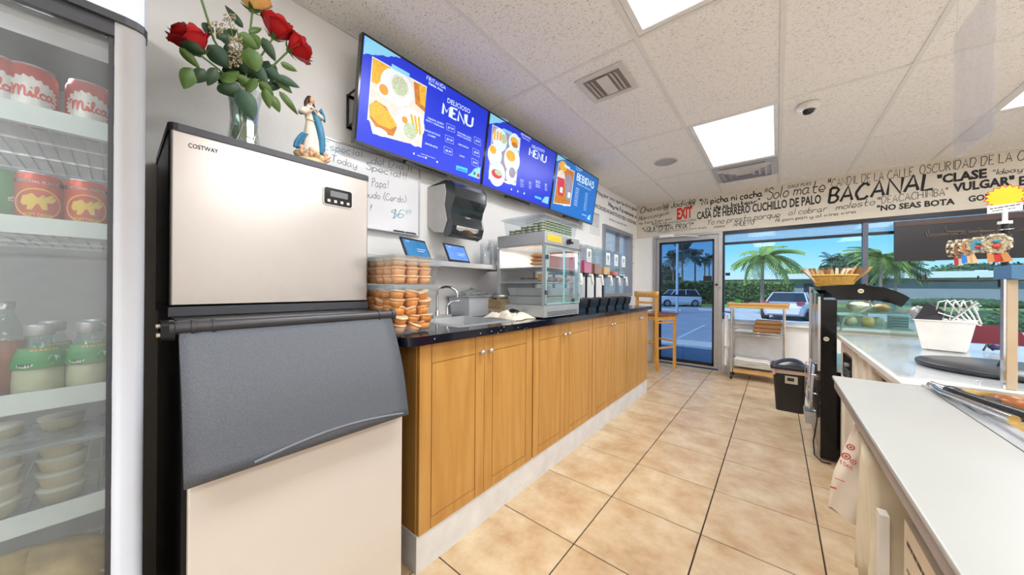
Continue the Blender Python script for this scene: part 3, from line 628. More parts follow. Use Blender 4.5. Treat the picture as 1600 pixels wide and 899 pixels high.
# ============================================================ vase of roses on the ice machine
TOPZ = 1.604
vx = -1.47; vy = yk(380, vx)
t = thing('glass_vase', 'clear cut-glass vase of roses standing on the ice machine', 'vase', (vx, vy, TOPZ))
VG = clear('vase_glass', (236, 244, 242), .06, .16, fres=.5)
b = MB(VG); prof = [(0, .0), (.044, .0), (.046, .01), (.040, .06), (.038, .12), (.042, .18), (.052, .235)]
b.lathe([(r, TOPZ+z) for r, z in prof], (vx, vy, 0), 12, smooth=False); b.lathe([(r-.004 if r else 0, TOPZ+z+.006) for r, z in prof], (vx, vy, 0), 12, smooth=False); b.build('glass_body', t)
b = MB(clear('vase_water', (222, 230, 205), .05, .1)); b.lathe([(0, TOPZ+.007), (.039, TOPZ+.007), (.035, TOPZ+.10), (0, TOPZ+.10)], (vx, vy, 0), 12); b.build('water', t)
b = MB(VG)
for i in range(6):
    a = 2*pi*i/6; b.tube([(vx+.047*cos(a), vy+.047*sin(a), TOPZ+.005), (vx+.042*cos(a+.5), vy+.042*sin(a+.5), TOPZ+.06), (vx+.041*cos(a+.9), vy+.041*sin(a+.9), TOPZ+.12)], .003, 6)
b.build('cut_ridge', t)
LEAF = [mat('leaf_deep_green', (44, 72, 44), .45, var=.2, vscale=30), mat('leaf_mid_green', (88, 118, 56), .45, var=.2, vscale=30), mat('leaf_blue_green', (66, 98, 78), .5, var=.2, vscale=30)]
STEM = mat('stem_green', (96, 130, 60), .5)
def leaf_mesh(b, p0, p1, wd, m, curl=.15, nrm=None):
    p0, p1 = Vector(p0), Vector(p1); d = p1-p0; L = d.length
    n = (nrm or (EYE-p0)).normalized(); n = (n+V(random.uniform(-.5, .5), random.uniform(-.5, .5), random.uniform(-.3, .3))).normalized(); s_ = d.cross(n).normalized(); n = s_.cross(d).normalized()
    def fn(u, v):
        ww = wd*.5*(sin(pi*min(1, v**.8))**.75 if 0 < v < 1 else 0)*(1-.25*v)
        return p0+d*v+s_*(2*u-1)*ww+n*(-abs(2*u-1)*ww*.35+curl*L*sin(pi*v)*.5-curl*L*v*v*.6)
    b.grid(fn, 4, 8, m)
vtop = V(vx, vy, TOPZ+.24); vbot = V(vx, vy, TOPZ+.02)
def arc_pts(p, q, bend=V(0, 0, 0), n=8): return [Vector(p).lerp(Vector(q), i/n)+bend*sin(pi*i/n) for i in range(n+1)]
def rose(label, u, v, x, r, face, m_out, m_in, leaves, group='roses in the glass vase'):
    c = P(u, v, x); foot = vbot+V(random.uniform(-.022, .022), random.uniform(-.022, .022), .0); neck = vtop+V(random.uniform(-.022, .022), random.uniform(-.022, .022), -.01)
    t = thing('rose', label, 'flower', tuple(c), 0, group); face = Vector(face).normalized(); q = face.to_track_quat('Z', 'Y').to_matrix()
    b = MB(STEM); base = c-face*r*.8
    b.tube([foot, neck]+arc_pts(neck, base, (base-neck).cross(V(0, 1, 0)).normalized()*.008)[1:], .0032, 7); b.build('stem', t)
    b = MB(m_out)
    for ring, (n, rr, hh, op) in enumerate(((3, .30, .95, .15), (4, .50, .95, .3), (5, .72, .90, .5), (6, .92, .75, .85), (6, 1.05, .55, 1.15))):
        for i in range(n):
            a = 2*pi*i/n+ring*.7+random.uniform(-.15, .15); wd = 2*pi/n*.78
            def fn(s_, w_):
                th = a+(s_-.5)*wd*1.5; prof = sin(min(1, w_*1.15)*pi/2); rad = r*rr*(.25+.75*prof)+r*.16*max(0, w_-.7)*op*3
                tip = 1-.22*(2*s_-1)**2; z = r*(-.75+(hh+.75)*w_*tip)-r*.25*max(0, w_-.75)*op*3
                return c+q @ V(rad*cos(th), rad*sin(th), z)
            b.grid(fn, 6, 6, m_in if ring < 2 else m_out)
    b.build('petals', t)
    b = MB(LEAF[1])
    for i in range(5):
        a = 2*pi*i/5; o_ = q @ V(cos(a), sin(a), 0); leaf_mesh(b, base, base+o_*r*.8+face*r*.15, r*.35, LEAF[1], -.1, face)
    b.ball(base, r*.22, 8); b.build('sepals', t)
    for (a0, a1, w_, k, dx) in leaves:
        lb = MB(LEAF[k]); p0 = P(a0[0], a0[1], x+dx); p1 = P(a1[0], a1[1], x+dx-.01); leaf_mesh(lb, p0, p1, w_*.0027, LEAF[k]); lb.build('leaf', t)
RR, RI = mat('rose_red', (190, 16, 24), .55, var=.15, vscale=40), mat('rose_deep_red', (138, 8, 18), .55, var=.15)
PE, PI_ = mat('rose_peach', (244, 200, 120), .55, var=.12, c2=(232, 160, 96), vscale=18), mat('rose_yellow', (246, 206, 120), .55)
rose('dark red rose at the left of the bouquet, half covered by a leaf', 297, 62, -1.40, .045, (.25, -.55, .75), RR, RI, [((318, 82), (279, 66), 15, 0, .05), ((280, 74), (313, 108), 11, 1, .03), ((299, 106), (288, 139), 17, 1, .0), ((320, 108), (306, 130), 15, 0, 0), ((338, 106), (325, 134), 13, 0, 0)])
rose('red rose at the upper right of the bouquet', 434, 44, -1.44, .047, (.3, .25, .85), RR, RI, [((392, 52), (404, 77), 17, 1, .03), ((410, 58), (431, 96), 15, 0, .02), ((438, 98), (466, 112), 10, 1, .02), ((430, 120), (458, 146), 14, 1, 0)])
rose('red rose at the right end of the bouquet, lower than its neighbour', 467, 76, -1.42, .045, (.35, .75, .45), RR, RI, [((436, 142), (467, 180), 11, 1, .02), ((424, 148), (438, 176), 15, 1, .03), ((414, 138), (421, 170), 13, 1, .04), ((432, 118), (470, 138), 12, 2, 0)])
rose('peach-yellow rose at the top of the bouquet', 396, 0, -1.44, .045, (.1, .05, 1), PE, PI_, [((388, 50), (411, 44), 8, 1, .01), ((380, 44), (350, 6), 10, 0, .0), ((372, 52), (404, 78), 18, 1, .05), ((388, 74), (401, 112), 26, 1, .06)])
t = thing('greenery_sprig', 'leafy green sprigs filling the middle of the rose bouquet', 'foliage', tuple(vtop))
b = MB(STEM); b.tube([vbot, vtop]+arc_pts(vtop, P(334, 62, -1.45))[1:]+[P(325, 32, -1.45), P(313, -6, -1.44)], .0035, 7)
for e in ((340, 130), (300, 108), (350, 75), (410, 85), (440, 120), (370, 45)): b.tube([vtop]+arc_pts(vtop, P(*e, -1.45), V(0, 0, .012))[1:], .002, 6)
b.build('stem', t)
for (a0, a1, w_, k, dx) in [((326, 36), (325, 56), 14, 0, 0), ((341, 58), (363, 54), 19, 0, .02), ((324, 70), (360, 108), 24, 2, .05), ((365, 100), (350, 66), 24, 2, .04), ((350, 126), (368, 152), 28, 0, .05), ((362, 84), (384, 116), 24, 0, .02), ((352, 98), (380, 130), 26, 0, .0),
        ((398, 98), (418, 132), 14, 2, .06), ((376, 138), (396, 188), 25, 2, .07), ((370, 118), (400, 138), 12, 1, .06), ((415, 108), (440, 128), 18, 2, .05), ((378, 110), (410, 122), 20, 0, .01), ((356, 130), (335, 112), 16, 0, .03), ((405, 128), (428, 150), 14, 1, .05), ((382, 92), (366, 120), 18, 0, .0), ((420, 95), (405, 126), 16, 0, -.02), ((430, 100), (424, 130), 12, 0, .0), ((395, 66), (380, 92), 14, 0, -.03), ((412, 136), (445, 132), 13, 0, .0), ((338, 60), (372, 46), 14, 0, -.03), ((346, 128), (372, 108), 18, 1, .05), ((399, 122), (384, 146), 14, 1, .07)]:
    lb = MB(LEAF[k]); leaf_mesh(lb, P(*a0, -1.46+dx), P(*a1, -1.465+dx), w_*.0027, LEAF[k]); lb.build('leaf', t)
t = thing('filler_flower', 'cream speckled filler blossom in the middle of the bouquet', 'flower', tuple(P(368, 80, -1.44)))
b = MB(mat('filler_blossom', (222, 208, 178), .7, var=.35, vscale=90, c2=(120, 98, 60)))
for (u0, v0, u1, v1, n) in ((326, 34, 350, 54, 60), (346, 22, 368, 46, 60), (357, 54, 379, 84, 120), (358, 76, 378, 106, 90)):
    for i in range(n): b.ball(P(random.uniform(u0, u1), random.uniform(v0, v1), -1.40+random.uniform(-.01, .02)), random.uniform(.0016, .003), 6)
tag(b.build('blossom', t), kind='stuff')
b = MB(STEM); b.tube([vtop, P(368, 90, -1.45), P(345, 45, -1.45)], .0015, 5); b.tube([vtop, P(369, 80, -1.45), P(358, 30, -1.45)], .0015, 5); b.build('stem', t)

# ============================================================ figurine
sx = -1.368; sy = yk(483, sx); SZ = TOPZ; t = thing('religious_figurine', 'painted figurine of a robed woman in white and blue, on the ice machine', 'figurine', (sx, sy, SZ))
ROBE = mat('figurine_white_robe', (230, 224, 210), .5); BLUE = mat('figurine_blue_mantle', (38, 120, 160), .45, var=.15, vscale=50); SKIN = mat('figurine_skin', (222, 176, 146), .5); HAIR = mat('figurine_hair', (70, 46, 34), .6); GOLDC = mat('figurine_cloud_gold', (224, 196, 150), .5, var=.2, vscale=60)
def fpt(a, b_, c): return V(sx+b_, sy+a, SZ+c)          # a along the wall, b_ towards the room
b = MB(GOLDC); random.seed(3)
b.lathe([(0, 0), (.052, 0), (.050, .014), (.03, .03), (0, .035)], tuple(fpt(0, 0, 0)), 20)
for i in range(9):
    a = 2*pi*i/9; b.ball(fpt(.038*cos(a), .032*sin(a), .022+.008*(i % 3)), (.016, .016, .014), 10)
b.build('cloud_base', t)
for a_, c_, z_ in ((.045, .025, .05), (.052, .0, .045), (-.038, .03, .05), (-.012, .045, .045)):
    b = MB(SKIN); b.ball(fpt(a_, c_, z_), (.0085, .0085, .0095), 10); b.ball(fpt(a_, c_, z_-.016), (.009, .008, .012), 8)
    b.tube([fpt(a_, c_, z_-.012), fpt(a_+.008, c_+.008, z_-.016), fpt(a_+.016, c_+.01, z_-.006)], [.004, .0035, .002], 6); b.build('cherub', t)
def ell(cx, cz, ra, rb, dx=0): return (cx, cz, ra, rb, dx)
sec = [(0, .03, .030, .026), (.001, .06, .032, .026), (.003, .10, .027, .022), (.003, .14, .021, .017), (.001, .165, .016, .013), (.0, .185, .019, .014), (.0, .205, .022, .014), (.0, .218, .017, .011), (.001, .226, .007, .007)]
b = MB(ROBE); n = 28
vs = [fpt(cx+ra*cos(2*pi*i/n)*(1+.05*sin(i*2.4)*(1 if cz < .15 else .2)), rb*sin(2*pi*i/n)*(1+.05*sin(i*2.4)), cz) for cx, cz, ra, rb in sec for i in range(n)]
b.add(vs, [(j*n+i, j*n+(i+1) % n, (j+1)*n+(i+1) % n, (j+1)*n+i) for j in range(len(sec)-1) for i in range(n)], None, True)
b.tube([fpt(-.02, .0, .208), fpt(-.034, .012, .185), fpt(-.018, .022, .185)], [.009, .011, .006], 8); b.tube([fpt(.02, .0, .208), fpt(.033, .010, .19), fpt(.014, .022, .195)], [.009, .011, .006], 8); b.build('robe', t)
b = MB(SKIN); b.cyl(fpt(0, 0, .22), fpt(.002, .001, .236), .0055, n=10); b.ball(fpt(.003, .003, .247), (.0105, .0095, .013), 14)
b.ball(fpt(.006, .013, .246), (.002, .003, .003), 6); b.tube([fpt(-.018, .022, .186), fpt(-.006, .027, .195), fpt(.0, .026, .204)], [.004, .0035, .002], 6); b.tube([fpt(.014, .022, .195), fpt(.006, .027, .20), fpt(.002, .026, .208)], [.004, .0035, .002], 6); b.build('head_and_hands', t)
b = MB(HAIR); b.ball(fpt(-.002, -.003, .250), (.0125, .012, .014), 14); b.tube([fpt(-.008, -.004, .248), fpt(-.015, .0, .232), fpt(-.020, .002, .214)], [.008, .007, .002], 8); b.tube([fpt(.008, -.006, .246), fpt(.012, -.002, .228), fpt(.011, .002, .216)], [.006, .005, .002], 8); b.build('hair', t)
b = MB(BLUE)
b.grid(lambda u, v: fpt(.018+.022*sin(v*2.2)+(.014)*(2*u-1)*(1-.3*v)-.012*(1-v), .019+.004*sin(9*u)-.012*abs(2*u-1)+.006*sin(v*pi), .212-.165*v), 6, 14)
b.grid(lambda u, v: fpt(-.022-.028*sin(v*1.6)+.010*(2*u-1), .014+.004*sin(8*u)+.004*v, .11-.065*v), 5, 8)
b.tube([fpt(.026, 0, .205), fpt(.036, .0, .222), fpt(.044, .0, .205), fpt(.050, .0, .185)], [.003, .008, .006, .002], 8)
b.build('mantle', t, solid=.003)
b = MB(GOLDC); b.tube([fpt(-.018, .012, .168), fpt(0, .0165, .166), fpt(.017, .012, .168)], .0018, 6); b.build('belt', t)

# ============================================================ base cabinets
CX = -1.10; CZ0, CZ1 = .15, .918
def cabinet(label, y0, y1, seam, glabel):
    t = thing('base_cabinet', label, 'cabinet', ((WX+CX)/2, (y0+y1)/2, CZ0), 0, 'oak base cabinets under the granite counter')
    b = MB(OAK); b.box(WX+.005, CX-.02, y0, y0+.016, CZ0, CZ1); b.box(WX+.005, CX-.02, y1-.016, y1, CZ0, CZ1); b.box(WX+.005, CX-.02, y0+.016, y1-.016, CZ0, CZ0+.016); b.box(WX+.005, WX+.015, y0+.016, y1-.016, CZ0+.016, CZ1)
    b.box(CX-.03, CX-.021, y0+.016, y1-.016, CZ0+.016, CZ1, OAK_EDGE); b.build('carcass', t)
    for k, (a, c) in enumerate(((y0+.003, seam-.0015), (seam+.0015, y1-.003))):
        d = MB(OAK); z0, z1 = CZ0+.0, CZ1-.006; g = .058
        # door with routed grooves: rails, stiles and centre panel divided by shallow channels
        d.box(CX-.019, CX-.006, a, c, z0, z1)
        e = .0035
        for q0, q1, r0, r1 in ((a, a+g, z0, z1), (c-g, c, z0, z1), (a+g, c-g, z0, z0+.045), (a+g, c-g, z1-.078, z1)):
            d.box(CX-.006, CX, q0+(e/2 if q0 != a else 0), q1-(e/2 if q1 != c else 0), r0, r1)
        d.box(CX-.006, CX-.0006, a+g+e, c-g-e, z0+.045+e, z1-.078-e)
        do = d.build('door', t)
        ky = seam-.03 if k == 0 else seam+.03
        kb = MB(mat('glass_knob', (190, 186, 182), .15, .6)); kb.cyl((CX, ky, .838), (CX+.012, ky, .838), .005, n=10); kb.ball((CX+.02, ky, .838), (.010, .0135, .0135), 12); kb.build('knob', do)
    return t
cabinet('oak cabinet nearest the ice machine, with open oak side and two knobs', .765, 1.538, 1.137, '')
cabinet('oak cabinet second from the ice machine, under the food warmer', 1.546, 2.330, 1.915, '')
cabinet('oak cabinet third from the ice machine, below the juice dispensers', 2.336, 3.075, 2.70, '')
cabinet('oak cabinet at the far end beside the bar stool', 3.081, 3.72, 3.45, '')
b = MB(mat('white_curb', (226, 226, 226), .6, var=.08, vscale=9, bump=.2)); b.box(WX+.006, -1.106, .762, 3.722, 0, .149)
tag(b.build('cabinet_plinth'), 'long white painted curb under the oak base cabinets', 'plinth')

# granite worktop with a rectangular cut-out for the sink
GRAN = None
def granite():
    m = bpy.data.materials.new('black_granite'); m.use_nodes = True; n = m.node_tree.nodes; l = m.node_tree.links; bb = n['Principled BSDF']
    tc = n.new('ShaderNodeTexCoord'); v = n.new('ShaderNodeTexVoronoi'); v.inputs['Scale'].default_value = 38; l.new(tc.outputs['Object'], v.inputs['Vector'])
    r = n.new('ShaderNodeValToRGB'); r.color_ramp.elements[0].position = .07; r.color_ramp.elements[0].color = (*srgb((190, 200, 215)), 1); r.color_ramp.elements[1].position = .12; r.color_ramp.elements[1].color = (*srgb((20, 22, 34)), 1)
    l.new(v.outputs['Distance'], r.inputs[0]); l.new(r.outputs[0], bb.inputs['Base Color']); bb.inputs['Roughness'].default_value = .1; return m
GRAN = granite()
t = thing('granite_worktop', 'long black speckled granite worktop over the oak cabinets', 'worktop', (-1.42, 2.2, .92))
b = MB(GRAN); z0, z1 = .920, .955; y0, y1 = .685, 3.76; r = .05; sx0, sx1, sy0_, sy1_ = -1.60, -1.19, 1.06, 1.46
arcp = [(-1.065-r+r*cos(a), y0+r-r*sin(a)) for a in [pi/2*i/6 for i in range(7)]]
b.prism([(WX+.002, y0)]+arcp[::-1]+[(-1.065, sy0_), (WX+.002, sy0_)], z0, z1)
b.box(WX+.002, sx0, sy0_, sy1_, z0, z1); b.box(sx1, -1.065, sy0_, sy1_, z0, z1); b.box(WX+.002, -1.065, sy1_, y1, z0, z1); b.build('slab', t)
b = MB(OAK_EDGE); b.box(-1.13, -1.082, .70, 3.74, .9185, .9198); b.build('edge_strip', t)
# sink and tap
t = thing('sink', 'small drop-in stainless sink in the granite worktop', 'sink', (-1.395, 1.26, .955))
b = MB(STEEL2)
rim = [(sx0-.025, sy0_-.025), (sx1+.025, sy0_-.025), (sx1+.025, sy1_+.025), (sx0-.025, sy1_+.025)]; inn = [(sx0+.01, sy0_+.01), (sx1-.01, sy0_+.01), (sx1-.01, sy1_-.01), (sx0+.01, sy1_-.01)]; bot = [(sx0+.04, sy0_+.04), (sx1-.04, sy0_+.04), (sx1-.04, sy1_-.04), (sx0+.04, sy1_-.04)]
b.add([(x, y, .9555) for x, y in rim]+[(x, y, .960) for x, y in inn]+[(x, y, .80) for x, y in bot], [(i, (i+1) % 4, 4+(i+1) % 4, 4+i) for i in range(4)]+[(4+i, 4+(i+1) % 4, 8+(i+1) % 4, 8+i) for i in range(4)]+[(8, 9, 10, 11)]); b.build('basin', t)
b = MB(CHROME); b.cyl((-1.395, 1.26, .80), (-1.395, 1.26, .803), .03); b.build('drain', t)
t = thing('tap', 'chrome gooseneck tap with side lever behind the sink', 'tap', (-1.655, 1.30, .955))
b = MB(STEEL2); b.rbox(-1.685, -1.63, 1.23, 1.39, .9555, .972, .02); b.build('base_plate', t)
b = MB(CHROME); b.cyl((-1.655, 1.28, .972), (-1.655, 1.28, 1.0), .016, .011); pts = [V(-1.655, 1.28, 1.0), V(-1.655, 1.28, 1.09)]+[V(-1.655+.055-.055*cos(a), 1.28+.035*(1-cos(a)), 1.10+.05*sin(a)) for a in [pi*i/10 for i in range(11)]]+[V(-1.545, 1.35, 1.085)]
b.tube(pts, .0085, 10); b.build('spout', t)
b = MB(CHROME); b.cyl((-1.655, 1.36, .972), (-1.655, 1.36, 1.02), .013, .008); b.tube([(-1.655, 1.36, 1.02), (-1.64, 1.38, 1.055), (-1.61, 1.43, 1.06)], [.008, .007, .004], 8); b.build('lever', t)

# ============================================================ clear bins of orange sauce cups
SAUCE = mat('orange_sauce', (240, 150, 48), .3, var=.08, coat=.4); SAUCE2 = mat('pale_orange_sauce', (238, 172, 116), .35, var=.08, coat=.4); CUPP = mat('frosted_cup_lid', (250, 206, 158), .3, coat=.5)
def cup_mesh(s1, name):
    b = MB(s1); b.lathe([(0, 0), (.0225, 0), (.0285, .026), (0, .0262)], (0, 0, 0), 14); b.lathe([(0.0285, .026), (.0315, .027), (.0315, .032), (.029, .0335), (.0, .034)], (0, 0, 0), 14, CUPP); return b
def cup_thing(label, group, m, loc, rot, proto=[{}]):
    k = m.name
    if k not in proto[0]: o = cup_mesh(m, 'cup').build('sauce_cup'); proto[0][k] = o.data
    else: o = bpy.data.objects.new('sauce_cup', proto[0][k]); COL.objects.link(o)
    o.location = loc; o.rotation_euler = rot; tag(o, label, 'cup', group)
bx0, bx1, by0, by1 = -1.50, -1.14, .678, .905
BINP = clear('food_bin_plastic', (244, 247, 249), .03, .05)
def food_bin(label, z0, z1, cx, cy, w0, d0, w1, d1):
    t = thing('clear_food_bin', label, 'tub', (cx, cy, z0), 0, 'clear bins of sauce cups')
    b = MB(BINP); b.shell((cx, cy), w0, d0, w1, d1, z0, z1); b.build('body', t)
    b = MB(clear('bin_rim_plastic', (236, 240, 243), .14, .10)); b.shell((cx, cy), w1+.006, d1+.006, w1+.012, d1+.012, z1-.03, z1); b.f = b.f[1:]; b.fm = b.fm[1:]; b.fs = b.fs[1:]; b.build('rim', t)
    return t
bc = ((bx0+bx1)/2, (by0+by1)/2)
food_bin('lower clear bin of tumbled orange sauce cups on the granite worktop', .9555, 1.155, bc[0], bc[1], .31, .185, .345, .215)
tu = food_bin('upper clear bin of neat sauce cup rows, stacked on the lower bin', 1.158, 1.268, bc[0], bc[1], .315, .19, .345, .22)
b = MB(clear('bin_lid_plastic', (240, 244, 246), .1, .1)); b.box(bc[0]-.18, bc[0]+.18, bc[1]-.117, bc[1]+.117, 1.268, 1.274); b.build('lid', tu)
random.seed(5)
for lv in range(5):
    for i in range(5):
        for j in range(3):
            if i < 2 and j == 1: continue
            x = bc[0]-.125+i*.0625; y = bc[1]-.062+j*.062+.004*(lv % 2)
            cup_thing('orange sauce cup tumbled in the lower clear bin', 'orange sauce cups in the lower bin', SAUCE, (x+random.uniform(-.003, .003), y-.002*lv+random.uniform(-.004, .004), .964+lv*.034), (random.uniform(-.3, .3), random.uniform(-.35, .35), random.uniform(0, 6)))
for lv in range(3):
    for i in range(5):
        for j in range(3):
            if 0 < i < 3 and j == 1: continue
            cup_thing('pale orange sauce cup standing in a row in the upper clear bin', 'pale orange sauce cups in the upper bin', SAUCE2, (bc[0]-.126+i*.0628, bc[1]-.062+j*.0615, 1.162+lv*.034), (0, 0, 0))

# stainless tub, trays and cloth
t = thing('steel_food_pan', 'deep rectangular steel food pan with crumpled clear film behind the sink', 'pan', (-1.62, 1.58, .955))
b = MB(mat('pale_steel', (196, 200, 208), .35, .45)); b.frustum((-1.645, 1.585), .18, .24, .20, .27, .956, 1.085, None, 0, .003); b.build('body', t)
b = MB(STEEL2); b.frustum((-1.645, 1.585), .20, .27, .225, .295, 1.080, 1.086, None, 0, .012); b.build('rim', t)
b = MB(clear('cling_film', (235, 240, 245), .25, .3, rough=.1)); b.grid(lambda u, v: V(-1.735+.18*u, 1.47+.23*v, 1.10+.035*mnoise.noise(V(u*5, v*5, 3))+.03*sin(pi*u)*sin(pi*v)), 16, 16); b.build('film', t)
BOARD = mat('cardboard_tray', (208, 186, 152), .8, var=.08)
tx, ty = -1.50, 1.70
for i in range(6):
    b = MB(BOARD); z = 1.005+i*.0105; b.frustum((tx, ty), .13, .115, .15, .135, z, z+.009, None, 0, .002)
    tag(b.build('cardboard_tray'), ('lowest', 'second lowest', 'third lowest', 'third highest', 'second highest', 'topmost')[i]+' brown paper tray of the stack beside the food warmer', 'tray', 'stacked brown paper trays')
b = MB(BOARD); b.frustum((tx, ty), .07, .07, .11, .10, .9558, 1.003, None, 0, .002); tag(b.build('cardboard_tray'), 'upturned brown paper tray under the tray stack', 'tray')
b = MB(mat('foil', (190, 190, 194), .3, .9, bump=.9, bscale=50)); b.grid(lambda u, v: V(tx+.062*cos(2*pi*u)*sin(pi*v)**.6, ty+.055*sin(2*pi*u)*sin(pi*v)**.6, 1.089-.018*cos(pi*v)+.004*mnoise.noise(V(u*20, v*9, 1))), 30, 12)
tag(b.build('foil_parcel'), 'crumpled foil parcel on top of the brown paper trays', 'parcel')
b = MB(mat('cream_cloth', (226, 216, 198), .85, var=.08, bump=.4)); random.seed(9)
def cloth(u, v):
    x = -1.44+.27*u+.015*sin(7*v); y = 1.475+.20*v+.02*sin(5*u); edge = min(u, 1-u, v, 1-v)
    return V(x, y, .957+min(1, edge*8)*(.022+.016*abs(mnoise.noise(V(u*4.5, v*4.5, .7)))*2+.008*sin(13*u+5*v)))
b.grid(cloth, 34, 26); tag(b.build('dish_cloth', solid=.004), 'crumpled cream dish cloth lying behind the sink edge', 'cloth')
b = MB(BLACK); b.grid(lambda u, v: V(-1.36+.06*cos(2*pi*u)*sin(pi*v), 1.60+.05*sin(2*pi*u)*sin(pi*v), .985-.028*cos(pi*v)+.008*mnoise.noise(V(u*9, v*9, 1))), 20, 10); 

# ============================================================ wall shelf and what stands on it
t = thing('wall_shelf', 'stainless wall shelf behind the sink carrying tablets and cups', 'shelf', (-1.64, 1.3, 1.30))
b = MB(STEEL2); b.box(WX+.001, -1.515, .72, 1.862, 1.296, 1.302); b.box(-1.520, -1.515, .72, 1.862, 1.272, 1.296); b.box(WX+.001, -1.515, 1.857, 1.862, 1.272, 1.296); b.box(WX+.001, WX+.006, .72, 1.862, 1.302, 1.33); b.build('shelf_board', t)
b = MB(STEEL2); b.box(-1.575, -1.54, 1.83, 1.857, .956, 1.2955); b.build('post', t)
# tablets
def tablet(label, y, rz, scr):
    t = thing('tablet', label, 'tablet', (-1.58, y, 1.302), rz); tl = Matrix.Translation((-1.58, y, 1.302)) @ Matrix.Rotation(rz, 4, 'Z')
    O = tl @ V(.045, -.10, .004); A = (tl.to_3x3() @ V(0, 1, 0)); B = (tl.to_3x3() @ V(-.42, 0, .9)); pl = Plane(O, A, B)
    def slab(a0, a1, b0, b1, d0, d1, m): b_ = MB(m); b_.add([pl.pt(a, c, d) for a in (a0, a1) for c in (b0, b1) for d in (d0, d1)], [(0, 1, 3, 2), (4, 6, 7, 5), (0, 4, 5, 1), (2, 3, 7, 6), (0, 2, 6, 4), (1, 5, 7, 3)]); return b_
    slab(0, .20, 0, .125, -.009, 0, BLACK).build('case', t, bevel=.002)
    s = slab(.01, .19, .012, .113, .0, .0008, mat(scr[0], scr[1], .2, emit=.3, var=.12, vscale=20)).build('screen', t)
    b_ = MB(mat('screen_glare_text', (190, 205, 235), .3, emit=.3)); rect(b_, pl, .10, .045, .155, .048, None, .0015); rect(b_, pl, .10, .058, .17, .061, None, .0015); rect(b_, pl, .03, .10, .06, .103, None, .0015); b_.build('screen_print', s)
    b_ = MB(BLACK); b_.add([pl.pt(.05, .05, -.009), pl.pt(.15, .05, -.009), pl.pt(.15, 0, -.06)-V(0, 0, .0), pl.pt(.05, 0, -.06)], [(0, 1, 2, 3)]); b_.build('stand', t, solid=.003)
tablet('tablet on the wall shelf nearest the ice machine, dark teal screen', 1.06, .25, ('teal_screen', (52, 112, 160)))
tablet('tablet on the wall shelf below the towel dispenser, brighter blue screen', 1.36, .15, ('blue_screen', (88, 130, 205)))
b = MB(mat('white_cable', (225, 225, 225), .5)); b.tube([(-1.62, 1.22, 1.33), (-1.68, 1.23, 1.39), (-1.72, 1.27, 1.41), (-1.74, 1.28, 1.36), (-1.68, 1.27, 1.315), (-1.62, 1.26, 1.31)], .003, 6); b.rbox(-1.66, -1.61, 1.20, 1.235, 1.3025, 1.33, .006)
tag(b.build('charging_cable'), 'white charger and looped cable between the two tablets', 'cable')
# nested clear cups
CUPCLR = clear('clear_cup_plastic', (250, 251, 252), .12, .06, (250, 250, 250))
for k, (x, y, h, r, n, lab) in enumerate(((-1.60, 1.665, .13, .040, 1, 'short stack of clear cups nearest the towel dispenser'), (-1.60, 1.735, .205, .033, 1, 'tallest stack of clear plastic cups on the wall shelf'), (-1.57, 1.80, .085, .036, 1, 'lowest stack of clear plastic cups at the end of the wall shelf'), (-1.66, 1.71, .19, .032, 1, 'tall stack of clear cups behind the others on the wall shelf'))):
    t = thing('plastic_cup_stack', lab, 'cups', (x, y, 1.303)); b = MB(CUPCLR); z = 1.303
    m_ = int(h/.012)
    for i in range(m_-5):
        zz = z+i*.012; b.lathe([(r*.78+.006*i/m_, zz+.0), (r, zz+.058), (r+.002, zz+.06)], (x, y, 0), 16)
    b.build('cups', t); b = MB(CUPCLR); b.lathe([(0, z), (r*.78, z), (r, z+.06)], (x, y, 0), 16); b.build('bottom_cup', t)

# ============================================================ towel dispenser
t = thing('paper_towel_dispenser', 'dark smoked paper towel dispenser on the left wall above the tablets', 'dispenser', (-1.64, 1.43, 1.47))
b = MB(mat('dispenser_grey', (188, 186, 184), .45)); prof = [(WX+.002, 1.55), (WX+.002, 1.80), (-1.60, 1.79), (-1.585, 1.74), (-1.60, 1.66), (-1.575, 1.56), (-1.61, 1.49), (-1.70, 1.50)]
b.prism(prof, 1.285, 1.57, 'y'); b.build('housing', t)
b = MB(mat('smoked_cover', (34, 42, 46), .16, coat=.5, var=.08))
cp_ = [(WX+.01, 1.801), (-1.60, 1.812), (-1.535, 1.795), (-1.508, 1.765), (-1.505, 1.70), (-1.535, 1.645), (-1.545, 1.60), (-1.528, 1.53), (-1.545, 1.478), (-1.59, 1.462), (-1.612, 1.49), (-1.58, 1.56), (-1.605, 1.66), (-1.59, 1.74), (-1.605, 1.785), (WX+.01, 1.793)]
q = len(cp_)
b.prism(cp_, 1.292, 1.562, 'y', None, False); b.build('cover', t, bevel=.006)
b = MB(STEEL2); b.grid(lambda u, v: V(-1.530+.006*sin(pi*v)-.03*v, 1.33+.19*u, 1.53-.05*v-.006*sin(u*pi*3)*v), 12, 6); b.build('paper_slot', t, solid=.004)
b = MB(CANWHITE); DP = Plane((-1.527, 0, 0), (0, 1, 0), (0, 0, 1)); 
put_text(b, DP, 'Combi', 1.40, 1.585, 1.44, 1.585, .010, CANWHITE, style='script', w=.7, eps=.002); b.build('lettering', t)

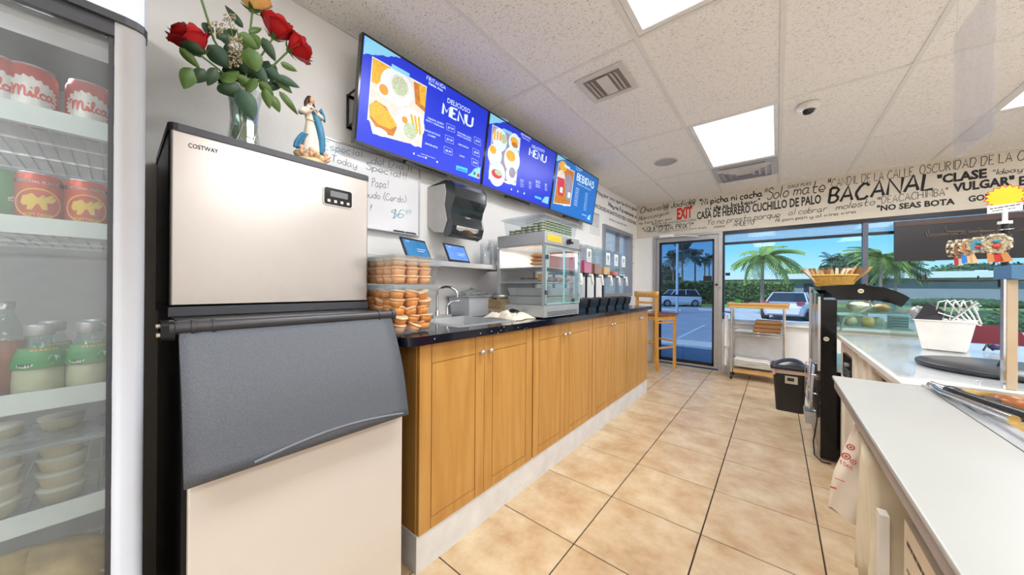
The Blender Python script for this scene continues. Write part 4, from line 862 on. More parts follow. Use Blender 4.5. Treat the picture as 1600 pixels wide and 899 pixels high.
# ============================================================ whiteboard
t = thing('whiteboard', 'whiteboard with blue and black handwriting on the left wall behind the ice machine', 'whiteboard', (-1.765, .92, 1.465))
b = MB(mat('whiteboard_surface', (232, 233, 238), .2, var=.01)); b.box(WX+.001, WX+.010, .63, 1.212, 1.475, 1.893); bo = b.build('board', t)
b = MB(mat('whiteboard_frame', (206, 208, 212), .35, .4))
for a, c, d, e in ((.622, .632, 1.467, 1.90), (1.21, 1.22, 1.467, 1.90), (.632, 1.21, 1.892, 1.90), (.632, 1.21, 1.467, 1.477)): b.box(WX+.001, WX+.016, a, c, d, e)
b.box(WX+.016, WX+.045, .80, 1.19, 1.467, 1.470); b.build('frame', t)
WB = Plane((WX+.010, 0, 0), (0, 1, 0), (0, 0, 1)); TEAL = mat('teal_marker', (60, 150, 170), .6); MK = mat('black_marker', (40, 36, 50), .6); PUR = mat('dark_marker', (66, 50, 96), .6)
b = MB(TEAL); kw = dict(style='script', w=.42, slant=.1)
px_text(b, WB, 'Especial', (506, 233), (566, 246), 13, TEAL, **kw); px_text(b, WB, 'del Dia', (580, 255), (631, 266), 11, TEAL, **kw); px_text(b, WB, '!!', (635, 268), (642, 270), 9, MK, **kw)
px_text(b, WB, 'Today', (517, 252), (557, 263), 11, MK, **kw); px_text(b, WB, 'Special!!', (572, 264), (634, 280), 11, MK, **kw)
px_text(b, WB, 'Papa!', (581, 292), (606, 294), 13, PUR, **kw); px_text(b, WB, 'nudo (Cerdo)', (570, 308), (634, 317), 11, PUR, **kw); px_text(b, WB, '!', (576, 329), (579, 329), 9, PUR, **kw)
px_text(b, WB, '$6', (610, 341), (630, 340), 12, TEAL, **kw); px_text(b, WB, '99', (632, 336), (641, 335), 7, TEAL, **kw); b.build('handwriting', bo)
for k, (y, c, l) in enumerate(((1.06, (40, 40, 60), 'dark marker pen on the whiteboard ledge, left one'), (1.14, (60, 50, 70), 'dark marker pen on the whiteboard ledge, nearer the towel dispenser'))):
    b = MB(mat('pen_%s' % 'ab'[k], c, .4)); b.cyl((WX+.03, y-.03, 1.477), (WX+.03, y+.035, 1.477), .006, n=10); b.cyl((WX+.03, y+.035, 1.477), (WX+.03, y+.042, 1.477), .004, n=8); tag(b.build('marker_pen'), l, 'pen')

# ============================================================ three menu screens
BLU = mat('menu_blue', (16, 46, 200), .3, emit=.38, var=.01); BLU2 = mat('menu_azure', (22, 104, 186), .3, emit=.38, var=.02); MW = mat('menu_white', (205, 226, 245), .3, emit=.38); MLB = mat('menu_light_blue', (128, 196, 232), .3, emit=.38)
FYW = mat('food_yellow', (226, 168, 40), .4, emit=.32, var=.2, vscale=60); FBR = mat('food_brown', (190, 116, 30), .4, emit=.3, var=.2, vscale=50); FPK = mat('food_pale', (214, 204, 196), .4, emit=.35, var=.08, vscale=40); FGN = mat('food_slaw', (176, 190, 160), .4, emit=.35, var=.25, vscale=120); FRD = mat('food_red', (196, 40, 60), .4, emit=.35, var=.2, vscale=40); FOR = mat('food_egg', (240, 140, 30), .4, emit=.4); CYN = mat('menu_cyan', (60, 190, 215), .3, emit=.38); FPU = mat('table_grey', (150, 140, 160), .4, emit=.3, var=.15, vscale=30)
SCRN_N = Plane((-1.655, 0, 1.878), (0, 1, 0), (.080, 0, .518)); TVH = .524; TVW = .904
def jag(p0, p1, n, amp, seed):
    r = random.Random(seed); return [(p0[0]+(p1[0]-p0[0])*i/n, p0[1]+(p1[1]-p0[1])*i/n+r.uniform(-amp, amp)) for i in range(n+1)]
def tv(label, k):
    y0 = .757+k*.908; pl = Plane((-1.655, y0, 1.878), (0, 1, 0), (.080, 0, .518))
    t = thing('menu_screen', label, 'screen', tuple(pl.pt(TVW/2, 0, -.03)), 0, 'menu screens above the counter')
    def slab(a0, a1, b0, b1, d0, d1, m): b_ = MB(m); b_.add([pl.pt(a, c, d) for a in (a0, a1) for c in (b0, b1) for d in (d0, d1)], [(0, 1, 3, 2), (4, 6, 7, 5), (0, 4, 5, 1), (2, 3, 7, 6), (0, 2, 6, 4), (1, 5, 7, 3)]); return b_
    slab(0, TVW, 0, TVH, -.035, -.002, GLOSSBLACK).build('casing', t, bevel=.002)
    b_ = slab(0, TVW, 0, .014, -.002, .002, mat('bezel_grey', (70, 70, 78), .3, .3)); b_.add(slab(0, .009, .014, TVH, -.002, .002, None).v, [(0, 1, 3, 2), (4, 6, 7, 5), (0, 4, 5, 1), (2, 3, 7, 6), (0, 2, 6, 4), (1, 5, 7, 3)], GLOSSBLACK)
    for q in ((TVW-.009, TVW, .014, TVH), (.009, TVW-.009, TVH-.010, TVH)): b_.add(slab(*q, -.002, .002, None).v, [(0, 1, 3, 2), (4, 6, 7, 5), (0, 4, 5, 1), (2, 3, 7, 6), (0, 2, 6, 4), (1, 5, 7, 3)], GLOSSBLACK)
    b_.build('bezel', t)
    s = slab(.009, TVW-.009, .014, TVH-.010, -.002, 0, BLU if k < 2 else BLU2).build('screen', t)
    b_ = MB(GLOSSBLACK); b_.box(WX+.002, WX+.012, y0+.01, y0+.89, 1.985, 2.0); b_.box(WX+.002, WX+.012, y0+.01, y0+.89, 2.15, 2.165); b_.tube([(WX+.008, y0+.015, 1.992), (-1.695, y0+.015, 1.992), (-1.665, y0+.015, 2.158), (WX+.008, y0+.015, 2.158)], .007, 6, closed=True); b_.tube([(WX+.008, y0+.6, 1.992), (-1.695, y0+.6, 1.992), (-1.665, y0+.6, 2.158), (WX+.008, y0+.6, 2.158)], .007, 6, closed=True); b_.build('wall_bracket', t)
    b_ = MB(GLOSSBLACK); b_.add([pl.pt(a, c, d) for a in (.30, .60) for c in (-.014, 0) for d in (-.034, -.006)], [(0, 1, 3, 2), (4, 6, 7, 5), (0, 4, 5, 1), (2, 3, 7, 6), (0, 2, 6, 4), (1, 5, 7, 3)]); b_.build('sensor_bar', t)
    return pl, s
pl, s = tv('first and nearest menu screen, big food photo and DELICIOSO MENU', 0)
SX, SY = TVW, TVH
def H(u, v): return pl.hit(u, v)
b = MB(MLB); X1 = lambda x, y: H(550+x*.267, 50+y*.267)
tl = X1(74, 18); tr = X1(290, 148)
poly(b, pl, [X1(74, 18)]+jag(X1(66, 128), X1(290, 150), 14, .004, 1), MLB, .0008)
# torn photo
ph = [X1(118, 142), X1(438, 320), X1(405, 684)]+jag(X1(405, 684), X1(88, 520), 16, .006, 2)
poly(b, pl, ph, MW, .0008); poly(b, pl, [X1(121, 150), X1(434, 325), X1(402, 668), X1(300, 645), X1(120, 595), X1(96, 500)], FPK, .0012)
poly(b, pl, [X1(121, 150), X1(300, 248), X1(290, 300), X1(200, 330), X1(112, 290)], FYW, .0014)
poly(b, pl, [X1(360, 290), X1(434, 325), X1(425, 470), X1(370, 420)], FBR, .0014); poly(b, pl, [X1(390, 300), X1(434, 325), X1(428, 440), X1(400, 425)], FYW, .0016)
def el(u, v, ru, m, e, asp=1.0):
    a, c = X1(u, v); r_ = abs(X1(u+ru, v)[0]-a); disc(b, pl, a, c, r_, m, e, 22, r_*asp)
el(265, 325, 95, MW, .0016, .9); el(280, 318, 56, FPK, .0018); el(280, 318, 46, FGN, .0020); el(190, 340, 42, MW, .0018); el(185, 338, 28, FOR, .0020)
poly(b, pl, [X1(100, 428), X1(140, 400), X1(200, 440), X1(262, 560), X1(240, 610), X1(160, 590), X1(104, 500)], FBR, .0016); poly(b, pl, [X1(104, 420), X1(150, 405), X1(215, 470), X1(262, 548), X1(225, 570), X1(150, 540), X1(102, 480)], FYW, .0018)
el(345, 535, 82, MW, .0016, .85)
for i in range(3): poly(b, pl, [X1(338+i*22, 478+i*8), X1(352+i*22, 484+i*8), X1(372+i*16, 585+i*8), X1(360+i*16, 590+i*8)], FYW, .0018)
el(308, 515, 18, FOR, .002); el(340, 580, 40, FGN, .0020); el(160, 585, 48, MW, .0019, .45)
poly(b, pl, [X1(232, 186), X1(336, 244), X1(334, 268), X1(230, 212)], MLB, .0022)
px_text(b, pl, 'FRITANGA', (550+437*.267, 50+278*.267), (550+547*.267, 50+338*.267), 6, MW, style='caps', w=.9); px_text(b, pl, 'Santa Ana', (550+447*.267, 50+304*.267), (550+530*.267, 50+350*.267), 4, MW, bold=.03)
px_text(b, pl, 'DELICIOSO', (550+557*.267, 50+412*.267), (550+690*.267, 50+480*.267), 8, MW, bold=.01); px_text(b, pl, 'MENU', (550+530*.267, 50+480*.267), (550+702*.267, 50+558*.267), 17, MW, style='caps', w=1.25)
T3 = lambda s_, x0, y0, x1, y1, h: px_text(b, pl, s_, (550+x0*.267, 50+y0*.267), (550+x1*.267, 50+y1*.267), h, MW, bold=.015)
T3('TAJADAS, QUESO', 440, 506, 535, 546, 2.8); T3('FRITO Y ENSALADA', 432, 520, 538, 566, 2.8); T3('TACOS DE POLLO', 424, 578, 515, 612, 2.8); T3('O CARNE', 443, 606, 487, 622, 2.8); T3('ENCHILADAS', 428, 656, 500, 682, 2.8)
T3('NACATAMAL QUESO', 617, 590, 697, 628, 2.4); T3('FRITO Y ENSALADA', 615, 606, 697, 642, 2.4); T3('REPOCHETAS', 622, 660, 680, 684, 2.4); T3('BAHO', 630, 726, 658, 738, 2.4)
for (x0, y0, txt) in ((552, 534, '$7.99'), (545, 602, '$7.99'), (538, 668, '$5.99'), (714, 612, '$7.99'), (706, 678, '$6.50'), (700, 738, '$10.99')):
    w_ = 48 if x0 < 600 else 38
    c4 = [X1(x0, y0+38), X1(x0+w_, y0+56), X1(x0+w_, y0+20), X1(x0, y0)]
    for i in range(4): (a0, b0), (a1, b1) = c4[i], c4[(i+1) % 4]; b.add([pl.pt(a0, b0, .001), pl.pt(a1, b1, .001), pl.pt(a1, b1+.0015, .001), pl.pt(a0, b0+.0015, .001)] if i % 2 == 0 else [pl.pt(a0, b0, .001), pl.pt(a0+.0015, b0, .001), pl.pt(a1+.0015, b1, .001), pl.pt(a1, b1, .001)], [(0, 1, 2, 3)], MW)
    T3(txt, x0+8, y0+29, x0+w_-6, y0+29+(w_-14)*.38, 3.4)
T3('www.', 400, 713, 490, 745, 1.6); 
for q in (362, 432, 498): el(q, 712+(q-362)*.36, 5, MW, .001); 
T3('ORDENE AHORA', 380, 724, 425, 738, 1.6)
poly(b, pl, [X1(610, 780), X1(676, 800), X1(674, 826), X1(608, 806)], CYN, .001); px_text(b, pl, 'SABROSO', (550+614*.267, 50+804*.267), (550+670*.267, 50+820*.267), 3, BLU, bold=.03, eps=.0015)
poly(b, pl, [X1(676, 838), X1(745, 862), X1(752, 792), X1(715, 800), X1(700, 822)], MLB, .001); el(738, 840, 8, FRD, .0014); el(716, 828, 7, GRN, .0014)
b.build('menu_artwork', s)
pl, s = tv('second and middle menu screen, four plates of food and MENU', 1)
b = MB(MLB); X2 = lambda x, y: pl.hit(740+x*.2, 170+y*.2); X1 = X2
poly(b, pl, [X2(126, 28)]+jag(X2(118, 118), X2(272, 100), 10, .004, 3), MLB, .0008)
poly(b, pl, [X2(146, 122), X2(366, 232), X2(330, 598)]+jag(X2(330, 598), X2(116, 545), 12, .006, 4), MW, .0008); poly(b, pl, [X2(148, 128), X2(362, 238), X2(328, 580), X2(120, 540)], FPU, .0012)
for (u, v, r_) in ((205, 245, 58), (318, 268, 46), (165, 362, 56), (300, 400, 62), (182, 510, 64), (292, 520, 42)): el(u, v, r_, MW, .0016, 1.0)
for i in range(3): poly(b, pl, [X2(160+i*22, 162+i*10), X2(174+i*22, 170+i*10), X2(168+i*22, 246+i*4), X2(154+i*22, 240+i*4)], FYW, .002)
el(235, 238, 24, FGN, .002); el(318, 255, 32, FYW, .002, .6); el(320, 285, 26, FBR, .002, .5); el(150, 320, 28, FYW, .002, .8); el(290, 370, 38, FYW, .002, .7); el(180, 510, 42, FRD, .002, .55); el(192, 500, 30, FGN, .0022, .5); el(300, 500, 26, FPU, .002)
poly(b, pl, [X2(230, 152), X2(298, 186), X2(298, 208), X2(228, 176)], MLB, .0022)
T4 = lambda s_, x0, y0, x1, y1, h, bd=.02: px_text(b, pl, s_, (740+x0*.2, 170+y0*.2), (740+x1*.2, 170+y1*.2), h, MW, **(dict(style='caps', w=1.2) if s_ in ('MENU', 'BEBIDAS') else dict(bold=min(bd, .015))))
T4('FRITANGA', 369, 204, 448, 244, 3.6, .02); T4('Santa Ana', 378, 226, 436, 258, 2.4); T4('DELICIOSO', 453, 302, 552, 345, 5, .01); T4('MENU', 433, 362, 562, 424, 12, .022)
for y_ in (0, 26, 60, 90):
    T4('PLATO TIPICO', 362, 556+y_*.55, 390, 566+y_*.55, 1.8); T4('$9.99', 432, 576+y_*.5, 450, 582+y_*.5, 1.8); T4('ESPECIAL', 485, 566+y_*.5, 520, 576+y_*.5, 1.8); T4('$8.50', 556, 592+y_*.5, 572, 598+y_*.5, 1.8)
for q in (295, 345, 395): el(q, 630+(q-295)*.32, 5, MW, .001)
poly(b, pl, [X2(478, 678), X2(530, 696), X2(528, 714), X2(476, 696)], CYN, .001); poly(b, pl, [X2(530, 728), X2(580, 746), X2(588, 690), X2(560, 686), X2(545, 702)], MLB, .001)
b.build('menu_artwork', s)
pl, s = tv('third and farthest menu screen, two drinks and the word BEBIDAS', 2)
b = MB(MLB); X1 = X3 = lambda x, y: pl.hit(740+x*.2, 170+y*.2)
poly(b, pl, [X3(652, 346)]+jag(X3(642, 412), X3(735, 392), 8, .004, 5), MLB, .0008)
poly(b, pl, [X3(666, 422), X3(790, 492), X3(755, 765)]+jag(X3(755, 765), X3(622, 740), 10, .006, 6), MW, .0008); poly(b, pl, [X3(668, 428), X3(787, 497), X3(752, 750), X3(626, 735)], FBR, .0012)
el(700, 450, 30, FYW, .0014, .7)
for (u, v, m_) in ((682, 560, FRD), (742, 600, FPU)):
    el(u, v-20, 32, FPU if m_ != FRD else FPK, .0016, 1.0); poly(b, pl, [X3(u-30, v-30), X3(u+28, v-10), X3(u+14, v+125), X3(u-22, v+110)], m_, .0018); poly(b, pl, [X3(u-8, v+50), X3(u+14, v+58), X3(u+10, v+100), X3(u-10, v+92)], MW, .0020)
poly(b, pl, [X3(708, 434), X3(752, 458), X3(750, 478), X3(706, 452)], MW, .0022)
T4('Fritanga', 798, 456, 850, 486, 2.2); T4('Santa Ana', 800, 474, 836, 492, 1.8); T4('BEBIDAS', 806, 556, 934, 622, 11, .03); T4('FRESCOS Y BATIDOS', 812, 590, 915, 642, 2, .01)
for i in range(9): T4('CACAO' if i % 2 else 'TAMARINDO', 796-i*2, 622+i*16, 824-i*2, 634+i*16, 1.8, .01); T4('$3.50', 874-i*2, 662+i*16, 892-i*2, 670+i*16, 1.6, .01)
T4('GRACIAS', 846, 828, 880, 842, 1.8); poly(b, pl, [X3(882, 860), X3(908, 874), X3(912, 826), X3(896, 836)], MLB, .001)
b.build('menu_artwork', s)

# notice sheet beside the third screen
t = MB(mat('paper_white', (226, 226, 226), .7)); a0, b0 = LEFT.hit(922, 366); a1, b1 = LEFT.hit(937, 337); t.box(WX+.001, WX+.003, a0, a1, b0+.01, b1+.02); NP = Plane((WX+.003, 0, 0), (0, 1, 0), (0, 0, 1))
for i in range(7): blur_line(t, NP, a0+.03, b1-.01-i*.025, a1-.03, b1-.01-i*.025, .006 if i else .012, INK, .0005, i)
tag(t.build('paper_notice'), 'white printed paper notice on the left wall under the third screen', 'notice')

# ============================================================ food warmer on the worktop
t = thing('food_warmer', 'steel and glass countertop food warmer with yellow sticker, under the third menu screen', 'food warmer', (-1.30, 1.90, .955))
wx0, wx1, wy0, wy1 = -1.50, -1.105, 1.672, 2.118
TEALM = mat('aqua_door_edge', (150, 214, 214), .3, .2)
area((wx0+wx1)/2, (wy0+wy1)/2, 1.412, .25, .3, 2.2, (1, .9, .8))  # unseen lamp added under the hood to brighten the warmer's interior
b = MB(STEEL2); b.box(wx0, wx1, wy0, wy1, .962, 1.035); b.build('base', t, bevel=.003)
b = MB(STEEL2); b.box(wx0, wx1, wy0, wy1, 1.425, 1.50); b.box(wx0+.01, wx1-.01, wy0-.0, wy1, 1.415, 1.425); b.build('hood', t, bevel=.003)
for x in (wx0, wx1-.022):
    for y in (wy0, wy1-.022): b = MB(STEEL2); b.box(x, x+.022, y, y+.022, 1.035, 1.4148); b.build('corner_post', t)
for z in (1.178, 1.275):
    b = MB(STEEL2); b.box(wx0+.004, wx1-.024, wy0+.004, wy1-.004, z, z+.006)
    b.build('shelf', t)
b = MB(clear('warmer_glass', (250, 253, 253), .02, .04, fres=.3)); b.box(wx0+.022, wx1-.022, wy0+.008, wy0+.012, 1.04, 1.41); b.build('side_glass', t)
b = MB(MATS['warmer_glass']); b.box(wx0+.022, wx1-.022, wy1-.012, wy1-.008, 1.04, 1.41); b.build('side_glass', t)
b = MB(mat('warmer_back', (206, 194, 186), .4, .2)); b.box(wx0, wx0+.004, wy0+.022, wy1-.022, 1.035, 1.41); b.build('back_panel', t)
mid = (wy0+wy1)/2
for a, c, hy in ((wy0+.002, mid-.002, wy0+.012), (mid+.002, wy1-.002, wy1-.012)):
    b = MB(MATS['warmer_glass']); b.box(wx1+.002, wx1+.006, a, c, 1.045, 1.405); d = b.build('glass_door', t)
    e = MB(TEALM)
    for q in ((a, a+.005, 1.045, 1.405), (c-.005, c, 1.045, 1.405), (a, c, 1.045, 1.05), (a, c, 1.40, 1.405)): e.box(wx1+.0015, wx1+.0065, *q)
    e.build('door_edge', d)
    for z in (1.12, 1.34): e = MB(CHROME); e.box(wx1-.002, wx1+.011, hy-.012, hy+.012, z-.014, z+.014); e.build('hinge', d)
b = MB(mat('yellow_sticker', (238, 206, 50), .5)); b.box(wx1, wx1+.0015, wy0+.03, wy0+.19, 1.445, 1.485); so = b.build('warning_sticker', t)
WP = Plane((wx1+.0015, 0, 0), (0, 1, 0), (0, 0, 1)); b = MB(ORANGE); [blur_line(b, WP, wy0+.04, z_, wy0+.18, z_, .005, FOR) for z_ in (1.452, 1.462, 1.473)]; b.build('lettering', so)
b = MB(BLACK); b.cyl((wx1, wy0+.28, 1.462), (wx1+.02, wy0+.28, 1.462), .02, .017); b.box(wx1+.02, wx1+.025, wy0+.275, wy0+.285, 1.445, 1.48); b.cyl((wx1, wy0+.34, 1.462), (wx1+.006, wy0+.34, 1.462), .008); b.build('dial', t)
b = MB(BLACK)
for i in range(3): b.box(wx1, wx1+.001, wy0+.03, wy1-.03, .972+i*.010, .976+i*.010)
b.build('vent_slot', t)
b = MB(BLACK); [b.cyl((x, y, .9555), (x, y, .962), .015, n=10) for x in (wx0+.03, wx1-.03) for y in (wy0+.03, wy1-.03)]; b.build('foot', t)
PASTRY = mat('golden_pastry', (206, 140, 62), .6, var=.25, vscale=40, bump=.4, bscale=60); MEAT = mat('brown_fried_food', (150, 86, 42), .6, var=.25, vscale=50, bump=.6, bscale=80)
random.seed(11)
b = MB(MEAT)
for i in range(14): b.ball((-1.42+.05*(i % 7)+random.uniform(-.01, .01), 1.86+.12*(i//7)+random.uniform(-.02, .02), 1.204), (.022, .026, .018), 8)
tag(b.build('fried_snack_heap'), 'brown fried snacks on the middle warmer shelf seen through the glass', 'snacks', None, 'stuff')
for k, (x, y) in enumerate(((-1.20, 1.74), (-1.21, 1.76), (-1.20, 1.745))):
    b = MB(PASTRY); z = 1.306+k*.026; b.lathe([(0, z-.012), (.045, z-.012), (.058, z-.002), (.045, z+.009), (0, z+.013)], (x, y, 0), 20)
    tag(b.build('stuffed_pastry'), ('lowest', 'middle', 'topmost')[k]+' flat golden pastry of the pile at the top left of the food warmer', 'pastry', 'pastries in the food warmer')
t = thing('foil_tray', 'shallow foil tray on the middle shelf of the food warmer', 'tray', (-1.30, 1.75, 1.185)); b = MB(MATS['foil']); b.frustum((-1.30, 1.755), .24, .10, .26, .12, 1.1845, 1.201, None, 0, .002); b.build('tray_body', t)
b = MB(mat('yellow_snack', (230, 160, 50), .5)); b.rbox(-1.20, -1.14, 1.72, 1.77, 1.202, 1.238, .015); b.build('snack', t)
for z, l in ((1.092, 'upper'), (1.0352, 'lower')):
    b = MB(STEEL2); b.frustum((-1.29, 1.90), .28, .34, .31, .37, z+.001, z+.055, None, 0, .003); tag(b.build('steel_tray'), 'shallow steel tray in the food warmer, the %s one of two' % l, 'tray')
# box of green cups on the warmer
t = thing('clear_food_bin', 'clear lidded bin of small green cups on top of the food warmer', 'tub', (-1.29, 1.90, 1.5)); cxx, cyy = -1.285, 1.895
b = MB(BINP); b.shell((cxx, cyy), .31, .40, .33, .43, 1.501, 1.60); b.build('body', t)
b = MB(MATS['bin_lid_plastic']); b.frustum((cxx, cyy), .36, .46, .35, .45, 1.60, 1.612); b.build('lid', t)
GC = mat('green_salsa', (96, 112, 52), .4, var=.1); WL = mat('cup_lid_clear_white', (206, 210, 200), .3)
g0 = MB(GC); g0.lathe([(0, 0), (.0175, 0), (.021, .011), (0, .0111)], (0, 0, 0), 10); g0.lathe([(.021, .011), (.0225, .012), (.0225, .016), (0, .016)], (0, 0, 0), 10, WL); gm = None
for lv in range(5):
    for i in range(6):
        for j in range(8):
            if i not in (0, 5) and j not in (0, 7) and lv < 4: continue
            if j < 4 and lv > 1+(i+j)//2: continue
            if gm is None: o = g0.build('salsa_cup'); gm = o.data
            else: o = bpy.data.objects.new('salsa_cup', gm); COL.objects.link(o)
            o.location = (cxx-.125+i*.05, cyy-.17+j*.048, 1.504+lv*.017); tag(o, 'tiny green salsa cup stacked in the bin on the food warmer', 'cup', 'green salsa cups on the food warmer')
b = MB(BLACK); b.grid(lambda u, v: V(-1.30+.045*cos(2*pi*u)*sin(pi*v), 1.610+.035*sin(2*pi*u)*sin(pi*v), .983-.027*cos(pi*v)+.008*mnoise.noise(V(u*9, v*9, 1))), 22, 10); tag(b.build('black_bag'), 'crumpled black bag on the worktop against the food warmer', 'bag')

# ============================================================ juice dispensers
JU = [('ruby_juice', (206, 30, 44)), ('pink_juice', (232, 96, 130)), ('brown_juice', (176, 92, 30)), ('yellow_juice', (244, 180, 30)), ('orange_juice', (224, 84, 36)), ('pale_water', (214, 224, 230))]
lev = [.9, .5, .42, .33, .16, .08]
labs = ['juice dispenser with red drink, nearest the food warmer', 'juice dispenser with pink drink, second from the food warmer', 'juice dispenser with brown drink, third from the food warmer', 'juice dispenser with yellow drink, fourth from the food warmer', 'juice dispenser with little orange drink, second from the far end', 'almost empty juice dispenser at the far end of the worktop']
TANK = clear('juice_tank_plastic', (240, 244, 246), .06, .08); TAPW = mat('tap_white', (232, 232, 230), .35)
for k in range(6):
    y = 2.40+k*.205; x0, x1 = -1.50, -1.27; hw = .075
    t = thing('juice_dispenser', labs[k], 'dispenser', (-1.38, y, .955), 0, 'juice dispensers along the worktop')
    b = MB(BLACK); b.box(x0, x1+.04, y-hw, y+hw, .9555, .985); b.add([(x1+.05, y-hw, .985), (x1+.05, y+hw, .985), (x1-.08, y+hw, .985), (x1-.08, y-hw, .985), (x1+.065, y-hw, 1.055), (x1+.065, y+hw, 1.055), (x1-.02, y+hw, 1.065), (x1-.02, y-hw, 1.065)], [(3, 2, 1, 0), (4, 5, 6, 7), (0, 1, 5, 4), (1, 2, 6, 5), (2, 3, 7, 6), (3, 0, 4, 7)]); b.build('base', t)
    b = MB(BLACK); b.box(x0, x0+.012, y-.012, y+.012, .985, 1.262); b.box(x0, x1+.01, y-hw-.005, y+hw+.005, 1.262, 1.276); b.build('stand', t)
    b = MB(TANK); b.shell(((x0+x1)/2, y), x1-x0, 2*hw, x1-x0+.01, 2*hw+.008, 1.277, 1.50); b.build('tank', t)
    b = MB(TANK); b.rbox(x0-.008, x1+.010, y-hw-.006, y+hw+.006, 1.50, 1.518, .008); b.build('lid', t)
    b = MB(mat(JU[k][0], JU[k][1], .25, emit=0)); b.box(x0+.006, x1-.006, y-hw+.006, y+hw-.006, 1.282, 1.282+.21*lev[k]); b.build('juice', t)
    b = MB(TAPW); b.cyl((x1+.002, y, 1.262), (x1+.04, y, 1.255), .014, n=12); b.cyl((x1+.035, y, 1.268), (x1+.038, y, 1.205), .010, .013, n=12); b.box(x1+.03, x1+.052, y-.006, y+.006, 1.175, 1.215); b.build('tap', t)
    if k != 0 and k != 2:
        b = MB(mat('label_paper', (226, 228, 230), .6)); b.box(x1+.005, x1+.0062, y-.045, y+.045, 1.375, 1.49); lo = b.build('label', t)
        b = MB(INK); pl = Plane((x1+.0063, 0, 0), (0, 1, 0), (0, 0, 1)); r_ = random.Random(k)
        disc(b, pl, y, 1.443, .026, GREYFRAME, .0004); blur_line(b, pl, y-.036, 1.402, y+.036, 1.402, .008, GREYFRAME, .0005, k); blur_line(b, pl, y-.036, 1.386, y+.036, 1.386, .006, GREYFRAME, .0005, k+9); b.build('label_print', lo)
# ============================================================ bar stool
WOOD = mat('golden_pine', (222, 166, 78), .35, var=.08, vscale=10, stretch=(3, 3, .5), c2=(200, 138, 58), coat=.3); SEATW = mat('dark_seat_wood', (150, 84, 50), .35, var=.1, coat=.3)
A_ = V(-1.281, 4.778, 0); B_ = V(-1.134, 5.10, 0); ex = (B_-A_).normalized(); ey = V(-ex.y, ex.x, 0); w_ = (B_-A_).length; dd = .34
t = thing('bar_stool', 'golden wooden bar stool with dark seat and low back, by the entrance door', 'stool', tuple(A_+ex*w_/2+ey*dd/2))
def leg(p, z1, tl, name='leg'):
    b = MB(WOOD); s_ = .019; a = p; c = p+tl
    b.add([q+V(sx*s_, sy*s_, z) for q, z in ((a, 0), (c, z1)) for sx, sy in ((-1, -1), (1, -1), (1, 1), (-1, 1))], [(3, 2, 1, 0), (4, 5, 6, 7)]+[(i, (i+1) % 4, 4+(i+1) % 4, 4+i) for i in range(4)]); return b.build(name, t)
A2, B2 = A_+ey*dd, B_+ey*dd; ins = .02
leg(A_, 1.10, ey*.0+V(0, 0, 0)-ex*.03); leg(B_, .775, V(0, 0, 0)); leg(A2, 1.10, -ex*.03); leg(B2, .775, V(0, 0, 0))
b = MB(SEATW); p = [A_-ex*.03-ey*.035, B_+ex*.035-ey*.035, B2+ex*.035+ey*.035, A2-ex*.03+ey*.035]; b.prism([(q.x, q.y) for q in p], .775, .80); b.build('seat', t, bevel=.008)
def bar(p, q, z, h=.028, w=.012, name='stretcher'):
    b = MB(WOOD); d = (q-p).normalized(); n = V(-d.y, d.x, 0)*w/2
    b.add([r+s_+V(0, 0, zz) for r in (p, q) for s_ in (-n, n) for zz in (z, z+h)], [(0, 1, 3, 2), (4, 6, 7, 5), (0, 4, 5, 1), (2, 3, 7, 6), (0, 2, 6, 4), (1, 5, 7, 3)]); b.build(name, t)
for p, q in ((A_, B_), (A2, B2), (A_, A2), (B_, B2)): bar(p, q, .70, .055, .016, 'apron')
bar(A_, B_, .30); bar(B_, B2, .38); bar(A_, A2, .38); bar(A2, B2, .30); bar(A_, B_, .66, .02)
b = MB(WOOD); bk = [A_-ex*.03, A2-ex*.03]
b.grid(lambda u, v: bk[0].lerp(bk[1], -.12+1.24*u)-ex*(.035*sin(pi*u))+V(0, 0, 1.025+.085*v), 10, 2); b.build('backrest', t, solid=.018)
bar(A_-ex*.03, A2-ex*.03, .93, .03, .012, 'back_rail')

# ============================================================ wire cart
cy0 = 4.985
def xk(u, y): return FRONT_at(y).hit(u, 449.5)[0]
def FRONT_at(y): return Plane((0, y, 0), (1, 0, 0), (0, 0, 1))
cxl, cxr = xk(1143, cy0), xk(1226, cy0); cyb = 5.27
t = thing('wire_cart', 'chrome wire cart on casters with a wooden top, under the front window', 'cart', ((cxl+cxr)/2, (cy0+cyb)/2, 0))
b = MB(mat('cart_wood_top', (208, 160, 92), .45, var=.1, stretch=(1, 6, 6))); b.rbox(cxl-.035, cxr+.04, cy0-.04, cyb+.03, .915, .955, .02); b.rbox(cxl-.045, cxr+.05, cy0-.05, cyb+.04, .955, .975, .025); b.build('wooden_top', t)
for x in (cxl, cxr):
    for y in (cy0, cyb): b = MB(CHROME); b.cyl((x, y, .09), (x, y, .915), .0125, n=10); [b.cyl((x, y, z), (x, y, z+.004), .0145, n=10) for z in [.12+.05*i for i in range(16)]]; b.build('post', t); b = MB(BLACK); b.cyl((x-.012, y, .035), (x+.012, y, .035), .034, n=14); b.cyl((x, y, .05), (x, y, .09), .010, n=8); b.build('caster', t)
for z in (.14, .575):
    b = MB(CHROME); e = .003
    for zz in (z, z+.035): b.tube([(cxl, cy0, zz), (cxr, cy0, zz), (cxr, cyb, zz), (cxl, cyb, zz)], e, 6, closed=True)
    for i in range(22): x = cxl+(cxr-cxl)*i/21; b.tube([(x, cy0, z+.035), (x, cyb, z+.035)], .0016, 5)
    for i in range(18): x = cxl+(cxr-cxl)*i/17; b.tube([(x, cy0, z), (x+(cxr-cxl)/34, cy0, z+.035)], .0013, 4)
    b.build('wire_shelf', t)
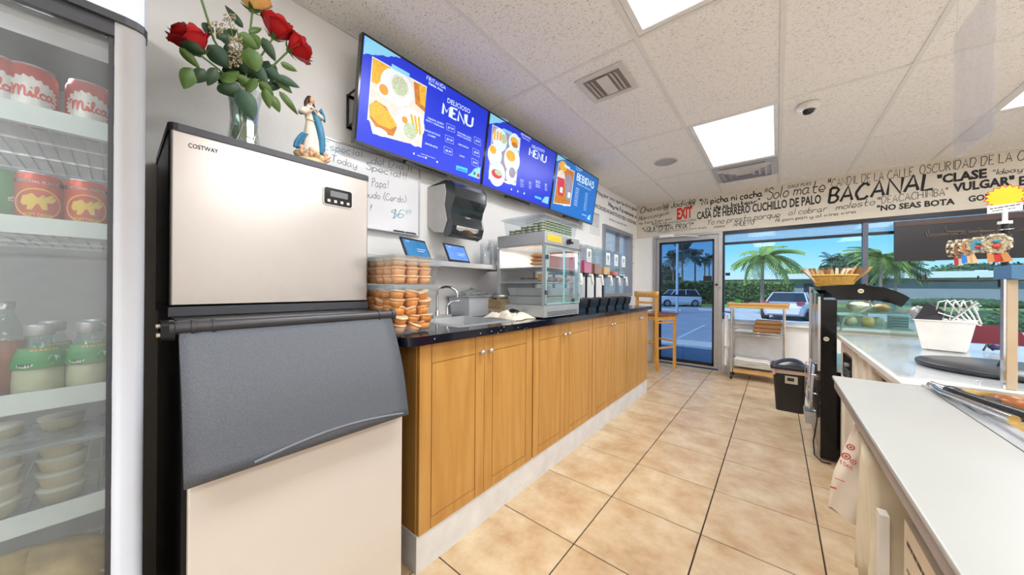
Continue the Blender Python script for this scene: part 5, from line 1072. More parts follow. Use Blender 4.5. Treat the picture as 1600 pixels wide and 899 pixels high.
b = MB(MATS['cart_wood_top']); b.box(cxl+.02, cxr-.02, cy0+.005, cyb-.01, .09, .138); b.build('lower_board', t)
b = MB(mat('light_steel', (206, 206, 208), .5, .3)); b.box(cxl+.02, cxr-.02, cyb-.012, cyb-.008, .18, .56); b.build('back_panel', t)
KR = mat('kraft_paper', (170, 122, 76), .8, var=.1); KR2 = mat('dark_kraft', (128, 84, 52), .8, var=.1)
xa, xb = xk(1180, cy0+.1), xk(1221, cy0+.1); random.seed(4)
for i in range(9):
    b = MB(KR if i % 3 else KR2); dx = random.uniform(-.012, .012); z = .613+i*.0165; b.rbox(xa+dx, xb+dx, cy0+.03, cyb-.03, z, z+.013, .01)
    tag(b.build('folded_bag'), ('lowest', 'second lowest', 'third lowest', 'fourth lowest', 'middle', 'fourth highest', 'third highest', 'second highest', 'topmost')[i]+' brown kraft bag of the pile on the wire cart', 'paper bag', 'kraft paper bags on the wire cart')
b = MB(MATS['paper_white'])
for i in range(5): b.box(cxl+.03+.01*i, xa-.02, cy0+.02, cyb-.04, .612+i*.004, .614+i*.004)
tag(b.build('paper_sheets'), 'loose white paper sheets at the left of the wire cart middle shelf', 'paper')
for i in range(7):
    b = MB(mat('white_bag_paper', (226, 220, 210), .8)); z = .178+i*.012
    b.grid(lambda u, v: V(cxl+.03+(cxr-cxl-.06-.02*i)*u, cy0-.02+.26*v, z+.006*mnoise.noise(V(u*3, v*3, i*3))+.03*max(0, .4-u)*(i/6)+.004), 12, 6)
    tag(b.build('paper_bag', solid=.006), ('lowest', 'second lowest', 'third lowest', 'middle', 'third highest', 'second highest', 'topmost')[i]+' white paper bag of the pile low on the wire cart', 'paper bag', 'white paper bags on the wire cart')
t = thing('stapler', 'small black and green gadget lying on the wooden cart top', 'gadget', (xk(1158, cy0), cy0+.08, .975)); gx = xk(1155, cy0)
b = MB(BLACK); b.rbox(gx-.01, gx+.10, cy0+.06, cy0+.10, .9755, .990, .01); b.build('handle', t); b = MB(GRN); b.rbox(gx-.05, gx+.012, cy0+.05, cy0+.11, .9755, 1.015, .012); b.build('body', t)
t = thing('carrier_bag', 'white carrier bags hanging from the left side of the wire cart', 'bag', (cxl-.05, cy0+.1, .6))
b = MB(mat('white_carrier_plastic', (228, 224, 216), .5, var=.05)); 
for k, (z0, z1, w) in enumerate(((.40, .80, .07), (.16, .42, .06))): b.grid(lambda u, v: V(cxl-.055-w*.5*cos(2*pi*u)*(.5+.5*v)-.01, cy0+.10+.10*sin(2*pi*u)*(.6+.4*v), z1-(z1-z0)*v+.012*sin(6*pi*u)), 26, 8)
b.build('bag_body', t); b = MB(mat('blue_handle', (70, 110, 160), .4)); b.tube([(cxl-.11, cy0+.08, .79), (cxl-.08, cy0+.08, .85), (cxl-.005, cy0+.08, .84)], .01, 8); b.build('handle', t)

# ============================================================ waste bin
t = thing('waste_bin', 'black waste bin with swing lid and pinkish liner, beside the black display case', 'bin', (.12, 4.05, 0))
BB = mat('bin_black', (34, 30, 30), .45, var=.1, bump=.1); c = (.10, 4.08)
def rr(w, d, z, r=.03, n=4):
    p = []
    for cx, cy, a0 in ((w/2-r, d/2-r, 0), (-w/2+r, d/2-r, pi/2), (-w/2+r, -d/2+r, pi), (w/2-r, -d/2+r, 1.5*pi)): p += [V(c[0]+cx+r*cos(a0+pi/2*i/n), c[1]+cy+r*sin(a0+pi/2*i/n), z) for i in range(n+1)]
    return p
def loft(b, rings, cap=True, m=None):
    n = len(rings[0]); vs = [p for r_ in rings for p in r_]; fs = [(j*n+i, j*n+(i+1) % n, (j+1)*n+(i+1) % n, (j+1)*n+i) for j in range(len(rings)-1) for i in range(n)]
    if cap: fs += [tuple(range(n-1, -1, -1)), tuple(range((len(rings)-1)*n, len(rings)*n))]
    b.add(vs, fs, m, False)
b = MB(BB); loft(b, [rr(.20, .17, .0), rr(.25, .22, .40)]); b.build('bucket', t)
b = MB(mat('bin_liner', (224, 196, 176), .5, var=.1))
b.grid(lambda u, v: (lambda p, q: V(c[0]+(p.x-c[0])*(1.06+.03*sin(60*u))*(1-.04*v), c[1]+(p.y-c[1])*(1.06+.03*sin(47*u))*(1-.04*v), .405-.055*v-.012*v*sin(30*u)))(rr(.26, .23, 0, .03, 8)[int(u*35.99)], 0), 36, 3); b.build('liner', t)
b = MB(mat('bin_lid_black', (30, 32, 38), .3, coat=.2)); loft(b, [rr(.285, .25, .395), rr(.29, .255, .415), rr(.27, .235, .43), rr(.25, .21, .435)]); b.build('lid_rim', t)
b = MB(MATS['bin_lid_black']); b.grid(lambda u, v: V(c[0]-.115+.23*u, c[1]-.10+.20*v, .432+.075*sin(pi*min(1, u*1.0))**.6*sin(pi*v)**.5*(.55+.45*u)), 14, 12); b.build('swing_lid', t)
b = MB(mat('bin_label_beige', (210, 200, 176), .6)); b.box(c[0]-.035, c[0]+.055, c[1]-.1118, c[1]-.106, .27, .34); b.box(c[0]-.02, c[0]+.03, c[1]-.1128, c[1]-.1117, .295, .325, BRN); b.build('label', t)

def G(u, v, z):
    d = ray(u, v); t = (z-EYE.z)/d.z; return EYE+d*t
CASEB = mat('case_black', (10, 9, 12), .16, coat=.15, var=.1, spec=.3)
# ============================================================ curved deli display case
ky = 3.0; t = thing('display_case', 'black deli display case with curved glass, at the far end of the service counter', 'display case', (.5, 3.42, 0))
px = lambda u: xk(u, ky); KP = FRONT_at(ky)
outer = [KP.hit(1283, 447), KP.hit(1352, 444), KP.hit(1356, 447), KP.hit(1380, 449), KP.hit(1400, 455), KP.hit(1414, 461), KP.hit(1422, 466)]
inner = [KP.hit(1409, 480), KP.hit(1392, 474), KP.hit(1370, 470), KP.hit(1350, 469), KP.hit(1308, 469)]
x0 = outer[0][0]; x1 = inner[-1][0]; base = [(x1, .60), (x1, .03), (x0, .03)]
for ya, nm in ((ky, 'end_frame'), (ky+.80, 'end_frame')):
    b = MB(CASEB); b.prism(outer+inner, ya, ya+.03, 'y'); b.box(x0, x1, ya, ya+.03, .02, inner[-1][1]); e = b.build(nm, t)
    if ya == ky:
        for u, v in ((1345, 455), (1291, 530)):
            a, c_ = KP.hit(u, v); g = MB(mat('badge_cream', (222, 212, 176), .4)); g.cyl((a, ky-.003, c_), (a, ky, c_), .014, n=18); g.build('badge', e)
            g = MB(BRN); blur_line(g, FRONT_at(ky-.0035), a-.008, c_-.003, a+.008, c_-.003, .006, BRN); g.build('badge_print', e)
b = MB(CASEB); b.box(x0, x0+.02, ky+.03, ky+.80, .02, .80); b.build('back_lower_panel', t)
for a, c_ in ((ky+.03, ky+.42), (ky+.41, ky+.80)): b = MB(CASEB); b.box(x0-.002, x0+.016, a+.004, c_-.004, .805, 1.12); b.build('sliding_door', t)
b = MB(mat('case_silver_trim', (206, 206, 210), .3, .6)); b.box(x0-.012, x0-.002, ky+.76, ky+.815, .35, 1.17); b.box(x0-.006, x0-.0025, ky+.40, ky+.43, .80, 1.13); b.box(x0-.014, x0-.002, ky+.0, ky+.02, .60, 1.1); b.build('silver_trim', t)
b = MB(CASEB); b.box(x0, outer[1][0], ky+.03, ky+.80, 1.145, 1.168); b.build('top_panel', t)
b = MB(CASEB); b.box(x0+.02, .95, ky+.03, ky+.80, .05, .60); b.build('machine_base', t)
CG = clear('case_glass', (226, 240, 236), .02, .05)
ep = [(x1, .865), (x1, inner[-1][1]), (inner[3][0], inner[3][1]), inner[2], inner[1], inner[0], KP.hit(1432, 500), (KP.hit(1442, 512)[0], .90), (KP.hit(1445, 512)[0], .865)]
b = MB(CG); b.prism(ep, ky+.012, ky+.018, 'y'); b.build('end_glass', t)
cv = [outer[-1], KP.hit(1440, 500), (KP.hit(1450, 512)[0], .88), (KP.hit(1450, 512)[0], .62)]
b = MB(CG); b.grid(lambda u, v: V(*(lambda i, f: (cv[i][0]*(1-f)+cv[i+1][0]*f, ky+.03+.77*u, cv[i][1]*(1-f)+cv[i+1][1]*f))(min(2, int(v*3)), v*3-min(2, int(v*3)))), 2, 9); b.build('curved_glass', t)
for z in (.90, .998):
    b = MB(CG); b.box(x1, KP.hit(1440, 500)[0]-.02-(.03 if z > .95 else 0), ky+.03, ky+.79, z, z+.006); b.build('glass_shelf', t)
area(.45, 3.42, 1.135, .15, .6, .9, (1, .98, .92))  # unseen lamp added inside the case to lift its dark contents
b = MB(mat('case_floor_white', (216, 224, 220), .4)); b.box(x1-.02, .72, ky+.03, ky+.80, .60, .62); b.build('deck', t)
b = MB(mat('cable_cream', (214, 210, 196), .5)); b.tube([(x1+.15, ky+.06, 1.08), (x1+.16, ky+.06, 1.04), (x1+.11, ky+.05, 1.0), (x1+.04, ky+.05, .96), (x1+.02, ky+.05, .87)], .006, 8); b.build('cable', t)
random.seed(21)
its = [((.40, 3.12), 'round wrapped bread loaf on the upper case shelf, next to the black post', (226, 206, 170)), ((.47, 3.20), 'bagged white rolls in the middle of the upper case shelf', (232, 222, 206)), ((.53, 3.15), 'bagged orange-brown buns on the upper case shelf', (222, 160, 88)), ((.45, 3.45), 'bagged loaf at the back of the upper case shelf', (222, 200, 160)), ((.50, 3.62), 'wrapped cake at the far end of the upper case shelf', (228, 178, 110))]
for (x, y), l, c_ in its:
    m = mat('bread_%d_%d_%d' % c_, c_, .45, var=.15, vscale=25, bump=.4, coat=.5); b = MB(m); s_ = random.random()*9
    b.grid(lambda u, v: V(x+.038*cos(2*pi*u)*sin(pi*v), y+.06*sin(2*pi*u)*sin(pi*v), 1.032-.026*cos(pi*v)+.006*mnoise.noise(V(cos(6.28*u)*2, sin(6.28*u)*2+v*3, s_))*sin(pi*v)), 18, 10); tag(b.build('wrapped_bread'), l, 'bread', 'wrapped breads in the display case')
for k, (x, y, c_, l) in enumerate(((.38, 3.09, (232, 214, 180), 'cream wrapped pastry low in the display case beside the black post'), (.46, 3.09, (236, 190, 120), 'yellow-orange wrapped pastry low in the middle of the display case'), (.52, 3.20, (240, 232, 220), 'white wrapped pastry low in the display case near the striped box'))):
    m = mat('pastry_%d_%d' % c_[:2], c_, .4, var=.2, vscale=30, bump=.4, coat=.4); b = MB(m); b.grid(lambda u, v: V(x+.032*cos(2*pi*u)*sin(pi*v)**.5, y+.045*sin(2*pi*u)*sin(pi*v)**.5, .940-.032*cos(pi*v)+.005*mnoise.noise(V(u*7, v*5, k))*sin(pi*v)), 18, 8); tag(b.build('wrapped_pastry'), l, 'pastry', 'wrapped pastries low in the display case')
t = thing('striped_box', 'teal box with dark stripes behind the curved case glass', 'box', (.60, 3.10, .91)); b = MB(mat('teal_box', (60, 140, 156), .4)); b.box(.555, .625, 3.06, 3.16, .907, .985); b.build('box_body', t); b = MB(BRONZE); [b.box(.556, .624, 3.0585, 3.0598, .920+i*.016, .927+i*.016) for i in range(4)]; b.build('stripe', t)
b = MB(mat('pale_tub', (206, 222, 218), .4)); b.frustum((.42, 3.46), .12, .30, .15, .34, .9065, .965, None, 0, .004); tag(b.build('serving_dish'), 'long pale serving dish on the lower case shelf', 'dish')

# napkin basket on the case
t = thing('wicker_basket', 'oval wicker basket of wrapped straws on top of the display case', 'basket', (.38, 3.20, 1.17)); WK = mat('wicker', (222, 176, 84), .6, var=.2, vscale=80, stretch=(1, 1, 6), bump=.6, bscale=90)
bcx, bcy = (xk(1262, 3.15)+xk(1342, 3.15))/2+.01, 3.18; rxx = (xk(1342, 3.15)-xk(1262, 3.15))/2-.012
b = MB(WK)
for i in range(7): z = 1.170+i*.0105; s_ = .78+.036*i; b.tube([(bcx+rxx*s_*cos(a), bcy+.085*s_*sin(a), z+.0055) for a in [2*pi*k/36 for k in range(36)]], .0058, 6, closed=True)
b.tube([(bcx+rxx*1.04*cos(a), bcy+.09*1.04*sin(a), 1.247) for a in [2*pi*k/36 for k in range(36)]], .007, 6, closed=True); b.build('woven_wall', t)
b = MB(WK); [b.tube([(bcx+rxx*.74*cos(a), bcy+.085*.74*sin(a), 1.17), (bcx+rxx*1.03*cos(a), bcy+.09*1.03*sin(a), 1.247)], .004, 5) for a in [2*pi*k/24 for k in range(24)]]; b.lathe([(0, 0), (.06, 0)], (bcx, bcy, 1.171), 20); b.build('upright', t)
random.seed(6); SM = [mat('wrapper_white', (236, 226, 208), .6), mat('wrapper_kraft', (206, 168, 116), .7), mat('wrapper_brown', (150, 104, 62), .7)]
for i in range(54):
    b = MB(SM[i % 3 if i % 5 else 2]); a = random.uniform(-1, 1); x = bcx+a*rxx*.85; y = bcy+random.uniform(-.05, .05); lean = a*.055+random.uniform(-.03, .03); h = random.uniform(.025, .05)
    b.add([(x-.007, y, 1.20), (x+.007, y, 1.20), (x+.007+lean, y+.004, 1.255+h), (x-.007+lean, y+.004, 1.255+h), (x-.007, y+.004, 1.20), (x+.007, y+.004, 1.20), (x+.007+lean, y+.008, 1.255+h), (x-.007+lean, y+.008, 1.255+h)], [(0, 1, 2, 3), (7, 6, 5, 4), (0, 4, 5, 1), (1, 5, 6, 2), (2, 6, 7, 3), (3, 7, 4, 0)])
    tag(b.build('wrapped_straw'), 'paper-wrapped straw or cutlery packet standing in the wicker basket', 'packet', 'wrapped packets in the wicker basket')
# things hanging on the back of the case
t = thing('magazine_rack', 'narrow wire rack of leaflets on the aisle side of the display case', 'rack', (.20, 3.5, .4)); b = MB(CHROME)
for z in (.30, .42, .55): b.tube([(x0-.016, 3.1, z), (x0-.045, 3.1, z), (x0-.045, 3.6, z), (x0-.016, 3.6, z)], .003, 6)
for y in (3.1, 3.35, 3.6): b.tube([(x0-.016, y, .30), (x0-.045, y, .30), (x0-.045, y, .55)], .003, 6)
b.build('wire_frame', t)
for k, (y, c_) in enumerate(((3.2, (210, 214, 222)), (3.32, (90, 110, 150)), (3.45, (226, 206, 190)))):
    b = MB(mat('leaflet_%d' % c_[0], c_, .6)); b.add([(x0-.038, y-.05, .305), (x0-.038, y+.05, .305), (x0-.022, y+.05, .60), (x0-.022, y-.05, .60)], [(0, 1, 2, 3)]); tag(b.build('leaflet', solid=.006), ('pale grey leaflets nearest the camera in the wire rack', 'dark blue leaflets in the middle of the wire rack', 'pale pink leaflets at the back of the wire rack')[k], 'leaflet', 'leaflets in the wire rack')
t = thing('steel_tray', 'small steel box hanging low on the aisle side of the display case', 'box', (x0-.05, 3.12, .30)); b = MB(STEEL2); b.frustum((x0-.045, 3.16), .05, .12, .06, .14, .20, .285, None, 0, .003); b.build('box_body', t)
b = MB(BLACK); b.tube([(x0-.005, 3.04, .45), (x0-.015, 3.03, .25), (x0-.035, 2.99, .12), (x0-.03, 2.97, .04), (x0+.005, 2.96, .008), (x0+.05, 2.97, .006)], .0045, 6); tag(b.build('power_cord'), 'black power cord drooping from the display case to the floor', 'cord')

# ============================================================ glass-topped service counter
SC = .305; t = thing('service_counter', 'white service counter with glass sheet on top, between steam table and display case', 'counter', (.75, 2.3, 0))
CREAMC = mat('cream_counter_paint', (226, 218, 202), .5, var=.03); CT = mat('white_laminate', (232, 228, 218), .25, var=.02, coat=.2)
b = MB(CT); b.box(SC, 1.35, 1.575, 2.985, .832, .856); b.build('top', t, bevel=.003)
b = MB(clear('counter_glass_sheet', (250, 252, 255), .01, .03, fres=.25)); b.box(SC+.012, 1.34, 1.665, 2.975, .8562, .8622); b.build('glass_sheet', t)
b = MB(CREAMC); b.box(SC+.03, SC+.05, 1.60, 2.10, .06, .25); b.box(SC+.03, SC+.05, 2.10, 2.95, .06, .832); b.box(SC+.05, 1.32, 2.93, 2.95, .06, .832); b.box(1.30, 1.32, 1.60, 2.93, .06, .832); b.box(SC+.05, 1.30, 1.6, 2.93, .06, .08); b.box(SC+.03, SC+.05, 1.60, 2.10, .79, .832); b.build('body', t)
for y0, y1 in ((2.10, 2.16), (2.28, 2.34), (2.50, 2.56), (2.90, 2.95), (1.60, 1.64)): b = MB(CREAMC); b.box(SC+.018, SC+.03, y0, y1, .06, .832); b.build('stile', t)
b = MB(CREAMC); b.box(SC+.022, SC+.03, 2.56, 2.90, .77, .832); b.box(SC+.022, SC+.03, 2.56, 2.90, .50, .56); b.build('rail', t)
b = MB(GLOSSBLACK); b.box(SC+.016, SC+.0295, 2.60, 2.86, .62, .76); g = b.build('vent_grille', t)
b = MB(mat('grille_grey', (96, 98, 104), .4, .4)); [b.box(SC+.012, SC+.0158, 2.61, 2.85, .64+.018*i, .645+.018*i) for i in range(3)]; b.build('grille_slat', g); b = MB(STEEL2); b.box(SC+.008, SC+.0158, 2.70, 2.75, .70, .715); b.build('latch', g)
b = MB(RED); b.box(SC+.12, SC+.30, 1.72, 1.92, .0805, .72); tag(b.build('red_box'), 'red box standing in the dark opening of the service counter', 'box')
b = MB(mat('printed_sheet_photo', (196, 168, 160), .4, var=.3, vscale=8)); b.box(.47, .60, 2.05, 2.20, .8564-.0003, .8566-.0001); tag(b.build('flyer'), 'pinkish printed flyer lying under the counter glass sheet', 'flyer')

# white tub of gear on the glass counter
pL, pR = G(1440, 545, .862), G(1510, 552, .862); dr = (pR-pL).normalized(); ang = math.atan2(dr.y, dr.x); nn = V(-dr.y, dr.x, 0)
ctr = (pL+pR)/2+nn*.10
t = thing('white_tub', 'white tapered plastic tub stuffed with trays and racks, on the glass counter', 'tub', (ctr.x, ctr.y, .862), 0)
b = MB(mat('white_tub_plastic', (232, 228, 222), .45)); M_ = Matrix.Translation((ctr.x, ctr.y, 0)) @ Matrix.Rotation(ang, 4, 'Z'); W0 = (pR-pL).length
b.frustum((0, 0), W0, .19, W0+.045, .23, .863, 1.002, None, 0, .004); b.frustum((0, 0), W0+.045, .23, W0+.055, .24, .997, 1.003, None, 0, .006); b.v = [M_ @ v for v in b.v]; b.build('tub_body', t)
def tb(pts): return [M_ @ V(*p) for p in pts]
b = MB(BLACK); b.frustum((-.02, .02), .10, .08, .11, .09, .95, 1.075); b.v = [M_ @ Matrix.Rotation(.35, 4, 'Y') @ v + V(-.40, 0, .03) for v in b.v]; b.v = [v for v in b.v]; tag(b.build('black_box') if False else None, '') if False else None
t2 = thing('dish_rack', 'folded chrome rack leaning out of the white tub', 'rack', tuple(M_ @ V(.03, 0, 1.0))); b = MB(CHROME)
for k in range(4): b.tube(tb([(-.05+.02*k, .02*k-.03, .90), (-.02+.022*k, .02*k-.03, 1.09), (.005+.022*k, .02*k-.03, 1.10), (.07+.01*k, .02*k-.03, .99)]), .0035, 6)
b.tube(tb([(.0, -.04, .98), (.09, -.04, 1.095)]), .005, 6); b.tube(tb([(-.02, -.05, 1.04), (.10, .0, .985)]), .004, 6); b.build('wire_frame', t2)
b = MB(BRONZE); b.add(tb([(-.095, -.06, .99), (-.01, -.06, .995), (.0, -.03, 1.045), (-.055, -.03, 1.09), (-.095, .02, .99), (-.01, .02, .995), (.0, .02, 1.045), (-.055, .02, 1.09)]), [(0, 1, 2, 3), (7, 6, 5, 4), (0, 4, 5, 1), (1, 5, 6, 2), (2, 6, 7, 3), (3, 7, 4, 0)]); tag(b.build('black_tray'), 'black plastic tray tilted in the left of the white tub', 'tray')
b = MB(mat('crumpled_film_grey', (160, 160, 166), .3, .3)); b.grid(lambda u, v: (M_ @ V(-.085+.03*cos(2*pi*u)*sin(pi*v), -.0+.03*sin(2*pi*u)*sin(pi*v), 1.035-.03*cos(pi*v)+.012*mnoise.noise(V(u*8, v*8, 2)))), 18, 9); tag(b.build('foil_bag'), 'crumpled silvery bag at the left edge of the white tub', 'bag')
t = thing('scissors', 'dark blue handled tool lying right of the white tub', 'tool', tuple(M_ @ V(.14, .05, .863))); b = MB(mat('navy_handle', (40, 36, 90), .4)); b.ball(M_ @ V(.135, .06, .885), (.022, .02, .014), 10); b.tube(tb([(.105, .02, .868), (.115, .04, .90), (.13, .05, .87)]), .004, 6, m=BLACK); b.build('handle', t)

# ============================================================ keychain display stand
kx, kyy = .628, 2.0; t = thing('keychain_stand', 'black revolving hook stand with round base, holding woven keychains', 'display stand', (kx, kyy, .862))
b = MB(mat('stand_grey_black', (44, 48, 54), .35, var=.05)); b.lathe([(0, .8625), (.198, .8625), (.2, .866), (.2, .874), (.197, .877), (0, .878)], (kx, kyy, 0), 48); b.build('base', t)
b = MB(BLACK); b.cyl((kx, kyy, .878), (kx, kyy, 1.39), .0085, n=14); b.cyl((kx, kyy, 1.16), (kx, kyy, 1.205), .014, n=14); b.cyl((kx, kyy, 1.325), (kx, kyy, 1.35), .014, n=14); b.cyl((kx, kyy, .878), (kx, kyy, .90), .016, .009, n=14); b.build('pole', t)
def arm(z, a, L, m=BLACK, name='hook_arm'):
    d = V(cos(a), sin(a), 0); b = MB(m); o = V(kx, kyy, z); b.tube([o, o+d*L*.5+V(0, 0, -.001), o+d*L-V(0, 0, .0), o+d*(L+.004)+V(0, 0, .006), o+d*(L+.005)+V(0, 0, .022)], .0026, 6); b.build(name, t); return o+d*L
for a in (pi-.1, pi+.25, pi-.55, pi/2, 0.2, -pi/2+.3, .9): arm(1.185, a, .19)
for a in (pi+.05, pi-.35, pi+.5, pi/2, 0, -pi/3): arm(1.362, a, .17, mat('dark_bronze_wire', (84, 74, 66), .4, .5))
b = MB(CHROME); b.tube([(kx+.02*cos(q), kyy+.02*sin(q), 1.364) for q in [2*pi*i/20 for i in range(20)]], .0015, 6, closed=True); b.build('ring', t)
# starburst sign, facing the camera side
sc_ = V(kx, kyy, 1.482); fn_ = (EYE-sc_); fn_.z = 0; fn_.normalize(); rt = V(-fn_.y, fn_.x, 0)
SP = Plane(sc_+fn_*.003, rt, (0, 0, 1)); 
t = thing('starburst_sign', 'yellow starburst price sign with red edge above the keychain stand', 'sign', (kx, kyy, 1.36)); b = MB(YEL)
def star(r0, r1, e, m, n=16): poly_pts = [((r0 if i % 2 else r1)*cos(pi*i/n+.15), (r0 if i % 2 else r1)*.95*sin(pi*i/n+.15)) for i in range(2*n)]; b.add([SP.pt(0, 0, e)]+[SP.pt(a, c_, e) for a, c_ in poly_pts], [(0, i+1, (i+1) % (2*n)+1) for i in range(2*n)], m)
star(.036, .046, 0, RED); star(.033, .042, .0008, mat('star_yellow', (238, 206, 40), .5)); b.build('star', t)
b = MB(MATS['paper_white']); rect(b, SP, -.036, -.055, .034, -.026, None, .0015); blur_line(b, SP, -.030, -.040, .030, -.034, .003, BRN, .002); blur_line(b, SP, -.026, -.048, .020, -.045, .002, BRN, .002); b.build('price_label', t)
b = MB(MATS['paper_white']); b.cyl((kx, kyy, 1.371), (kx, kyy, 1.44), .006, n=10); b.cyl((kx, kyy, 1.385), (kx, kyy, 1.395), .016, n=12); b.build('clip', t)
# keychains
WV = mat('woven_cord', (226, 214, 176), .7, var=.3, vscale=150, c2=(90, 60, 40)); LT = mat('leather_tan', (206, 140, 84), .6); LT2 = mat('leather_pale', (226, 186, 140), .6)
def keychain(label, u, y, z, r, rot, core, fringe):
    x = xk(u, y); t = thing('keychain', label, 'keychain', (x, y, z), 0, 'woven keychains on the hook stand'); c_ = V(x, y, z); n_ = V(cos(rot), sin(rot), 0); r_ = V(-n_.y, n_.x, 0)
    b = MB(WV); b.tube([c_+r_*r*cos(q)+V(0, 0, r*1.1*sin(q)) for q in [2*pi*i/24 for i in range(24)]], r*.22, 6, closed=True)
    for i in range(16): q = 2*pi*i/16; b.ball(c_+r_*r*1.12*cos(q)+V(0, 0, r*1.22*sin(q)), r*.17, 6, CANWHITE if i % 2 else BRN)
    b.build('woven_rim', t)
    b = MB(core); b.cyl(c_-n_*.003, c_+n_*.003, r*.92, n=20); b.ball(c_+n_*.003+V(0, 0, r*.3), (r*.35, r*.35, r*.25), 8, MATS['teal_box']); b.ball(c_+n_*.003-V(0, 0, r*.3), (r*.4, r*.4, r*.3), 8, CANRED); b.build('medallion', t)
    b = MB(BRN); b.tube([c_+V(0, 0, r*1.2), c_+V(0, 0, r*1.2+.012), V(x, y, 1.366)], .0018, 5); b.tube([V(x, y, 1.362)+r_*.006*cos(q)+V(0, 0, .006*sin(q)) for q in [2*pi*i/12 for i in range(12)]], .001, 5, closed=True); b.build('cord', t)
    if fringe:
        for k, m in enumerate(fringe): b = MB(m); p = c_+r_*r*(.5*k-.5)-V(0, 0, r*1.1); b.add([p-r_*.006, p+r_*.006, p+r_*(.010+.004*k)-V(0, 0, .030), p-r_*.004-V(0, 0, .034)], [(0, 1, 2, 3)]); b.build('leather_tassel', t, solid=.002)
keychain('oval woven keychain edge-on at the far left of the hook stand', 1485, 1.97, 1.303, .024, -.5, LT, None)
keychain('oval woven keychain with red tassel, second from the left on the hook stand', 1499, 1.95, 1.300, .026, -.9, LT2, [CANRED, CANWHITE])
keychain('woven keychain with tan boot charm, third from the left on the hook stand', 1512, 1.93, 1.303, .023, -1.1, LT, [BLU2, LT2, LT2])
keychain('round woven keychain with blue and red face, in the middle of the hook stand', 1529, 1.90, 1.306, .022, -1.9, mat('medallion_blue', (90, 150, 170), .5), None)
keychain('large round beaded keychain in front of the stand pole', 1557, 1.86, 1.304, .026, -2.1, WV, [LT, CANRED, LT])

# ============================================================ steam table with white cutting board
t = thing('steam_table', 'stainless steam table with hot food pans at the lower right of the photo', 'steam table', (.70, .5, 0))
q1, q2 = G(1467, 603.6, .86), G(1540, 649, .86); q3 = G(1562, 658, .86)
sx = .345; p1 = (q1.x, max(q2.y, .9), min(1.0, q1.x+.53), q1.y)
p2y1 = q3.y; holes = [(q1.x, q2.y, q1.x+.52, q1.y), (q1.x, p2y1-.34, q1.x+.52, p2y1)]
b = MB(STEEL2); X1_, Y0_, Y1_ = 1.05, -.60, 1.565; hx0, hx1 = q1.x, q1.x+.52
for a in ((sx, hx0, Y0_, Y1_), (hx1, X1_, Y0_, Y1_), (hx0, hx1, holes[0][3], Y1_), (hx0, hx1, holes[1][3], holes[0][1]), (hx0, hx1, Y0_, holes[1][1])): b.box(*a, .845, .860)
b.build('top', t)
b = MB(mat('white_enamel', (222, 216, 206), .4)); b.box(.37, 1.03, Y0_+.02, Y1_-.01, .25, .60); b.box(.37, .39, Y0_+.02, Y1_-.01, .60, .845); b.box(1.01, 1.03, Y0_+.02, Y1_-.01, .60, .845); b.box(.39, 1.01, Y1_-.03, Y1_-.01, .6, .845); b.build('body', t)
for x in (.38, 1.0):
    for y in (Y0_+.03, Y1_-.05): b = MB(mat('white_enamel', (222, 216, 206), .4)); b.box(x, x+.035, y, y+.035, 0, .25); b.build('leg', t)
b = MB(mat('board_white', (164, 164, 160), .38, var=.015)); b.box(.145, .343, Y0_, 1.52, .850, .8605); b.build('cutting_board', t, bevel=.003)
b = MB(mat('board_edge_mauve', (156, 146, 142), .5)); b.box(.150, .345, Y0_, 1.515, .822, .8495); b.build('board_support', t)
GOLD = mat('pan_steel_warm', (214, 186, 130), .25, .9)
for k, h in enumerate(holes):
    p = thing('food_pan', ('stainless food pan with yellow food, far one in the steam table', 'stainless food pan, nearer one in the steam table')[k], 'pan', ((h[0]+h[2])/2, (h[1]+h[3])/2, .86)); cx_, cy_ = (h[0]+h[2])/2, (h[1]+h[3])/2; w0, d0 = h[2]-h[0], h[3]-h[1]
    b = MB(GOLD); b.frustum((cx_, cy_), w0-.05, d0-.05, w0-.006, d0-.006, .72, .861, None, 0, .002); b.build('basin', p)
    b = MB(STEEL2); r_ = MB(STEEL2); a0 = (h[0]-.012, h[1]-.010, h[2]+.012, h[3]+.010)
    for c4 in ((a0[0], h[0]+.004, a0[1], a0[3]), (h[2]-.004, a0[2], a0[1], a0[3]), (h[0]+.004, h[2]-.004, a0[1], h[1]+.004), (h[0]+.004, h[2]-.004, h[3]-.004, a0[3])): b.box(*c4, .8604, .8655)
    b.build('rim', p)
    b = MB(mat('yellow_food', (240, 200, 90) if not k else (214, 200, 180), .5, var=.1, vscale=30, bump=.5, bscale=40)); b.grid(lambda u, v: V(h[0]+.02+(w0-.04)*u, h[1]+.02+(d0-.04)*v, .815+.008*mnoise.noise(V(u*6, v*6, k))), 14, 10); b.build('food', p)
t = thing('serving_tongs', 'steel tongs with black grips laid across the far food pan', 'tongs', tuple(G(1500, 618, .87)))
T0, T1 = G(1455, 601, .872), G(1640, 662, .880); b = MB(CHROME); dT = (T1-T0).normalized(); sT = V(-dT.y, dT.x, 0); b.tube([T0, T0.lerp(T1, .25)], [.010, .008], 8); b.tube([T0+sT*.0, T0.lerp(T1, .3)-sT*.03, T1-sT*.045], [.006, .007, .009], 8); b.build('arm', t)
b = MB(BLACK); b.tube([T0.lerp(T1, .18), T0.lerp(T1, .22), T0.lerp(T1, .30), T0.lerp(T1, .33), T1], [.009, .014, .014, .010, .013], 10); b.build('grip', t)
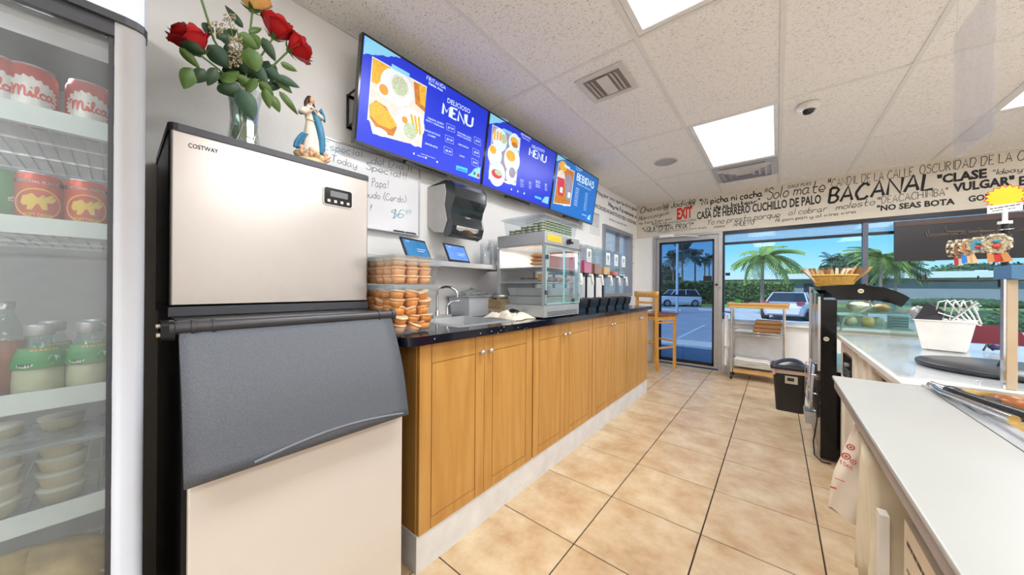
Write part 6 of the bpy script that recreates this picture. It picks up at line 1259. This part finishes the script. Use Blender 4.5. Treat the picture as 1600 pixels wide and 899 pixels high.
t = thing('ladle', 'brown-stained ladle resting in the yellow food of the far pan', 'ladle', tuple(G(1580, 628, .85))); b = MB(mat('brown_sauce', (130, 74, 28), .35, var=.2)); b.ball(G(1580, 629, .85), (.034, .030, .018), 14); b.build('bowl', t); b = MB(BLACK); b.tube([G(1560, 627, .855), G(1535, 622, .862)], .006, 8); b.build('handle', t)

# sneeze guard
gp = G(1575, 609, .856); t = thing('sneeze_guard', 'beige steel post and blue-grey shelf of the sneeze guard at the right edge', 'sneeze guard', (gp.x, gp.y, .856))
b = MB(mat('post_beige_steel', (196, 178, 156), .35, .4)); b.box(gp.x-.005, gp.x+.015, gp.y-.006, gp.y+.012, .857, 1.182); b.build('post', t, bevel=.002); b = MB(CHROME); b.box(gp.x-.010, gp.x-.0055, gp.y-.006, gp.y+.012, .857, 1.182); b.build('post_edge', t)
b = MB(mat('blue_grey_shelf', (84, 130, 172), .25, .3)); b.box(gp.x-.008, 1.25, gp.y-.04, gp.y+.06, 1.1825, 1.222); b.build('top_shelf', t)
b = MB(MATS['post_beige_steel']); b.box(1.18, 1.22, gp.y-.006, gp.y+.012, .857, 1.182); b.build('post', t)

# bags and cartons under the board
t = thing('shopping_bag', 'white plastic shopping bag with red print hanging under the cutting board', 'bag', (.18, 1.42, .4)); BAGW = mat('bag_white_plastic', (228, 216, 200), .4, var=.05)
b = MB(BAGW)
def bagf(u, v):
    a = 2*pi*u; z = .785-.33*v; wd = .018+.042*min(1, v*1.6); ln = .010+.028*sin(pi*min(1, v*.9)); return V(.218+wd*cos(a)-.028*v+.002*sin(3*a+9*v), 1.42+ln*sin(a)+.004*sin(5*a+8*v), z+.014*sin(2*a+1)*v)
b.grid(bagf, 40, 14); b.build('bag_body', t)
BP = Plane((0, 1.374, 0), (1, 0, 0), (0, 0, 1)); b = MB(CANRED)
px_text(b, BP, 'E DAY!', (1313, 724), (1332, 736), 6, CANRED, bold=.02); a_, z_ = BP.hit(1305, 748); blur_line(b, BP, a_, z_, a_+.02, z_-.004, .003, CANRED)
for u, v, r_ in ((1329, 699, .009), (1322, 713, .010), (1333, 722, .007)): a_, z_ = BP.hit(u, v); disc(b, BP, a_, z_, r_, CANRED, .001); disc(b, BP, a_, z_, r_*.7, BAGW, .0013); disc(b, BP, a_, z_, r_*.3, CANRED, .0016)
a_, z_ = BP.hit(1297, 762); rect(b, BP, a_, z_, a_+.014, z_+.005, None, .001)
b.build('print', t)
t = thing('paper_bag_bundle', 'bundle of cream paper bags hanging under the cutting board', 'bags', (.2, 1.2, .4)); 
for i in range(7):
    b = MB(mat('cream_bag_paper', (222, 206, 178), .7, var=.06)); y = 1.235-.022*i; b.grid(lambda u, v: V(.165+.10*u+.006*sin(4*v+i), y-.012*v+.006*sin(5*u+i), .775-(.33+.01*(i % 3))*v), 6, 8); b.build('bag_leaf', t, solid=.002)
b = MB(mat('white_enamel', (222, 216, 206), .4)); b.box(.175, .37, .30, 1.08, .232, .25); b.box(.175, .19, 1.05, 1.08, .25, .66); b.box(.20, .37, 1.05, 1.08, 0.25, .30); tag(b.build('under_shelf'), 'white low shelf below the cutting board carrying the printed carton', 'shelf')
t = thing('printed_carton', 'cream carton with dark printed text under the cutting board, bottom edge of the photo', 'carton', (.26, .75, .25)); b = MB(mat('carton_cream', (226, 210, 184), .7)); b.box(.20, .355, .52, 1.0, .2505, .69); c_ = b.build('carton_body', t)
CPn = Plane((.1998, 0, 0), (0, -1, 0), (0, 0, 1)); b = MB(BRN)
blur_line(b, CPn, -.98, .650, -.70, .650, .008, BRN, k=.4); 
for i in range(9): blur_line(b, CPn, -.98, .60-.028*i, -.62-.01*(i % 3), .60-.028*i, .0045, BRN, .0006, i, k=.22)
b.build('print', c_)
# acrylic panel hanging from the ceiling
t = thing('acrylic_panel', 'clear acrylic panel hanging from the ceiling above the service counter', 'panel', (.62, 2.22, 2.47)); b = MB(clear('frosted_acrylic', (250, 250, 252), .07, .0, (236, 234, 244))); b.box(.617, .623, 2.05, 2.40, 1.745, 2.30); b.build('sheet', t); b = MB(mat('clear_line', (220, 220, 225), .3)); [b.tube([(.62, y, 2.30), (.62, y, CEIL)], .0015, 5) for y in (2.08, 2.37)]; b.build('hanging_line', t)
# black sign board hanging in the window
bx_ = xk(1397, 5.28); t = thing('hanging_board', 'black board with brown top rail hanging in front of the right window', 'board', (1.6, 5.28, 1.9)); zt, zb = FRONT_at(5.28).hit(1397, 347)[1], FRONT_at(5.28).hit(1397, 409)[1]
b = MB(mat('board_black', (16, 14, 24), .3, var=.1)); b.box(bx_, bx_+1.5, 5.28, 5.31, zb, zt-.055); b.build('board', t); b = MB(mat('board_brown_rail', (74, 48, 40), .4)); b.box(bx_, bx_+1.5, 5.275, 5.315, zt-.055, zt); b.build('top_rail', t)
b = MB(BRONZE); [b.box(x, x+.03, 5.30, WY+.012, zt-.03, zt+.0) for x in (bx_+.25, bx_+1.2)]; b.build('wall_hook', t)

# cafe chair and table by the window
t = thing('cafe_chair', 'maroon-backed cafe chair by the window beyond the keychain stand', 'chair', (1.40, 4.62, 0)); MAR = mat('maroon_vinyl', (110, 36, 56), .4); b = MB(MAR)
bp_ = [(-.19, 0), (.19, 0), (.2, .2), (.16, .30), (.08, .335), (-.08, .335), (-.16, .30), (-.2, .2)]; b.prism([(1.42+x, .50+z) for x, z in bp_], 4.80, 4.84, 'y'); b.build('backrest', t, bevel=.01); b = MB(MAR); b.rbox(1.22, 1.62, 4.42, 4.80, .43, .48, .05); b.build('seat', t)
for x in (1.24, 1.60):
    for y in (4.45, 4.82): b = MB(BLACK); b.cyl((x, y, 0), (x, y, .43 if y < 4.6 else .75), .012, n=8); b.build('leg', t)
t = thing('cafe_table', 'small pale cafe table at the window beside the maroon chair', 'table', (1.5, 4.0, 0)); b = MB(mat('table_pale', (220, 214, 204), .35)); b.rbox(1.17, 1.85, 3.72, 4.30, .70, .73, .03); b.build('tabletop', t); b = MB(BLACK); b.cyl((1.5, 4.0, .02), (1.5, 4.0, .70), .03, n=12); b.build('pedestal', t); b = MB(BLACK); b.lathe([(0, 0), (.22, 0), (.21, .015), (.03, .03), (0, .03)], (1.5, 4.0, 0), 24); b.build('foot', t)

# ============================================================ ceiling fittings
def onceil(u, v): return G(u, v, CEIL)
c4 = [onceil(*p) for p in ((906, 127.5), (966, 101), (991, 135), (934, 156))]
cx_ = sum(p.x for p in c4)/4; cy_ = sum(p.y for p in c4)/4; hs = .155
t = thing('ceiling_diffuser', 'small square ceiling air diffuser between the screens and the light panels', 'vent', (cx_, cy_, CEIL)); VW = mat('vent_white', (214, 210, 204), .45, var=.04)
b = MB(VW)
for a in ((-hs, -hs+.035, -hs, hs), (hs-.035, hs, -hs, hs), (-hs+.035, hs-.035, -hs, -hs+.035), (-hs+.035, hs-.035, hs-.035, hs)): b.box(cx_+a[0], cx_+a[1], cy_+a[2], cy_+a[3], CEIL-.010, CEIL-.001)
b.build('frame', t); b = MB(mat('vent_dark', (150, 142, 136), .7)); b.box(cx_-hs+.035, cx_+hs-.035, cy_-hs+.035, cy_+hs-.035, CEIL-.003, CEIL-.0015); b.build('recess', t)
for i, dx in enumerate((-.09, -.065, .065, .09)): b = MB(VW); b.add([(cx_+dx-.012, cy_-.10, CEIL-.004), (cx_+dx-.012, cy_+.10, CEIL-.004), (cx_+dx+.006, cy_+.10, CEIL-.016), (cx_+dx+.006, cy_-.10, CEIL-.016)], [(0, 1, 2, 3)]); b.build('louvre', t, solid=.002)
b = MB(VW); b.box(cx_-.035, cx_+.04, cy_-.10, cy_+.10, CEIL-.014, CEIL-.010); b.build('centre_plate', t)
q0, q1 = onceil(1113, 268), onceil(1214, 247); rx0, rx1 = CX0+TW+.02, CX0+2*TW-.02; ry0, ry1 = CY0+2*TL+.02, CY0+2*TL+.62
t = thing('air_register', 'wide silver air register beyond the light panel, against the front wall', 'vent', ((rx0+rx1)/2, (ry0+ry1)/2, CEIL)); SG = mat('register_grey', (196, 198, 206), .4, .3)
b = MB(SG); b.box(rx0, rx1, ry0, ry1, CEIL-.006, CEIL-.003); b.build('plate', t)
for i in range(4):
    a = .03+.055*i; b = MB(SG); z0, z1 = CEIL-.010-.004*i, CEIL-.028-.004*i
    x0_, x1_, y0_, y1_ = rx0+a, rx1-a, ry0+a+.06, ry1-a-.02; o_ = .02
    vs = [(x0_, y0_, z0), (x1_, y0_, z0), (x1_, y1_, z0), (x0_, y1_, z0), (x0_+o_, y0_+o_, z1), (x1_-o_, y0_+o_, z1), (x1_-o_, y1_-o_, z1), (x0_+o_, y1_-o_, z1)]
    b.add(vs, [(k, (k+1) % 4, 4+(k+1) % 4, 4+k) for k in range(4)]); b.build('louvre_ring', t, solid=.002)
b = MB(MATS['vent_dark']); b.box(rx0+.06, rx1-.10, ry0+.035, ry0+.075, CEIL-.008, CEIL-.0062); b.build('slot', t)
c_ = onceil(1040, 253); t = thing('ceiling_speaker', 'round grey ceiling speaker left of the light panel', 'speaker', tuple(c_)); b = MB(mat('speaker_grille', (176, 174, 176), .6, bump=.5, bscale=300)); b.lathe([(0, CEIL-.006), (.095, CEIL-.006), (.105, CEIL-.003)], (c_.x, c_.y, 0), 32); b.build('grille', t); b = MB(VW); b.lathe([(.105, CEIL-.007), (.112, CEIL-.006), (.115, CEIL-.001)], (c_.x, c_.y, 0), 32); b.build('trim_ring', t)
c_ = onceil(1263, 163); t = thing('dome_camera', 'white dome security camera on the ceiling right of the light panel', 'camera', tuple(c_)); b = MB(mat('camera_white', (228, 224, 218), .4)); b.lathe([(.06, CEIL-.001), (.065, CEIL-.02), (.058, CEIL-.036), (.042, CEIL-.042)], (c_.x, c_.y, 0), 28); b.build('housing', t)
b = MB(GLOSSBLACK); b.ball((c_.x, c_.y, CEIL-.040), (.04, .04, .034), 18); b.build('dome', t); b = MB(CHROME); b.tube([(c_.x+.041*cos(q), c_.y+.041*sin(q), CEIL-.044) for q in [2*pi*i/24 for i in range(24)]], .003, 6, closed=True); b.build('ring', t)

# ============================================================ phrases painted on the walls
FW = Plane((0, WY-.001, 0), (1, 0, 0), (0, 0, 1)); LW = Plane((WX+.001, 0, 0), (0, 1, 0), (0, 0, 1))
def phrase(pl, parent, text, p0, p1, h, m=INK, **kw):
    b = MB(m); px_text(b, pl, text, p0, p1, h, m, **kw); return b.build('painted_phrase', parent)
sc = dict(style='script'); cp = dict(style='caps', slant=.05)
for a in [('Chaval@ Jodid@', (1000, 333), (1085, 319), 8, dict(style='script', w=.7, slant=.2)), ('Musico pagado', (998, 345), (1045, 335), 6, dict(style='script', w=.6, slant=.3)), ('no toca bien son', (998, 351.5), (1049, 344), 4.5, dict(style='script', w=.7, slant=.2)),
          ('PINTA DE OCOLONCOSO', (1019, 352.5), (1088, 345), 3.2, dict(bold=.01)), ('PERRO', (1026, 356), (1048, 353), 3.2, dict(bold=.015)), ('"¿QUE ONDA PRIX?"', (1004, 363.5), (1083, 356), 7.5, dict(style='caps', w=.8, slant=.05)),
          ('"Ni picha ni cacha', (1094, 321), (1191, 307), 9.5, dict(style='caps', w=1.15)), ('ni deja batear"', (1103, 329), (1187, 317), 6.2, dict(style='caps', w=1.15)), ('CASA DE HERRERO CUCHILLO DE PALO', (1089, 343), (1283, 317.5), 11.5, dict(bold=.028)),
          ('"Solo mate"', (1193, 313), (1294, 298.5), 17, dict(style='script', w=.5, slant=.25)), ('DALE PUES', (1231, 295), (1267, 289), 5, dict(bold=.0, slant=.1)), ('Yo no presto porque', (1104, 352), (1218, 339.5), 9, dict(style='script', w=.55, slant=.25)), ('AHUEVO', (1146, 354.5), (1178, 350.5), 6.5, dict(style='caps', w=.8)), ('PAISA', (1116, 357), (1133, 355), 3.5, dict(bold=.01)), ('Tranquilo todo y no como duele', (1026, 364.5), (1104, 356.5), 3, dict(style='script', w=.6)),
          ('al cobrar', (1232, 336.5), (1292, 330), 9, dict(style='script', w=.5, slant=.25)), ('molesto"', (1306, 328.5), (1371, 319), 10, dict(style='script', w=.5, slant=.25)), ('Al pan pan y al vino vino', (1211, 347), (1337, 333), 5, dict(style='script', w=.7)),
          ('BACANAL', (1295, 317.5), (1458, 294.5), 22, dict(style='caps', w=1.0, slant=.12)), ('"CANDIL DE LA CALLE,', (1296, 293), (1431, 274), 12, dict(style='caps', w=.5, slant=.05)), ('OSCURIDAD DE LA CASA"', (1437, 272.5), (1645, 243), 13, dict(style='caps', w=.5, slant=.05)),
          ('"CLASE', (1464, 287), (1542, 277), 13, dict(bold=.045)), ('VULGAR"', (1489, 300), (1585, 288), 12.5, dict(bold=.045)), ('"DEACACHIMBA"', (1374, 319), (1481, 304.5), 10.5, dict(style='caps', w=.5)), ('"NO SEAS BOTA', (1370, 330), (1492, 319), 8.5, dict(bold=.035)), ('GOMA"', (1513, 315.5), (1570, 309), 9, dict(bold=.035)), ('"Ideay', (1550, 274), (1597, 268), 8, dict(style='script', w=.6, slant=.2)), ('ERES', (1592, 290), (1640, 283), 14, dict(bold=.04))]:
    phrase(FW, wall_front, a[0], a[1], a[2], a[3], **a[4])
o = phrase(FW, wall_front, 'EXIT', (1057.6, 343), (1081.6, 339.4), 17, RED, bold=.045); o['label'] = 'red painted EXIT lettering'
for a in [('Hoy por aca que te dio la gana', (933, 303), (995, 330), 7, dict(style='caps', w=.8)), ('NI DIOSES NI SANTOS NO DEJO A DEUDORES', (930, 324.5), (994, 352), 6.5, dict(bold=.01)), ('Hoy no fio manana si', (951, 322), (995, 342), 7, dict(style='caps', w=1.2)), ('Se lleva aqui de todo', (952, 343.5), (979, 354), 3.5, dict(style='caps', w=.7)),
          ('Pues', (985.5, 373), (990, 375), 3, dict(style='script', w=.6)), ('vale', (985.5, 385), (990, 387), 3, dict(style='script', w=.6)), ('va', (985.5, 398), (989, 399), 3, dict(style='script', w=.6)), ('pue', (986, 412), (990, 413), 3, dict(style='script', w=.6))]:
    phrase(LW, wall_left, a[0], a[1], a[2], a[3], **a[4])

# ============================================================ outside: lot, walk, cars, planting, building
GZ = -.45
def Q(u, D, z=GZ): p = EYE+ray(u, 449.5)*D; return V(p.x, p.y, z)
ASP = mat('asphalt', (172, 172, 176), .85, var=.12, vscale=1.5, bump=.3, bscale=20); CONC = mat('concrete_walk', (190, 188, 184), .8, var=.08, vscale=4)
b = MB(ASP); b.box(-90, 90, 5.5, 120, GZ-.1, GZ); tag(b.build('floor_parking_lot'), kind='structure')
b = MB(CONC); b.box(-12, 14, WY+.15, 7.3, GZ, -.03); tag(b.build('floor_walkway'), kind='structure')
b = MB(mat('building_base', (206, 202, 196), .8)); b.box(-12, WX-.15, WY, WY+.15, GZ, 3.2); b.box(RX+.15, 14, WY, WY+.15, GZ, 3.2); b.box(-12, 14, WY, WY+.15, CEIL+.02, 3.2); tag(b.build('wall_facade'), kind='structure')
b = MB(mat('roof_slab', (150, 148, 146), .8)); b.box(-12, 14, BY-.5, WY+.35, CEIL+.27, CEIL+.4); tag(b.build('roof'), kind='structure')  # unseen shop roof, added to keep the sun out of the room
GRASS = mat('lawn', (112, 142, 66), .9, var=.25, vscale=3, bump=.6, bscale=30)
b = MB(GRASS); b.box(4.5, 80, 14, 19, GZ, GZ+.06); b.box(-60, 80, 33, 60, GZ, GZ+.05); tag(b.build('lawn'), 'green lawn strips beyond the parking lot', 'lawn', None, 'stuff')
b = MB(mat('road_paint', (226, 226, 222), .7))
for i in range(9): x = -16+i*2.7; b.box(x, x+.1, 11.5, 16.5, GZ, GZ+.006)
tag(b.build('bay_line'), 'white painted parking bay lines on the asphalt', 'road marking', None, 'stuff')
WSM = mat('wheel_stop_concrete', (214, 212, 206), .8)
for k, (u, D, l) in enumerate(((1045, 24, 'white concrete wheel stop in front of the white car seen through the door'), (1112, 24, 'white concrete wheel stop at the right of the door view'), (1075, 9.3, 'pale concrete wheel stop nearest the entrance door'))):
    p = Q(u, D); b = MB(WSM); b.prism([(-.12, 0), (-.08, .12), (.08, .12), (.12, 0)], -.85, .85, 'x'); b.v = [v+p for v in b.v]; tag(b.build('wheel_stop'), l, 'wheel stop', 'wheel stops in the lot')
def car(name, label, loc, rz, paint, L=4.5, W=1.8, H=1.45, suv=False):
    t = thing(name, label, 'car'); CG_ = mat('car_glass', (36, 48, 58), .08, .2); TY = mat('tyre', (26, 26, 28), .7)
    st = [(0, .35, .62, .62, .70), (.06, .25, .86, .88, .84), (.20, .2, .92, .98, .96), (.34, .2, .93, None, 1), (.46, .2, .95, None, 1), (.60, .2, .96, None, 1), (.74, .2, .96, None, 1), (.86, .2, .94, .96, .98), (.96, .25, .85, .87, .90), (1, .35, .62, .62, .74)]
    roof = {.34: .78, .46: .97, .60: 1.0, .74: .96} if not suv else {.34: .82, .46: .99, .60: 1.0, .74: 1.0, .86: .96}
    b = MB(paint); g = MB(CG_); rings = []
    for s_, zb, zs, zt, wf in st:      # closed section: sill, flank, shoulder, top
        y = (s_-.5)*L; w = W/2*wf; zz = zs*H*.66+.02
        rings.append([V(-w*.92, y, zb), V(-w, y, zb+.22), V(-w*.99, y, zz), V(-w*.90, y, zz+.06), V(w*.90, y, zz+.06), V(w*.99, y, zz), V(w, y, zb+.22), V(w*.92, y, zb)])
    loft(b, rings); b.build('body', t)
    ys = [-.24*L, -.10*L, .12*L, .30*L if not suv else .44*L]; zb = H*.62+.04
    lo = [V(x*W*.44, y, zb) for y in (ys[0], ys[3]) for x in (-1, 1)]; hi = [V(x*W*.34, y, H) for y in (ys[1], ys[2] if not suv else .36*L) for x in (-1, 1)]
    g.add(lo+hi, [(0, 1, 5, 4), (3, 2, 6, 7), (0, 4, 6, 2), (1, 3, 7, 5)]); g.build('glazing', t)
    r = MB(paint); yy = (ys[1], ys[2] if not suv else .36*L); r.box(-W*.345, W*.345, yy[0]-.02, yy[1]+.02, H-.005, H+.025)
    for x in (-1, 1):
        for a, c in ((V(x*W*.44, ys[0], zb), V(x*W*.34, yy[0], H)), (V(x*W*.44, ys[3], zb), V(x*W*.34, yy[1], H)), (V(x*W*.44, (ys[0]+ys[3])/2+.1, zb), V(x*W*.345, (yy[0]+yy[1])/2, H))): r.tube([a, c], .035, 6)
    r.build('roof', t)
    for y in (-.31*L, .31*L):
        for x in (-1, 1): q = MB(TY); q.cyl((x*W*.5, y, .32), (x*W*.36, y, .32), .32, n=20); q.cyl((x*W*.505, y, .32), (x*W*.49, y, .32), .20, n=14, m=GREYFRAME); q.build('wheel', t)
    for x in (-1, 1): q = MB(mat('tail_light', (170, 40, 50), .3)); q.box(x*W*.28, x*W*.44, -L*.485, -L*.455, .60*H, .68*H) if x > 0 else q.box(-W*.44, -W*.28, -L*.485, -L*.455, .60*H, .68*H); q.build('tail_light', t)
    q = MB(mat('number_plate', (214, 214, 206), .5)); q.box(-.16, .16, -L*.487, -L*.48, .48*H, .55*H); q.build('number_plate', t)
    t.location = loc; t.rotation_euler = (0, 0, rz)
SILV = mat('silver_car_paint', (216, 210, 218), .3, .25, var=.02, coat=.5); WHT = mat('white_car_paint', (232, 232, 232), .25, var=.02, coat=.5)
car('sedan', 'silver-mauve sedan parked rear-on outside the front window', Q(1234, 18.0), radians(-9), SILV, 4.4, 1.95, 1.42)
car('estate_car', 'white estate car parked outside, seen through the glass door', Q(1057, 29.5), radians(-52), WHT, 3.9, 1.8, 1.5, True)

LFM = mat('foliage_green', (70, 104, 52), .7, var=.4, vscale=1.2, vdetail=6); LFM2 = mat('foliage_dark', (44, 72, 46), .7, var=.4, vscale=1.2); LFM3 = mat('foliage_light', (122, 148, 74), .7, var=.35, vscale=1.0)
TRK = mat('palm_trunk', (150, 128, 108), .9, var=.2, vscale=6, bump=.6)
def leafy(b, c, r, n, s_, rnd, m):
    for i in range(n):
        d = V(rnd.gauss(0, 1), rnd.gauss(0, 1), rnd.gauss(0, 1)).normalized(); q = rnd.uniform(.78, 1.05); p = V(c[0]+d.x*r[0]*q, c[1]+d.y*r[1]*q, c[2]+d.z*r[2]*q)
        a = V(rnd.uniform(-1, 1), rnd.uniform(-1, 1), rnd.uniform(-1, 1)).normalized()*s_; e = a.cross(d).normalized()*s_*.5
        b.add([p-a, p+e, p+a, p-e], [(0, 1, 2, 3)], m)
def bush(name, label, cat, c, r, n, s_, m, m2, group=None, seed=1):
    rnd = random.Random(seed); t = thing(name, label, cat, (c[0], c[1], GZ), 0, group); b = MB(m2)
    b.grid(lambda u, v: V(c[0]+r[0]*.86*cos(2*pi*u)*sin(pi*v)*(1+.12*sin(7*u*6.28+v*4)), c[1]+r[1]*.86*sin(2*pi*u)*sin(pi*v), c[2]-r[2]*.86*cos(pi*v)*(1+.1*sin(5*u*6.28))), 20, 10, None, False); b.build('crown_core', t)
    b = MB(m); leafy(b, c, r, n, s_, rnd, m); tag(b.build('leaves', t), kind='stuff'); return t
# hedge
rnd = random.Random(2); h0, h1 = Q(1020, 34), Q(1232, 34); dh = (h1-h0); nh = V(-dh.y, dh.x, 0).normalized()
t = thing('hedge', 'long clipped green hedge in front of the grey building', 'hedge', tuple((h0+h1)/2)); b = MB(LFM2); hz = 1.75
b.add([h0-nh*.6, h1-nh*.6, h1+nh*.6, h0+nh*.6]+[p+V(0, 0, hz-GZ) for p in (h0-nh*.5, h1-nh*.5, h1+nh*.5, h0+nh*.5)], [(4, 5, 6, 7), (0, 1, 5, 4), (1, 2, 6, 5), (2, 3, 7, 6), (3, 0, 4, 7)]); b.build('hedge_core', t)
b = MB(LFM)
for i in range(3600):
    f = rnd.random(); z = GZ+(hz-GZ+.15)*rnd.random()**.7; p = h0+dh*f-nh*(.6+.15*rnd.random())+V(0, 0, z-GZ) if rnd.random() < .8 else h0+dh*f+nh*rnd.uniform(-.5, .5)+V(0, 0, hz-GZ+rnd.uniform(0, .2))
    a = V(rnd.uniform(-1, 1), rnd.uniform(-1, 1), rnd.uniform(-1, 1)).normalized()*.16; e = V(rnd.uniform(-1, 1), rnd.uniform(-1, 1), rnd.uniform(-1, 1)).normalized()*.09; b.add([p-a, p+e, p+a, p-e], [(0, 1, 2, 3)], LFM if i % 3 else LFM3)
tag(b.build('leaves', t), kind='stuff')
for k, (u, D, w, z, l) in enumerate(((1575, 13, 2.6, .28, 'low clipped hedge at the right of the view, nearest the window'), (1500, 30, 5, .35, 'low hedge beyond the lawn at the right of the view'))):
    p = Q(u, D); bush('low_hedge', l, 'hedge', (p.x, p.y, (z+GZ)/2), (w, .7, (z-GZ)/2+.1), 1300, .09, LFM, LFM2, None, 5+k)
# grey building
t = thing('grey_building', 'long low grey building with flat pale roof across the street', 'building', (12, 44, GZ)); b0 = Q(1128, 46); b1 = Q(1620, 30); db = (b1-b0); nb = V(db.y, -db.x, 0).normalized()
if nb.dot(EYE-b0) < 0: nb = -nb
def wallq(p, q, z0, z1, off, th, m): b = MB(m); n_ = nb; b.add([r_+n_*o+V(0, 0, z-GZ) for r_ in (p, q) for o in (off, off+th) for z in (z0, z1)], [(0, 1, 3, 2), (4, 6, 7, 5), (0, 4, 5, 1), (2, 3, 7, 6), (0, 2, 6, 4), (1, 5, 7, 3)]); return b
wallq(b0, b1, GZ, 2.45, -6, 6, mat('building_grey', (128, 136, 146), .8, var=.06, vscale=1)).build('wall', t); wallq(b0, b1, 2.45, 3.1, -6.4, 7.2, mat('building_roof_pale', (206, 212, 218), .6)).build('roof', t)
for i in range(5):
    f = .03+i*.08; p, q = b0+db*f, b0+db*(f+.035); wallq(p, q, .6, 1.9, .01, .06, mat('far_window', (44, 52, 62), .2)).build('window', t)
# palms
def frond_mesh(L, n, droop, m, wid=.5):
    b = MB(m)
    for i in range(n):
        f = (i+1)/(n+1); x = L*f; z = L*(.35*f-droop*f*f); sl = .35-2*droop*f; w = wid*sin(pi*(f*.85+.12))**.7
        for s_ in (-1, 1): b.add([(x, 0, z), (x+.05*L, s_*.015*L, z+.04*L*sl), (x+.16*L, s_*w*L*.42, z-.10*L-.1*L*f), (x+.10*L, s_*w*L*.40, z-.11*L-.1*L*f)], [(0, 1, 2, 3)])
    pts = [(L*f, 0, L*(.35*f-droop*f*f)) for f in [k/8 for k in range(9)]]; b.tube(pts, [.012*L*(1.2-f/8) for f in range(9)], 4); return b
def palm(label, u, D, top, R, n=16, trunk=.14, lean=0, m=LFM, fan=False, seed=0, group='palms outside'):
    rnd = random.Random(seed); p = Q(u, D); t = thing('palm_tree', label, 'palm tree', tuple(p), 0, group); hd = V(p.x+lean, p.y, top)
    b = MB(TRK); b.tube([p, p.lerp(hd, .5)+V(lean*.2, 0, 0), hd], [trunk*1.2, trunk*.9, trunk*.8], 8); b.build('trunk', t); mesh = None
    for i in range(n):
        if mesh is None: o = frond_mesh(R, 14 if not fan else 9, .85 if not fan else .5, m, .5 if not fan else .9).build('frond'); mesh = o.data
        else: o = bpy.data.objects.new('frond', mesh); COL.objects.link(o)
        o.parent = t; o.location = hd-p; o.rotation_euler = (rnd.uniform(-.25, .25), rnd.uniform(-.9, .65) if not fan else rnd.uniform(-1.2, 1.0), 2*pi*i/n*2.4+rnd.uniform(-.2, .2)); o.scale = (1, 1, 1)*1 if False else (rnd.uniform(.8, 1.1),)*3
palm('large feathery palm standing behind the silver sedan', 1191, 20.5, 3.2, 1.75, 34, .10, 0, LFM3, seed=1)
for k, (u, D, z, r, l) in enumerate(((1066, 36, 5.4, 1.9, 'tallest palm in the door view, right of the white pole'), (1052, 38, 4.6, 1.3, 'palm left of the white pole in the door view'), (1086, 38, 5.0, 1.2, 'middle palm in the door view'), (1101, 44, 4.9, .95, 'thin palm near the right side of the door view'), (1108, 46, 5.5, .95, 'rightmost and thin tall palm in the door view'), (1301, 40, 4.9, 1.2, 'small palm over the building left of the window mullion'))):
    palm(l, u, D, z, r, 20, .10, 0, LFM2, True, seed=3+k)
for k, (u, D, z, l) in enumerate(((1376, 22, 3.4, 'bushy drooping palm right of the window mullion'), (1399, 24, 2.9, 'drooping palm beside the black hanging board'))): palm(l, u, D, z, 1.5, 46, .09, 0, LFM3 if k == 0 else LFM, seed=12+k)
# far trees
for k, (u, D, z, rx_, rz_, m, l) in enumerate(((1245, 60, 3.6, 3.2, 1.6, LFM3, 'light green round tree over the building, behind the sedan'), (1276, 62, 3.2, 2.4, 1.1, LFM, 'small tree top left of the straw basket'), (1330, 34, 3.0, 2.2, 1.9, LFM2, 'dark tree against the window mullion'), (1312, 40, 3.0, 2.4, 1.4, LFM, 'green tree behind the straw basket'), (1515, 45, 3.4, 4.5, 1.6, LFM, 'broad tree top under the black hanging board'), (1590, 40, 3.0, 4, 1.6, LFM2, 'dark tree at the right edge of the window view'), (1440, 50, 2.6, 4, 1.4, LFM2, 'dark tree line left of the hook stand'), (1034, 42, 1.8, 2.4, 2.4, LFM2, 'dark shrub at the left edge of the door view'))):
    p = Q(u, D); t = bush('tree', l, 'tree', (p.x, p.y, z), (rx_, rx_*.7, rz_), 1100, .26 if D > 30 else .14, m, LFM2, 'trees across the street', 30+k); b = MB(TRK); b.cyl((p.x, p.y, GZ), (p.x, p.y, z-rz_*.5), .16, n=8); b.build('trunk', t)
# poles, hydrant
for k, (u, D, z, l) in enumerate(((1058, 21, 7, 'white light pole seen through the glass door'), (1527, 33, 3.6, 'white street pole under the black hanging board'))):
    p = Q(u, D); t = thing('light_pole', l, 'pole', tuple(p)); b = MB(mat('pole_white', (210, 216, 222), .5)); b.cyl(p, p+V(0, 0, z), .09, .07, n=10); b.build('shaft', t); b = MB(mat('pole_white', (210, 216, 222), .5)); b.box(p.x-.15, p.x+.6, p.y-.12, p.y+.12, z+GZ-.02, z+GZ+.1); b.build('lamp_head', t)
p = Q(1525, 24.5); t = thing('fire_hydrant', 'pinkish white fire hydrant on the grass verge', 'hydrant', tuple(p)); HY = mat('hydrant_paint', (232, 206, 186), .5)
b = MB(HY); b.lathe([(.20, GZ), (.20, GZ+.05), (.13, GZ+.06), (.13, GZ+.55), (.17, GZ+.57), (.17, GZ+.61), (.12, GZ+.70), (.04, GZ+.76), (.04, GZ+.82), (0, GZ+.82)], (p.x, p.y, 0), 16); b.build('barrel', t)
for s_ in (-1, 1): b = MB(HY); b.cyl((p.x+s_*.12, p.y, GZ+.45), (p.x+s_*.24, p.y, GZ+.45), .07, n=10); b.build('outlet', t)
